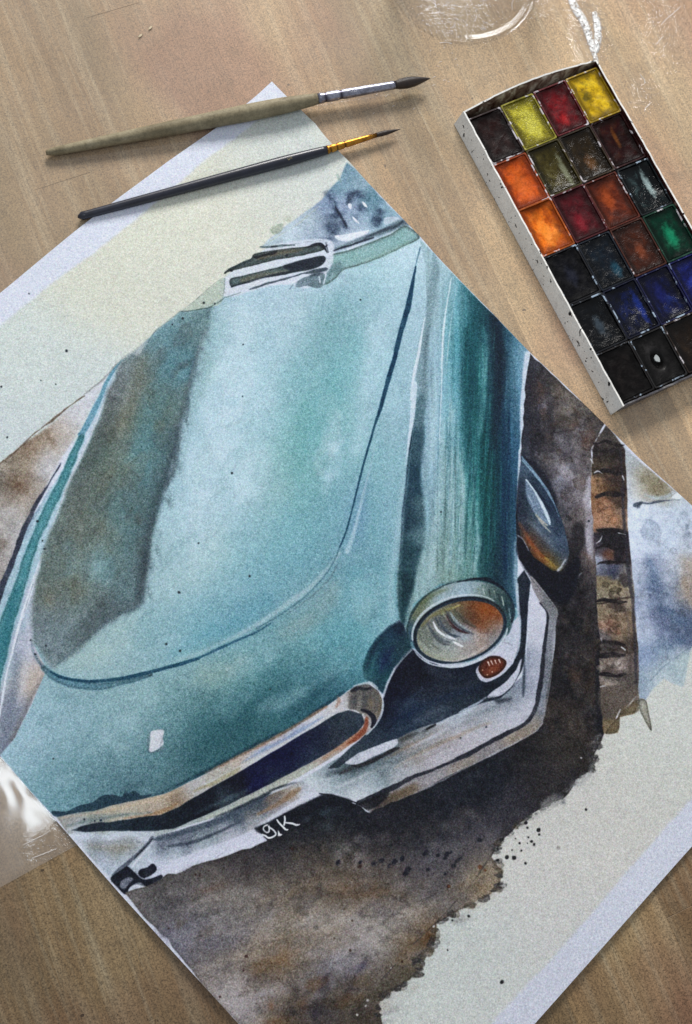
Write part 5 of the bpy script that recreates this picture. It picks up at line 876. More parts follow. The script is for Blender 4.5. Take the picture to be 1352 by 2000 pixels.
    F(gr, [(270, 1750, 112, 108, 112), (330, 1720, 84, 82, 86), (400, 1700, 84, 80, 84), (460, 1680, 52, 48, 60), (520, 1660, 40, 42, 56), (560, 1620, 14, 20, 40), (600, 1590, 18, 26, 44), (640, 1570, 22, 34, 54), (680, 1590, 16, 24, 44), (720, 1610, 20, 24, 44), (620, 1630, 26, 30, 44),
           (800, 1600, 28, 32, 50), (880, 1570, 22, 30, 50), (960, 1530, 22, 30, 50), (1040, 1500, 34, 34, 46), (1100, 1480, 50, 46, 48), (1080, 1530, 48, 46, 56), (1000, 1580, 50, 50, 66), (900, 1620, 52, 52, 68), (820, 1640, 48, 50, 66), (740, 1650, 52, 50, 60), (660, 1650, 66, 62, 66), (580, 1670, 78, 72, 74), (500, 1700, 96, 88, 88), (420, 1730, 120, 112, 110), (340, 1760, 92, 90, 98), (300, 1770, 104, 102, 110),
           (950, 1650, 86, 84, 100), (880, 1680, 70, 70, 88), (800, 1690, 76, 72, 84), (730, 1700, 86, 80, 82), (660, 1700, 98, 92, 90), (600, 1720, 104, 92, 84), (540, 1740, 112, 100, 92), (650, 1730, 108, 88, 72), (700, 1730, 112, 90, 72), (760, 1740, 116, 102, 92), (840, 1720, 98, 92, 100), (900, 1730, 116, 108, 104), (940, 1720, 132, 114, 96), (950, 1700, 150, 136, 118),
           (480, 1780, 124, 118, 116), (420, 1790, 128, 124, 126), (360, 1800, 108, 108, 124), (380, 1840, 104, 104, 126), (440, 1820, 120, 118, 132), (540, 1800, 134, 124, 116), (620, 1790, 148, 140, 136), (700, 1800, 152, 144, 142), (780, 1790, 146, 138, 136), (850, 1770, 132, 126, 126), (420, 1870, 120, 108, 100), (500, 1860, 146, 132, 122), (520, 1890, 118, 88, 60), (560, 1870, 136, 112, 88), (600, 1850, 136, 118, 102),
           (660, 1850, 144, 132, 122), (720, 1840, 146, 140, 142), (790, 1840, 134, 128, 130), (820, 1840, 108, 84, 56), (840, 1825, 104, 74, 48), (440, 1920, 144, 136, 138), (520, 1930, 148, 144, 154), (600, 1900, 142, 136, 138), (660, 1890, 134, 134, 156), (700, 1880, 110, 110, 140), (740, 1890, 134, 130, 136), (630, 1920, 98, 98, 120), (700, 1920, 104, 86, 64), (760, 1900, 104, 92, 78), (780, 1880, 96, 84, 66),
           (480, 1970, 144, 138, 144), (550, 1970, 116, 96, 78), (600, 1960, 92, 78, 66), (660, 1950, 84, 70, 52), (710, 1950, 72, 66, 56), (730, 1960, 62, 58, 52), (620, 2000, 64, 62, 78), (700, 2000, 80, 70, 60), (550, 2010, 112, 92, 72), (640, 2080, 110, 100, 96)],
      soft=1., sig=27, wob=2.6, mott=6, sm=False, rim=.5)
    for i in range(150):
        x, y = 300 + rs.rand() * 660, 1640 + rs.rand() * 380
        if y < 1960 - x * .45 + 40 or x - 250 < (y - 1750) * .95 + 20 or x > 980 - (y - 1700) * .75: continue
        c = [(74, 70, 82), (152, 146, 150), (122, 96, 70), (100, 100, 122)][rs.randint(4)]
        Db(x, y, 10 + rs.rand() * 26, 4 + rs.rand() * 9, -18 + rs.randn() * 12, c, .26, .5)
    for x, y, rx, ry, an, c, a in [(700, 1738, 50, 14, 4, (112, 82, 58), .6), (760, 1745, 30, 10, 4, (112, 86, 62), .5), (412, 1735, 30, 8, -15, (104, 72, 56), .5), (510, 1888, 28, 13, -15, (116, 80, 46), .65), (552, 1872, 22, 10, -20, (112, 78, 52), .5), (575, 1850, 34, 10, -10, (128, 104, 86), .4), (330, 1765, 36, 13, -18, (70, 70, 84), .6), (350, 1808, 60, 12, -18, (84, 84, 108), .5),
                                   (440, 1838, 60, 10, -18, (90, 90, 116), .5), (632, 1915, 22, 7, -60, (52, 50, 88), .8), (707, 1885, 16, 5, -50, (44, 42, 78), .85), (695, 1892, 24, 9, -20, (92, 92, 130), .5), (640, 1885, 24, 14, 0, (146, 148, 172), .5), (668, 1872, 26, 10, 0, (150, 150, 172), .4), (836, 1830, 20, 14, -40, (100, 64, 34), .7), (795, 1850, 30, 14, -45, (124, 92, 56), .5),
                                   (616, 1974, 7, 14, 10, (36, 34, 66), .8), (570, 1976, 16, 9, 20, (30, 26, 36), .7), (560, 1985, 12, 10, 0, (60, 46, 40), .6), (592, 1965, 8, 12, 0, (128, 76, 44), .6), (529, 1962, 5, 10, 0, (140, 84, 54), .7), (700, 1922, 50, 18, -20, (112, 84, 56), .45), (660, 1955, 30, 12, 0, (58, 48, 40), .5), (540, 1996, 20, 12, 0, (128, 86, 50), .5), (657, 1957, 7, 9, 0, (40, 32, 34), .6),
                                   (940, 1735, 20, 14, 0, (136, 104, 72), .5), (925, 1712, 26, 12, -30, (156, 140, 116), .5), (960, 1700, 14, 10, 0, (160, 144, 120), .4), (640, 1615, 12, 9, 0, (64, 84, 98), .5), (662, 1655, 18, 10, 0, (92, 100, 98), .45), (520, 1680, 40, 9, -18, (58, 54, 66), .5), (380, 1695, 30, 6, -18, (90, 86, 100), .5)]:
        Db(x, y, rx, ry, an, c, a, .4)
    for x, y, rx, ry, an, c, a in [(450, 1945, 60, 30, 40, (166, 160, 168), .55), (620, 1800, 110, 26, -8, (168, 160, 158), .55), (720, 1840, 60, 30, -10, (166, 160, 162), .5), (500, 1860, 60, 14, -15, (164, 152, 146), .4), (400, 1870, 40, 14, 40, (158, 152, 156), .4), (530, 1935, 40, 16, -15, (164, 160, 172), .5), (420, 1760, 70, 16, -12, (150, 142, 138), .45), (800, 1790, 60, 20, -15, (158, 150, 148), .4),
                                   (600, 1740, 60, 10, -5, (140, 116, 88), .4), (560, 1870, 40, 12, -20, (150, 118, 88), .5), (930, 1760, 30, 14, -30, (168, 152, 132), .45), (330, 1830, 30, 12, 40, (116, 116, 140), .4)]:
        Db(x, y, rx, ry, an, c, a, .5)
    blooms(K, [(300, 1730), (520, 1660), (700, 1620), (940, 1560), (960, 1640), (960, 1740), (840, 1800), (800, 1890), (720, 1960), (740, 2040), (520, 2040), (380, 1890)], 150, 6, 26, [(84, 80, 90), (150, 144, 146), (126, 108, 92), (104, 98, 104), (160, 154, 164), (70, 66, 76)], .2, 2., -16, .3, 2., 2.6, .7)
    blooms(K, [(560, 1900), (700, 1890), (740, 1950), (740, 2040), (560, 2040)], 34, 4, 16, [(56, 48, 50), (116, 84, 60), (70, 62, 76), (100, 88, 82)], .32, 1.8, -20, .3, 2.2, 3.)
    for x, y, r in [(770, 1683, 6), (785, 1676, 5), (760, 1690, 4), (796, 1698, 6), (792, 1706, 5), (832, 1663, 5), (828, 1668, 4), (855, 1670, 4), (872, 1668, 5), (868, 1676, 4), (886, 1690, 5), (890, 1682, 4), (836, 1698, 4), (898, 1676, 5), (880, 1664, 3), (937, 1640, 5), (703, 1684, 4), (870, 1705, 4), (660, 1684, 5), (730, 1686, 5), (745, 1680, 5)]:
        Db(x, y, r * 1.3, r * .9, -35 + 20 * rs.randn(), (24, 27, 48), .9, .5, 2.)
    K.spots([(571, 1658, 3), (609, 1698, 2.4), (876, 1731, 3.4), (703, 1692, 3.4), (688, 1798, 1.6), (684, 1856, 2.2), (653, 1832, 1.6), (481, 1867, 3), (476, 1895, 1.8), (430, 1945, 2.2), (835, 1856, 3.5), (382, 1708, 2), (390, 1710, 1.7), (330, 1812, 1.8), (785, 1878, 2), (748, 1924, 1.6), (545, 1912, 1.6)], (60, 34, 34), .85)
    K.spots([(938, 1694, 4.2), (948, 1700, 2), (877, 1731, 2.6)], (112, 62, 36), .85)
    K.spots([(718, 1953, 2.4), (714, 1964, 1.6), (697, 1981, 2), (763, 1890, 1.6), (847, 1809, 2), (1135, 1480, 1.6)], (206, 208, 214), .85)
    L([(742, 1916), (770, 1886), (800, 1852), (828, 1822), (850, 1802), (884, 1766), (930, 1714), (968, 1656), (1000, 1618), (1040, 1578), (1064, 1552)], 1.3, (48, 44, 52), .55, .7, .8)
    L([(1120, 1504), (1150, 1488), (1176, 1440)], 1.2, (46, 44, 50), .5, .8, 1)
    W([(738, 1953), (756, 1940), (822, 1900), (816, 1880), (780, 1896), (742, 1924), (720, 1950), (728, 1968)], (78, 72, 62), .5, 2.5, 1.5)
    # ragged dry-brush edge of the ground wash
    ge = [(1166, 1440), (1164, 1468), (1156, 1500), (1125, 1519), (1106, 1546), (1060, 1580), (1017, 1606), (985, 1634), (970, 1652), (976, 1700), (978, 1731), (950, 1753), (887, 1786), (852, 1806), (850, 1837), (836, 1859), (816, 1874), (822, 1900), (780, 1928), (738, 1953), (738, 1990)]
    for i in range(len(ge) - 1):
        for k in range(5):
            t = rs.rand(); x = ge[i][0] * (1 - t) + ge[i + 1][0] * t; y = ge[i][1] * (1 - t) + ge[i + 1][1] * t; r = 2.5 + 5 * rs.rand()
            c = [(84, 80, 86), (112, 100, 88), (64, 62, 72), (130, 116, 100)][rs.randint(4)] if y > 1600 else [(56, 54, 62), (84, 84, 92), (120, 120, 126)][rs.randint(3)]
            W([(x + r * 1.5 * rs.rand(), y - r), (x + r * (1 + rs.rand()), y), (x + r * rs.rand(), y + r), (x - r * 2, y + r * .5), (x - r * 1.5, y - r * .6)], c, .5, .9, 1.2, gran=.5, rim=.4)
    # grey fringe and splatter at the right edge of the wash
    W([(1020, 1606), (1043, 1590), (1060, 1566), (1086, 1548), (1100, 1552), (1098, 1572), (1078, 1576), (1052, 1590), (1036, 1602)], (140, 142, 146), .6, 2, 2.2); Db(1092, 1554, 7, 6, 0, (52, 54, 76), .7); Db(1100, 1566, 5, 5, 0, (92, 96, 112), .7)
    W([(1110, 1546), (1130, 1520), (1152, 1508), (1160, 1490), (1156, 1520), (1130, 1540)], (150, 156, 164), .5, 2.4, 2); W([(1096, 1534), (1118, 1500), (1127, 1510), (1124, 1522), (1108, 1536)], (44, 44, 56), .7, 1.6, 1)
    K.spots([(1027, 1607, 3), (1030, 1617, 2.2), (1052, 1621, 3.8), (1053, 1630, 2.2), (1038, 1643, 2.6), (1043, 1649, 2.4), (1015, 1647, 2.2), (1032, 1635, 1.6), (980, 1640, 2.6), (972, 1653, 2), (972, 1658, 2.4), (972, 1680, 2.6), (990, 1674, 3.6), (1004, 1675, 3.8), (1026, 1686, 2.2), (1000, 1660, 1.4), (1018, 1661, 1.8), (1007, 1638, 1.2), (1030, 1647, 1.2), (1144, 1581, 2.2), (915, 1789, 2.2), (883, 1797, 1.8), (979, 1917, 3.4), (874, 1855, 1.6)], (24, 24, 34), .95)
    W([(1088, 1652), (1094, 1654), (1092, 1660), (1087, 1658)], (146, 146, 146), .8, .9, .6); Db(1016, 1610, 7, 5, 0, (96, 98, 104), .7)
    K.sat = 1.0
    # pencil guide of the tape edge, lettering
    W([(497, 1617), (522, 1607), (552, 1591), (600, 1565), (640, 1552), (690, 1567), (640, 1580), (600, 1600), (560, 1622), (540, 1634), (520, 1638), (514, 1631), (504, 1626)], ink, .93, 1.2, .8)
    L([(624, 1551), (650, 1554), (688, 1566), (706, 1572)], [2, 2.5, 3, 2], (14, 20, 36), .9, .8, .6); Db(636, 1585, 14, 9, -20, (60, 82, 98), .6); Db(600, 1598, 12, 5, -25, (56, 72, 90), .5)
    wt = (232, 236, 246)
    L([(525, 1611), (520, 1612), (515.5, 1615), (514.5, 1620), (521, 1626), (525.5, 1624), (526, 1618), (524.5, 1611.5)], 2.5, wt, .97, .4, .1)
    L([(525, 1614), (529, 1617.5), (533, 1620), (539, 1627), (537.5, 1631.5), (532, 1635), (524.5, 1636.5), (518, 1632), (512, 1630)], [2.4, 2.6, 2.8, 3.2, 3.2, 2.8, 3, 3], wt, .97, .4, .1)
    W([(543, 1621), (545, 1624), (547, 1628), (552, 1630), (548, 1633), (543, 1633)], wt, .95, .4, .1, sm=False)
    L([(541, 1601), (545, 1607), (551, 1613), (558.5, 1620.5), (563, 1620)], [2.6, 3, 3, 3, 1.6], wt, .97, .4, .1)
    L([(556.3, 1594), (556.8, 1603), (555, 1612)], 3, wt, .97, .4, .1); L([(557.5, 1606.5), (565, 1607.5), (572, 1608.5), (579, 1611.5), (586, 1609.8)], [2, 3, 3.4, 3.6, 1.6], wt, .97, .4, .1)
    # specks
    K.spots([(130, 685, 2.6), (57, 574, 1.6), (3, 755, 2), (109, 750, 1.4), (14, 854, 1.8), (80, 743, 1.2), (73, 1018, 2.2), (83, 1056, 1.7), (87, 1072, 1.9), (350, 1157, 2.4), (453, 924, 2), (388, 1061, 1.6), (325, 1258, 2), (352, 1271, 2.2), (488, 1125, 2), (474, 774, 1.4), (475, 673, 1.4), (704, 586, 1.6), (420, 594, 1.6), (90, 1261, 1.8), (60, 1250, 1.6), (69, 1278, 2), (357, 622, 2.2), (398, 592, 2.2), (337, 634, 1.4),
             (452, 530, 2.6), (560, 500, 2.6), (1150, 1018, 2), (950, 1420, 1.6), (900, 1441, 1.6), (528, 1346, 1.6), (104, 1482, 1.6), (862, 1000, 1.5)], (24, 34, 48), .9)
def paper_finish(K):
    """granulation with camera grain on top: pigment settles in the tooth of the paper, more where the wash is dark"""
    rs = K.rs; h, w = K.h, K.w
    # the pigments are laid on strongly: deepen the dark washes
    l0 = K.c.mean(2, keepdims=True) / 255; K.c *= 1 - .36 * np.clip(1 - l0 / .58, 0, 1)
    g = rs.standard_normal((h, w)).astype(np.float32)
    g2 = K.blur(g, .7); g2 /= g2.std()
    g3 = K.noise(2.)
    n = (g2 * .8 + g3 * .26 + K.n7 * .05)
    lum = K.c.mean(2) / 255
    amp = 13. * np.clip(.55 + 1.0 * (1 - np.abs(lum - .5) * 1.7), .5, 1.5)
    K.c += (n * amp)[..., None]
    ch = rs.standard_normal((h, w, 3)).astype(np.float32)
    for c in range(3): K.c[..., c] += K.blur(ch[..., c], .7) * 6
    np.clip(K.c, 4, 244, out=K.c)
# ------------------------------------------------------------------ helpers
def mesh(name, verts, faces, mat, parent=None, smooth=False):
    me = bpy.data.meshes.new(name); me.from_pydata([tuple(v) for v in verts], [], faces); me.validate(); me.update()
    if mat: me.materials.append(mat)
    if smooth: me.polygons.foreach_set('use_smooth', [True] * len(me.polygons))
    o = bpy.data.objects.new(name, me); C.collection.objects.link(o)
    if parent: o.parent = parent
    return o
def tag(o, label=None, cat=None, group=None, kind=None):
    for k, v in (('label', label), ('category', cat), ('group', group), ('kind', kind)):
        if v: o[k] = v
    return o
def empty(name, loc=(0, 0, 0), rz=0.):
    o = bpy.data.objects.new(name, None); C.collection.objects.link(o); o.location = loc; o.rotation_euler = (0, 0, rz); o.empty_display_size = .02; return o
R = random.Random(4)
def pix(q):
    d = ROT.transposed() @ (Vector(q) - CAM); return CX - F_PX * d.x / d.z, CY + F_PX * d.y / d.z

# ------------------------------------------------------------------ the table: staves of glued beech
GD = (P(560, 900) - P(180, 0)); GD.z = 0; GD.normalize(); GN = Vector((-GD.y, GD.x, 0))
wood = wood_mat()
table = tag(empty('wooden_table', (0, 0, -.03)), 'pale brown wooden table top of glued staves that everything lies on', 'table')
SW = .0385
j0 = P(122, 354)                       # a butt joint seen at the left of the picture
n0 = j0.dot(GN) - SW / 2; g0 = j0.dot(GD)
j1 = P(238, 15); k1 = round((j1.dot(GN) - SW / 2 - n0) / SW)
def stave(a, b, n, nw):
    g = .00009; gs = .00001; T = .03
    def v(s, t, z): p = GD * s + GN * t; return (p.x, p.y, z + .03)
    e = .0002
    vs = []
    for z, i, j in ((-T, 0, 0), (-e, 0, 0), (0, e, .00003)):
        vs += [v(a + g + i, n + gs + j, z), v(b - g - i, n + gs + j, z), v(b - g - i, n + nw - gs - j, z), v(a + g + i, n + nw - gs - j, z)]
    fs = [(0, 1, 2, 3)[::-1], (8, 9, 10, 11)]
    for r in (0, 4):
        for i in range(4): fs.append((r + i, r + (i + 1) % 4, r + 4 + (i + 1) % 4, r + 4 + i))
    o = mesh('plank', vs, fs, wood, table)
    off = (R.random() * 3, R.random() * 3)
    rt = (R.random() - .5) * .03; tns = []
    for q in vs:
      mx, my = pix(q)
      tn = (.92 + .50 * min(1, max(0, (mx + 50) / 1350)) + .34 * math.exp(-((my - 850) / 330) ** 2) * min(1, max(0, (mx - 500) / 500))) * (1 - .66 * min(1, max(0, (my - 900) / 950))) + rt; tns.append(max(.4, tn))  # falloff of the light put into the wood: lighter to the right, darker below
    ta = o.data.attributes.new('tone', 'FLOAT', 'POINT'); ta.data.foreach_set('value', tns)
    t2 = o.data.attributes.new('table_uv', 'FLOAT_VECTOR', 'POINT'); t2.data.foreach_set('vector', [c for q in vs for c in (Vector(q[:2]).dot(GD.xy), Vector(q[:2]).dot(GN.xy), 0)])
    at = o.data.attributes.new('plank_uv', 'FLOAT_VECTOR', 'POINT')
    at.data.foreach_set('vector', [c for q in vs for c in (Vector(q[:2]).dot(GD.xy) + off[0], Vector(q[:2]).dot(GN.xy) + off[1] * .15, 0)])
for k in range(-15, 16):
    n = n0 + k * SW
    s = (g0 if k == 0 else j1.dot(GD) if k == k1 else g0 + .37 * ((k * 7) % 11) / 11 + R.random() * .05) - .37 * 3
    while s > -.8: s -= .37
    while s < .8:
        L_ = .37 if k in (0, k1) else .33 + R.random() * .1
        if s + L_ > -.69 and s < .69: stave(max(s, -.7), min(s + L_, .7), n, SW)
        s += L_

# ------------------------------------------------------------------ the sheet of paper with the painting
TR = [(531, 163), (560, 192), (586, 216), (600, 231), (612, 240), (628, 262), (640, 276), (662, 300), (684, 322), (712, 354), (760, 404), (820, 465), (850, 500), (900, 552), (960, 612), (1032, 688), (1100, 752), (1199, 850), (1249, 900), (1300, 945), (1352, 992), (1500, 1132), (1655, 1290)]
BR = [(1655, 1290), (1500, 1476), (1352, 1648), (1200, 1818), (1037, 2001), (900, 2153), (760, 2310)]
TL = [(531, 163), (500, 191), (425, 252), (330, 318), (226, 395), (150, 453), (92, 500), (0, 575), (-120, 668), (-300, 808), (-473, 946)]
BL = [(-473, 946), (-250, 1196), (-100, 1363), (0, 1476), (60, 1545), (129, 1623), (180, 1682), (240, 1750), (340, 1859), (470, 2001), (610, 2150), (760, 2310)]
def polyfn(pts):
    q = np.array([tuple(P(*p))[:2] for p in pts]); d = np.concatenate([[0], np.cumsum(np.hypot(*np.diff(q, axis=0).T))]); d /= d[-1]
    return lambda t: np.array([np.interp(t, d, q[:, 0]), np.interp(t, d, q[:, 1])])
fTR, fBR, fTL, fBL = map(polyfn, (TR, BR, TL, BL))
cA, cR, cB, cL = fTR(0), fTR(1), fBR(1), fTL(1)
NU, NV = 90, 90
SZ, TH = .0009, .00035
verts = []
for lay in (0, 1):
    for i in range(NU + 1):
        u = i / NU
        for j in range(NV + 1):
            v = j / NV
            # u runs along the long edges (TR / BL), v from the TR edge to the BL edge
            p = (1 - v) * fTR(u) + v * fBL(u) + (1 - u) * fTL(v) + u * fBR(v) - ((1 - u) * (1 - v) * cA + (1 - u) * v * cL + u * (1 - v) * cR + u * v * cB)
            und = .0006 * math.sin(u * 9 + 1) * math.sin(v * 7) + .0006 * math.sin(u * 4 + v * 5) + .0003 * math.sin(u * 23 + v * 3) * math.sin(v * 19)
            lift = .0022 * (u ** 8) + .0010 * (max(0, .08 - v) / .08) ** 2 * (1 + math.sin(u * 11)) * .7 + .0012 * (max(0, v - .92) / .08) ** 2 * (1 + math.sin(u * 8 + 2)) * .7 + .0008 * max(0, 1 - u / .06) ** 2
            verts.append((p[0], p[1], SZ + max(und, -.0003) + lift - (TH if lay else 0)))
M = (NU + 1) * (NV + 1); faces = []
ix = lambda i, j, l=0: l * M + i * (NV + 1) + j
for i in range(NU):
    for j in range(NV):
        faces.append((ix(i, j), ix(i, j + 1), ix(i + 1, j + 1), ix(i + 1, j))[::-1]); faces.append((ix(i, j, 1), ix(i, j + 1, 1), ix(i + 1, j + 1, 1), ix(i + 1, j, 1)))
for i in range(NU):
    faces.append((ix(i, 0), ix(i + 1, 0), ix(i + 1, 0, 1), ix(i, 0, 1))[::-1]); faces.append((ix(i, NV), ix(i + 1, NV), ix(i + 1, NV, 1), ix(i, NV, 1)))
    faces.append((ix(0, i), ix(0, i + 1), ix(0, i + 1, 1), ix(0, i, 1))); faces.append((ix(NU, i), ix(NU, i + 1), ix(NU, i + 1, 1), ix(NU, i, 1))[::-1])
xs = [v[0] for v in verts]; ys = [v[1] for v in verts]; X0, X1, Y0, Y1 = min(xs) - .002, max(xs) + .002, min(ys) - .002, max(ys) + .002
PX = .00033
CWID, CHGT = int((X1 - X0) / PX), int((Y1 - Y0) / PX)
RI = np.array(ROT)
def tf(p):
    """photograph pixel -> canvas pixel, through the plane of the sheet"""
    p = np.asarray(p, float)
    d = np.stack([(p[:, 0] - CX) / F_PX, -(p[:, 1] - CY) / F_PX, -np.ones(len(p))]).T @ RI.T
    t = (SZ - CAM.z) / d[:, 2]
    return np.stack([(CAM.x + d[:, 0] * t - X0) / PX, (Y1 - CAM.y - d[:, 1] * t) / PX]).T
K = Canvas(CWID, CHGT, tf)
paint_picture(K)
paper_finish(K)
img = bpy.data.images.new('painting', CWID, CHGT, alpha=False)
buf = np.ones((CHGT, CWID, 4), np.float32); buf[..., :3] = np.clip(K.c[::-1] / 255, 0, 1)
img.pixels.foreach_set(buf.ravel()); img.update(); img.pack()
del buf
s = NT('painted_paper')
t = s.n('ShaderNodeTexImage', image=img, interpolation='Linear', extension='EXTEND')
s.l(s.n('ShaderNodeUVMap', uv_map='sheet').outputs[0], t.inputs[0])
hb = s.noise(420, 4, .7)
s.pbr(t.outputs[0], .75, nrm=s.bump(hb, .35, .0005), spec=.18)
sheet = mesh('painted_sheet', verts, faces, s.m, None, True)
sheet.data.set_sharp_from_angle(angle=.6)
uvl = sheet.data.uv_layers.new(name='sheet'); vi = np.zeros(len(sheet.data.loops), int); sheet.data.loops.foreach_get('vertex_index', vi)
co = np.array(verts)[vi]; uvl.data.foreach_set('uv', np.stack([(co[:, 0] - X0) / (PX * CWID), (co[:, 1] - (Y1 - PX * CHGT)) / (PX * CHGT)], 1).ravel())
tag(sheet, 'large cream paper sheet with a watercolour painting of a vintage teal car front', 'painting')

# ------------------------------------------------------------------ clear plastic film over the table
e0, e1 = P(-60, 1767), P(1352, 985)           # its cut edge, bottom left to right
fd = (e1 - e0).normalized(); fn = Vector((-fd.y, fd.x, 0))
NX, NY = 150, 110
fv, ff, cr = [], [], []
spots = [(P(1152, 62), .012, .03, 1.3), (P(1138, 14), .008, .02, .9), (P(905, 35), .03, .02, .3), (P(1300, 50), .02, .05, .35), (P(1262, 190), .012, .016, .5), (P(112, 1650), .012, .008, .4), (P(1060, 20), .02, .02, .15)]
for i in range(NX + 1):
    for j in range(NY + 1):
        p = e0 - fd * .25 + fd * (i / NX) * 1.05 + fn * (j / NY) ** 1.2 * .75
        z = .00022 + .00028 * (math.sin(p.x * 41 + p.y * 23) * math.sin(p.y * 37 - p.x * 11) + 1) * .5
        if j == 0: z = .00018
        fv.append((p.x, p.y, z))
        a = 0
        for q, rx, ry, st in spots:
            dx, dy = (p.x - q.x) / rx, (p.y - q.y) / ry; a = max(a, st * math.exp(-(dx * dx + dy * dy) * 1.6))
        cr.append(a)
for i in range(NX):
    for j in range(NY): a = i * (NY + 1) + j; ff.append((a, a + NY + 1, a + NY + 2, a + 1))
fm = film_mat()
film = mesh('plastic_film', fv, ff, fm, None, True)
film.data.attributes.new('crumple', 'FLOAT', 'POINT').data.foreach_set('value', cr)
tag(film, 'clear glossy plastic film spread over the table under the paper and the paint box', 'plastic film')
# fine raised creases in the film, glints put into their pale colour
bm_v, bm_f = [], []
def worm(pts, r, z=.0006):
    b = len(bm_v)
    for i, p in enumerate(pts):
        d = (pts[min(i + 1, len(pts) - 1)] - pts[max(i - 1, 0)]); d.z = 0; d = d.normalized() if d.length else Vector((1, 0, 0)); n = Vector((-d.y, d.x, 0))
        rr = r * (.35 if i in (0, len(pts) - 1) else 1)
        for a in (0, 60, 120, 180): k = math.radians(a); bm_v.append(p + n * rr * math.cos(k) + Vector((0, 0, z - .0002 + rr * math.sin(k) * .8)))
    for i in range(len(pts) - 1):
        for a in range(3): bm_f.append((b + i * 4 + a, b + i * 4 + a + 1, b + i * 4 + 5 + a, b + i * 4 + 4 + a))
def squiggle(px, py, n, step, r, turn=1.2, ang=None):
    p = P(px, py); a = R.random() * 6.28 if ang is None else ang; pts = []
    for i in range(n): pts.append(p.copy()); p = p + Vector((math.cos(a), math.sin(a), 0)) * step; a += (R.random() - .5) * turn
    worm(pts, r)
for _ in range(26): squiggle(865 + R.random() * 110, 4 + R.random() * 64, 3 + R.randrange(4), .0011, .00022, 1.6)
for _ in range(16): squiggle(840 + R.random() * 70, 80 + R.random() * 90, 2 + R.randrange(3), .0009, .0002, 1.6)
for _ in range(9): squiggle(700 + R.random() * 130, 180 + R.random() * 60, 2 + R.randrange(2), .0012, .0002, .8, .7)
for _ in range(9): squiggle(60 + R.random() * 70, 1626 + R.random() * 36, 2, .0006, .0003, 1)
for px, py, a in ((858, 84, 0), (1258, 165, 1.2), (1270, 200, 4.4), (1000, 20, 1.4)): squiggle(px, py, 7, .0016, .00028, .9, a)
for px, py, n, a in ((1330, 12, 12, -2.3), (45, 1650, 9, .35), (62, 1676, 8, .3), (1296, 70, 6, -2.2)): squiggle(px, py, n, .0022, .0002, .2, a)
cz = mesh('crease', bm_v, bm_f, glint_crease_mat(), film, True); cz['kind'] = 'stuff'
# a crumpled fold of the film, glare put into its white colour, beside the corner of the paint box, and a faint one at the right
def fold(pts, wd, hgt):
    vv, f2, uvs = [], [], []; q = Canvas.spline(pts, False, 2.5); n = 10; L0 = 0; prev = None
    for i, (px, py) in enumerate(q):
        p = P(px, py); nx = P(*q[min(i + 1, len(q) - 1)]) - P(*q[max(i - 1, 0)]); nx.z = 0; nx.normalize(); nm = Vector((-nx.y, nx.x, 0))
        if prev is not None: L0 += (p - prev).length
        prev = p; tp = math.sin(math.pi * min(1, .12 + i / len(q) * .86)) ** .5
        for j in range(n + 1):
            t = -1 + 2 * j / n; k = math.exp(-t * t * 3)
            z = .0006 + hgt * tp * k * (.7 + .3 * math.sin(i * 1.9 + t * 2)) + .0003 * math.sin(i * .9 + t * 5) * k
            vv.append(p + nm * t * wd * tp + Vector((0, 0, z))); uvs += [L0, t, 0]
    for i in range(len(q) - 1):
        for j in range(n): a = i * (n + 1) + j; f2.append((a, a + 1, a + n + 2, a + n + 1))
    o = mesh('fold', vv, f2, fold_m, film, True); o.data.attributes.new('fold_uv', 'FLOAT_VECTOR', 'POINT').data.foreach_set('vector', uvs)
fold_m = fold_glare_mat()
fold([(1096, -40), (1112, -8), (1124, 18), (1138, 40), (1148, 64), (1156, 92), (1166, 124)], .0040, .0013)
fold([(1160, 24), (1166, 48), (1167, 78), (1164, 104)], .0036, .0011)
# two shavings on the wood
sh = simple('pale_shaving', (206, 190, 160), .5)
for (px, py, a) in ((270, 75, .8), (290, 60, .9)):
    p = P(px, py); d = Vector((math.cos(a), math.sin(a), 0)); n = Vector((-d.y, d.x, 0)); vv, f2 = [], []
    for i in range(6):
        q = p + d * (i * .0009); k = math.sin(i / 5 * 3.14) * .0007
        vv += [q - n * k + Vector((0, 0, .001)), q + n * k + Vector((0, 0, .0012)), q + n * k + Vector((0, 0, .0007)), q - n * k + Vector((0, 0, .0006))]
    for i in range(5):
        for c in range(4): f2.append((i * 4 + c, i * 4 + (c + 1) % 4, i * 4 + 4 + (c + 1) % 4, i * 4 + 4 + c))
    tag(mesh('wood_shaving', vv, f2, sh), 'tiny pale shaving on the table, ' + ('lower left' if px == 270 else 'upper right') + ' of the pair above the big brush', 'shaving', 'shavings on the table')

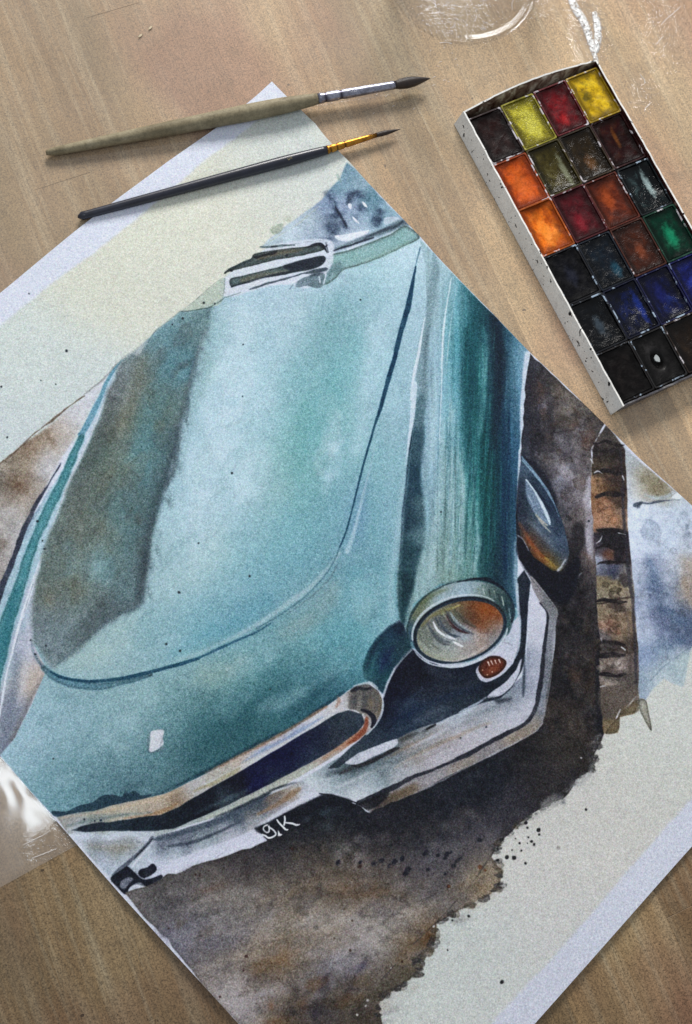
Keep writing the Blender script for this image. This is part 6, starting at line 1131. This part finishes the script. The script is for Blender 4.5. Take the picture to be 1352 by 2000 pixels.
# ------------------------------------------------------------------ glass jar at the top edge
jc = P(902, -42); JR = (P(902, 93) - P(902, -42)).length
jar = tag(empty('glass_jar', jc), 'clear round glass jar whose base ring shows at the top edge', 'glass jar')
def lathe(name, prof, mat, parent, n=64, close=False, smooth=True):
    v, f = [], []
    for (r, z) in prof:
        for k in range(n): a = 2 * math.pi * k / n; v.append((r * math.cos(a), r * math.sin(a), z))
    m = len(prof)
    for i in range(m - (0 if close else 1)):
        for k in range(n): f.append((i * n + k, i * n + (k + 1) % n, ((i + 1) % m) * n + (k + 1) % n, ((i + 1) % m) * n + k))
    return mesh(name, v, f, mat, parent, smooth)
gm = glass_mat()
lathe('wall', [(JR - .0016, .0052), (JR - .001, .03), (JR - .001, .095), (JR - .0016, .0965), (JR - .0024, .095), (JR - .0026, .03), (JR - .0036, .0052)], gm, jar)
lathe('base', [(.0005, .0016), (JR - .006, .0016), (JR - .0032, .0007), (JR - .0018, .0012), (JR - .0013, .0048), (JR - .004, .0046), (JR - .008, .0036), (.0005, .0033)], gm, jar, smooth=False)

# ------------------------------------------------------------------ brushes
def tube_obj(name, a, b, prof, mat, parent, n=20, flat=None, wob=None, dirt_shade=None):
    """prof: (t, radius in metres); axis a -> b"""
    ax = (b - a); L_ = ax.length; ax.normalize(); u = ax.cross(Vector((0, 0, 1))).normalized(); w_ = u.cross(ax)
    v, f = [], []
    for (t_, r) in prof:
        c = a + ax * (L_ * t_)
        for k in range(n):
            an = 2 * math.pi * k / n; rr = r * (1 + (wob(t_, an) if wob else 0)); v.append(c + u * rr * math.cos(an) + w_ * rr * math.sin(an) * (flat or 1))
    m = len(prof)
    for i in range(m - 1):
        for k in range(n): f.append((i * n + k, i * n + (k + 1) % n, (i + 1) * n + (k + 1) % n, (i + 1) * n + k))
    f.append(tuple(range(n))[::-1]); f.append(tuple(range((m - 1) * n, m * n)))
    o = mesh(name, [q - parent.location for q in v], f, mat, parent, True)
    if dirt_shade: o.data.attributes.new('dirt_shade', 'FLOAT', 'POINT').data.foreach_set('value', [d_ for d_ in dirt_shade for k in range(n)])
    return o
def smooth_prof(pts, n=40):
    t = [p[0] for p in pts]; r = [p[1] for p in pts]; out = []
    xs_ = np.linspace(t[0], t[-1], n); rr = np.interp(xs_, t, r)
    k = rr.copy()
    for _ in range(7 if n >= 60 else 1):
        q = np.convolve(np.pad(k, 1, mode='edge'), [.25, .5, .25], 'valid'); q[:3], q[-1] = k[:3], k[-1]; k = q
    return list(zip(xs_, k))
def band(x0, x1, base, amp):     # a crimp groove
    return [(x0, base), ((x0 + x1) / 2, base * (1 - amp)), (x1, base)]
px_m = .000325
# big brush: bare weathered handle, nickel ferrule
a1, f1, e1_, t1 = P(90, 299, .0035), P(620, 193, .0078), P(772, 166, .0082), P(841, 153, .0072)
b1 = tag(empty('paint_brush', P(90, 299)), 'big round paint brush with a bare grey wooden handle and silver ferrule', 'paint brush')
def handle_mat():
    s = NT('weathered_handle')
    f = s.noise(60, 5, .65, stretch=(1, 1, 1), dist=.3); g = s.noise(220, 4, .7)
    c = s.ramp(f, [(.3, lin((112, 102, 78))), (.6, lin((148, 138, 112))), (.8, lin((166, 156, 132)))])
    c = s.mix(s.ramp(g, [(.3, .5), (.5, 0.)]), c, lin((84, 74, 56)))
    s.pbr(s.grain(c, .22, 800), .6, nrm=s.bump(g, .3, .0005), spec=.25); return s.m
tube_obj('handle', a1, f1, smooth_prof([(0, .0014), (.017, .0024), (.034, .0028), (.08, .0031), (.2, .0037), (.4, .0046), (.6, .0053), (.74, .0058), (.86, .0056), (.95, .0046), (1, .0038)], 60), handle_mat(), b1, 28)
silver = metal_mat('nickel', (168, 170, 186), (52, 48, 62), .3)
r0, r1_ = .00365, .0028
pr = [(0, r0 * .98)]
for (x, aa) in ((.06, .0), (.1, .14), (.14, 0.), (.26, 0.), (.3, .16), (.34, 0.), (.42, 0), (.7, 0), (.97, 0), (1., .02)): pr.append((x, (r0 + (r1_ - r0) * x) * (1 - aa)))
fer = tube_obj('ferrule', f1, e1_, pr, silver, b1, 32, dirt_shade=[.5, .1, 1, .0, 0., 1, .1, .1, .0, .1, .8][:len(pr)] + [0.] * max(0, len(pr) - 11))
hair = simple('dark_hair', (30, 20, 17), .45, gr=.3, gs=1400, bump=.5, bs=1500, var=(52, 36, 26), vs=300)
tube_obj('bristles', e1_, t1, smooth_prof([(0, .0027), (.15, .0034), (.35, .0038), (.55, .0034), (.75, .0021), (.9, .0010), (1, .00012)], 24), hair, b1, 20, wob=lambda t_, a_: .035 * math.sin(a_ * 9 + t_ * 3))
def ribbon(name, origin, ux, uy, strokes, w_, mat, parent, up):
    v, f = [], []
    for st in strokes:
        pts = [origin + ux * x + uy * y for x, y in st]
        for i, p in enumerate(pts):
            d = (pts[min(i + 1, len(pts) - 1)] - pts[max(i - 1, 0)]).normalized(); n = up.cross(d).normalized()
            b = len(v); v += [p - n * w_ + up * .00012, p + n * w_ + up * .00012, p + n * w_ - up * .00012, p - n * w_ - up * .00012]
            if i:
                for c in range(4): f.append((b - 4 + c, b - 4 + (c + 1) % 4, b + (c + 1) % 4, b + c))
    return mesh(name, [q - parent.location for q in v], f, mat, parent)
up = Vector((-.15, -.25, 1)).normalized()
ax1 = (e1_ - f1).normalized(); uy1 = up.cross(ax1).normalized()
o1 = f1 + (e1_ - f1) * .46 + up * .0034
ribbon('stamped_number', o1, ax1 * .001, uy1 * .001, [[(-1.5, .9), (-.6, 1.2), (-.4, .2), (-1.3, -.6), (-.3, -.9)], [(.3, 1.1), (1.2, 1.2), (.9, .2), (1.4, -.7), (.3, -1.)], [(2, .8), (2.6, -.2), (2, -1)]], .00014, simple('bright_stamp', (220, 222, 230), .3, .6, gr=0), b1, up)
# small brush: black handle, brass ferrule, number 2
a2, f2_, e2_, t2 = P(152, 424, .0036), P(638, 293, .0052), P(735, 264, .0052), P(783, 252, .0044)
b2 = tag(empty('paint_brush', P(148, 425)), 'thin round paint brush with a black lacquered handle and gold ferrule', 'paint brush')
tag(b1, group='paint brushes lying across the corner of the sheet'); tag(b2, group='paint brushes lying across the corner of the sheet')
black = simple('black_lacquer', (22, 25, 38), .38, gr=.3, gs=700, bump=.12, bs=260, var=(34, 38, 54), vs=120, coat=.15)
tube_obj('handle', a2, f2_, smooth_prof([(0, .0008), (.004, .0022), (.012, .0029), (.03, .0027), (.1, .0028), (.3, .0031), (.5, .0034), (.7, .0037), (.82, .0038), (.93, .0034), (1, .0029)], 60), black, b2, 24)
brass = metal_mat('brass', (206, 146, 58), (84, 48, 20), .32)
pr = []
r0, r1_ = .00285, .0016
for (x, aa) in ((0, 0), (.04, 0.), (.07, .15), (.1, 0.), (.17, 0.), (.2, .16), (.23, 0.), (.33, .0), (.36, .17), (.40, 0.), (.5, 0), (.8, 0), (1., 0)): pr.append((x, (r0 + (r1_ - r0) * x) * (1 - aa)))
tube_obj('ferrule', f2_, e2_, pr, brass, b2, 28, dirt_shade=[.6, .1, 1, 0, 0, 1, 0, 0, 1, 0, .1, .1, .7])
tube_obj('bristles', e2_, t2, smooth_prof([(0, .0015), (.2, .0018), (.45, .0016), (.7, .001), (.9, .0004), (1, .0001)], 18), hair, b2, 14, wob=lambda t_, a_: .04 * math.sin(a_ * 7))
ax2 = (f2_ - a2).normalized(); uy2 = up.cross(ax2).normalized(); o2 = a2 + (f2_ - a2) * .852 + up * .0037
ribbon('printed_number', o2, ax2 * .001, uy2 * .001, [[(-1.6, .6), (-1.9, -.2), (-1.4, -1.), (-.6, -.7), (-.1, .4), (.7, .9), (.9, -.8)]], .00016, simple('gold_print', (150, 140, 104), .4, gr=0), b2, up)

# ------------------------------------------------------------------ cardboard box of watercolour pans
BH = .0135
qA, qB, qD = P(905, 218, BH), P(1162, 112, BH), P(1217, 794, BH)
bu = (qD - qA); BL_ = bu.length; bu.normalize(); bv = Vector((-bu.y, bu.x, 0))      # bv points to the right side
if bv.dot(qB - qA) < 0: bv = -bv
BW = bv.dot(qB - qA)
corner = Vector((qA.x, qA.y, 0)) + Vector((0, 0, .0005))
def bx(sv, su, z): return corner + bv * sv + bu * su + Vector((0, 0, z))
box_o = tag(empty('paint_box', corner), 'worn white cardboard box holding watercolour pans, at the right', 'paint box')
card = cardboard_mat('splashed_card', (234, 233, 228), (22, 22, 30), .25)
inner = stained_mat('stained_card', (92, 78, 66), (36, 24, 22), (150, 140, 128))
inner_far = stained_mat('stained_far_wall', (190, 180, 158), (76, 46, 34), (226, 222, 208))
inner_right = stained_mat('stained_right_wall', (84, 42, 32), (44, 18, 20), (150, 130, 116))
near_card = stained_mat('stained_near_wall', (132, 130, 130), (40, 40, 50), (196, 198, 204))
T_ = .0011
def wall(name, pts_lo, h, mat_out, mat_in, n=26, bow=0., jit=.0003, seed=0, splay=0.):
    """a standing strip of card from pts_lo[0] to pts_lo[1]; thickness goes towards pts_lo[2]"""
    a, b, inn = pts_lo; rr = random.Random(seed); v, f = [], []
    d = (b - a).normalized()
    for i in range(n + 1):
        t_ = i / n; p = a + (b - a) * t_; bo = inn * (-bow * math.sin(math.pi * t_)); j_ = (rr.random() - .5) * jit
        hh = h - abs(rr.gauss(0, jit * .8)) * (.3 if i in (0, n) else 1)
        for q, z in ((p - inn * splay, 0), (p + bo + inn * j_, hh), (p + bo + inn * (j_ + T_), hh - .0001), (p + inn * (T_ - splay), 0), ): v.append(q + Vector((0, 0, z)) - corner)
    for i in range(n):
        for c in range(4): f.append((i * 4 + c, i * 4 + (c + 1) % 4, i * 4 + 4 + (c + 1) % 4, i * 4 + 4 + c))
    f.append((0, 1, 2, 3)); f.append(tuple(n * 4 + c for c in (3, 2, 1, 0)))
    o = mesh(name, v, f, mat_out, box_o); o.data.materials.append(mat_in)
    for pi in range(n * 4):
        if pi % 4 in (2,): o.data.polygons[pi].material_index = 1
    return o
foot0, foot1 = P(889, 246), P(1193, 813); SPLAY = -bv.dot((foot0 + foot1) / 2 - corner)
print('splay', SPLAY)
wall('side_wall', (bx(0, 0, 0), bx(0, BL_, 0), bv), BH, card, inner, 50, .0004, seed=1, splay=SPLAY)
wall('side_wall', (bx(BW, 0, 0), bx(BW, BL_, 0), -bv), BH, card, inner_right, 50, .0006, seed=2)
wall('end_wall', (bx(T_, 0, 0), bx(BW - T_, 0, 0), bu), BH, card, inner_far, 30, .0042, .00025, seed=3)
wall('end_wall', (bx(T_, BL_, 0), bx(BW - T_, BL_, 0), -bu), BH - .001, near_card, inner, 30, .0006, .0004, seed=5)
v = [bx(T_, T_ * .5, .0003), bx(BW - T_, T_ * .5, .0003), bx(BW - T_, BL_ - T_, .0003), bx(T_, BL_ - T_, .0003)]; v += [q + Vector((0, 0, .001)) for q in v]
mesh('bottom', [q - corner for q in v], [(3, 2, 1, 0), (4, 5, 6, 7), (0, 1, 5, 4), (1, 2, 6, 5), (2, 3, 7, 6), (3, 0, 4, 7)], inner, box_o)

PH, PW, PL = .0088, (BW - 2 * T_) / 4 - .0003, (BL_ - .0062) / 6 - .0003
tub_light = stained_mat('pan_rim', (176, 168, 164), (70, 44, 44), (214, 210, 212)); tub_dark = stained_mat('pan_rim_dark', (112, 120, 132), (22, 24, 36), (186, 196, 208)); tub_brown = stained_mat('pan_rim_brown', (104, 62, 50), (50, 22, 20), (184, 150, 136))
PANS = [  # row by row: colour stops, rim, label, roughness, crack
    [((34, 14, 14), (52, 22, 20), (66, 30, 26), tub_brown, 'paint pan of dark maroon brown in the far left corner of the box', .5, 0),
     ((128, 118, 30), (186, 176, 48), (214, 206, 84), tub_light, 'paint pan of crackled lemon yellow beside the dark maroon one', .4, 1),
     ((84, 10, 18), (116, 18, 28), (150, 18, 26), tub_light, 'paint pan of smooth crimson red between the two yellow pans', .5, 0),
     ((150, 116, 14), (198, 162, 24), (216, 186, 48), tub_brown, 'paint pan of golden yellow with a dark smear in the far right corner', .4, 0)],
    [((160, 58, 14), (196, 82, 22), (212, 100, 34), tub_light, 'paint pan of even reddish orange, the upper of the two orange pans', .55, 0),
     ((64, 56, 14), (86, 74, 22), (116, 108, 62), tub_brown, 'paint pan of wet olive green below the lemon yellow pan', .18, 0),
     ((46, 32, 12), (64, 46, 18), (86, 70, 40), tub_light, 'paint pan of dark olive brown below the crimson red pan', .25, 0),
     ((46, 12, 14), (66, 18, 18), (92, 44, 18), tub_brown, 'paint pan of deep maroon with an ochre streak below the golden yellow pan', .4, 0)],
    [((176, 70, 14), (220, 108, 24), (236, 138, 50), tub_light, 'paint pan of bright worn orange, the lower of the two orange pans', .5, 0),
     ((76, 12, 24), (98, 18, 30), (116, 26, 36), tub_brown, 'paint pan of dark crimson right of the lower orange pan', .55, 0),
     ((92, 34, 18), (116, 46, 26), (150, 66, 30), tub_brown, 'paint pan of burnt sienna right of the dark crimson pan', .5, 0),
     ((12, 18, 24), (22, 32, 38), (84, 110, 112), tub_dark, 'paint pan of wet blue black paint with grey reflections by the right wall', .12, 0)],
    [((12, 12, 20), (22, 22, 32), (34, 34, 46), tub_dark, 'paint pan of dry blue black below the lower orange pan', .5, 0),
     ((8, 16, 30), (14, 28, 46), (24, 50, 70), tub_dark, 'paint pan of dark prussian blue below the dark crimson pan', .3, 0),
     ((62, 26, 14), (88, 38, 20), (120, 56, 28), tub_light, 'paint pan of umber brown with pale scratches left of the green one', .35, 0),
     ((8, 50, 38), (14, 76, 56), (24, 100, 70), tub_light, 'paint pan of deep green, the only green one', .4, 0)],
    [((8, 10, 16), (16, 20, 28), (44, 54, 64), tub_dark, 'paint pan of scratched black second from the near left corner', .25, 0),
     ((8, 12, 30), (14, 22, 56), (22, 44, 120), tub_dark, 'paint pan of navy blue with a bright blue right edge', .25, 0),
     ((10, 12, 44), (18, 22, 78), (34, 54, 130), tub_dark, 'paint pan of dark ultramarine right of the navy one', .25, 0),
     ((12, 16, 70), (20, 28, 110), (40, 60, 160), tub_dark, 'paint pan of brighter ultramarine cut by the right edge of the picture', .3, 0)],
    [((18, 14, 14), (28, 22, 22), (48, 40, 38), tub_dark, 'paint pan of brownish black in the near left corner of the box', .5, 0),
     ((30, 28, 28), (44, 42, 42), (60, 58, 58), tub_dark, 'paint pan of dull charcoal grey worn through to a pale hole', .5, 0),
     ((30, 18, 10), (44, 28, 16), (66, 48, 30), tub_brown, 'paint pan of very dark brown right of the charcoal grey pan', .25, 0),
     ((30, 24, 22), (44, 36, 32), (60, 52, 44), tub_dark, 'paint pan of sepia in the near right corner of the box', .4, 0)],
]
gap_u = .0003; gap_v = .0003
print('box', BL_, BW, gap_u, gap_v)
rp = random.Random(11)
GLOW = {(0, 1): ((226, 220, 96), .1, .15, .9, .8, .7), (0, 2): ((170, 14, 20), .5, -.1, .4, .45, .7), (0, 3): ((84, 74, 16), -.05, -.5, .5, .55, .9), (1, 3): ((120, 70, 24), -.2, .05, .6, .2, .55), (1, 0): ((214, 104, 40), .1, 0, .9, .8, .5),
        (2, 0): ((246, 146, 50), .2, -.1, .8, .6, .8), (1, 1): ((134, 138, 112), .3, .7, 1., .25, .75), (1, 2): ((104, 66, 26), .4, .1, .5, .5, .6), (2, 1): ((146, 22, 40), .4, -.2, .6, .5, .5), (2, 2): ((176, 78, 34), -.1, -.1, .6, .5, .7), (2, 3): ((156, 176, 176), -.1, .45, .8, .28, .9),  # grey patch of the blue black pan: a reflection put into its colour
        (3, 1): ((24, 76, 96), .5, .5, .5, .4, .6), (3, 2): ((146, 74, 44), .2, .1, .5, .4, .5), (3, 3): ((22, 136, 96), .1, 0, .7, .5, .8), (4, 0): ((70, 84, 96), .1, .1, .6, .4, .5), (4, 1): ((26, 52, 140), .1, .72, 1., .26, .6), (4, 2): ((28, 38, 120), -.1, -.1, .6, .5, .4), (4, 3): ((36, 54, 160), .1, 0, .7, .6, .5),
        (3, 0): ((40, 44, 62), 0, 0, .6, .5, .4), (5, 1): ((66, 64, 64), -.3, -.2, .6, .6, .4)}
def dk(c):
    k = .42 + .66 * min(1, max(c) / 200); return tuple(v * k for v in c)
for r_ in range(6):
    for c_ in range(4):
        A_, B_, C_, rim, lab, ro, ck = PANS[r_][c_]
        su = .0046 + r_ * (PL + gap_u) + PL / 2 + (rp.random() - .5) * .0004 + (.0004 * (c_ - 1.5)) * (-1 if r_ < 2 else .4)
        sv = T_ + .0002 + c_ * (PW + gap_v) + PW / 2 + (rp.random() - .5) * .0002
        loc = bx(sv, su, .0014); tilt = (rp.random() - .5) * .012
        po = empty('paint_pan', loc, math.atan2(bu.y, bu.x) + tilt); tag(po, lab, 'paint pan', 'watercolour pans packed in the cardboard box')
        # tub: open box with thin walls, x along the pan's length, y across
        l2, w2, th_ = PL / 2, PW / 2, .00105; dz = rp.random() * .0009
        def ring(l_, w_, z, k=5):
            pts = []; cr_ = .0011
            for sx, sy, a0 in ((1, 1, 0), (-1, 1, 90), (-1, -1, 180), (1, -1, 270)):
                for q in range(k):
                    an = math.radians(a0 + 90 * q / (k - 1)); pts.append((sx * (l_ - cr_) + cr_ * math.cos(an), sy * (w_ - cr_) + cr_ * math.sin(an), z))
            return pts
        H_ = PH + dz
        rings = [ring(l2 - .0008, w2 - .0008, 0), ring(l2, w2, H_ - .0002), ring(l2 - .0001, w2 - .0001, H_), ring(l2 - th_, w2 - th_, H_), ring(l2 - th_ - .0001, w2 - th_ - .0001, H_ - .0003), ring(l2 - th_ - .0006, w2 - th_ - .0006, .0009)]
        nn = len(rings[0]); vv = [q for g_ in rings for q in g_]; f2 = []
        for i in range(len(rings) - 1):
            for k in range(nn): f2.append((i * nn + k, i * nn + (k + 1) % nn, (i + 1) * nn + (k + 1) % nn, (i + 1) * nn + k))
        f2.append(tuple(range(nn))[::-1]); f2.append(tuple(range((len(rings) - 1) * nn, len(rings) * nn)))
        mesh('tub', vv, f2, rim_mat('pan_rim', B_, (206, 200, 204) if rim is not tub_dark else (164, 182, 200), r_ * 5 + c_ * 3.1), po)
        # the cake of paint: worn hollow surface
        n1, n2 = 26, 18; vv, f2 = [], []; dep = .0006 + rp.random() * .0012 + (.0012 if ro < .3 else 0); ph = rp.random() * 6
        cu, cv = (rp.random() - .5) * .5, (rp.random() - .5) * .5
        hole = lab.endswith('pale hole')
        for i in range(n1 + 1):
            for j in range(n2 + 1):
                x = -1 + 2 * i / n1; y = -1 + 2 * j / n2
                z = H_ - .0009 - dep * math.exp(-((x - cu) ** 2 * 1.6 + (y - cv) ** 2 * 2)) + .00016 * math.sin(x * 9 + ph) * math.sin(y * 7 + ph) + .0001 * (rp.random() - .5) + .0005 * max(abs(x), abs(y)) ** 8
                if hole: z -= .0055 * math.exp(-((((x - .05) / .34) ** 2 + ((y + .05) / .3) ** 2) ** 3))
                vv.append((x * (l2 - th_ + .0001), y * (w2 - th_ + .0001), z))
        for i in range(n1):
            for j in range(n2): a = i * (n2 + 1) + j; f2.append((a, a + n2 + 1, a + n2 + 2, a + 1))
        b0 = len(vv)                                      # underside and skirt, so that the cake is solid
        per = [i * (n2 + 1) for i in range(n1 + 1)] + [n1 * (n2 + 1) + j for j in range(1, n2 + 1)] + [i * (n2 + 1) + n2 for i in range(n1 - 1, -1, -1)] + [j for j in range(n2 - 1, 0, -1)]
        for q in per: vv.append((vv[q][0] * .97, vv[q][1] * .97, .0012))
        for k in range(len(per)): k2 = (k + 1) % len(per); f2.append((per[k2], per[k], b0 + k, b0 + k2))
        f2.append(tuple(range(b0, b0 + len(per))))
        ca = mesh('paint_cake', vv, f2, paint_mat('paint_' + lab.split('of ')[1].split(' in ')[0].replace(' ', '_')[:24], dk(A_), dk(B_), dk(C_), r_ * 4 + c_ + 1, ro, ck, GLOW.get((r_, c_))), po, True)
        if hole:
            lathe_v = [(.0026 * math.cos(a) * (1 + .2 * math.sin(3 * a)), .0018 * math.sin(a), H_ - .0028) for a in np.linspace(0, 6.283, 14, endpoint=False)]
            top = [(x, y, z) for x, y, z in lathe_v]; botm = [(x, y, z - .001) for x, y, z in lathe_v]
            mesh('bare_bottom', top + botm, [tuple(range(14)), tuple(range(27, 13, -1))] + [(k, 14 + k, 14 + (k + 1) % 14, (k + 1) % 14) for k in range(14)], simple('bare_pan', (170, 176, 176), .4), po)
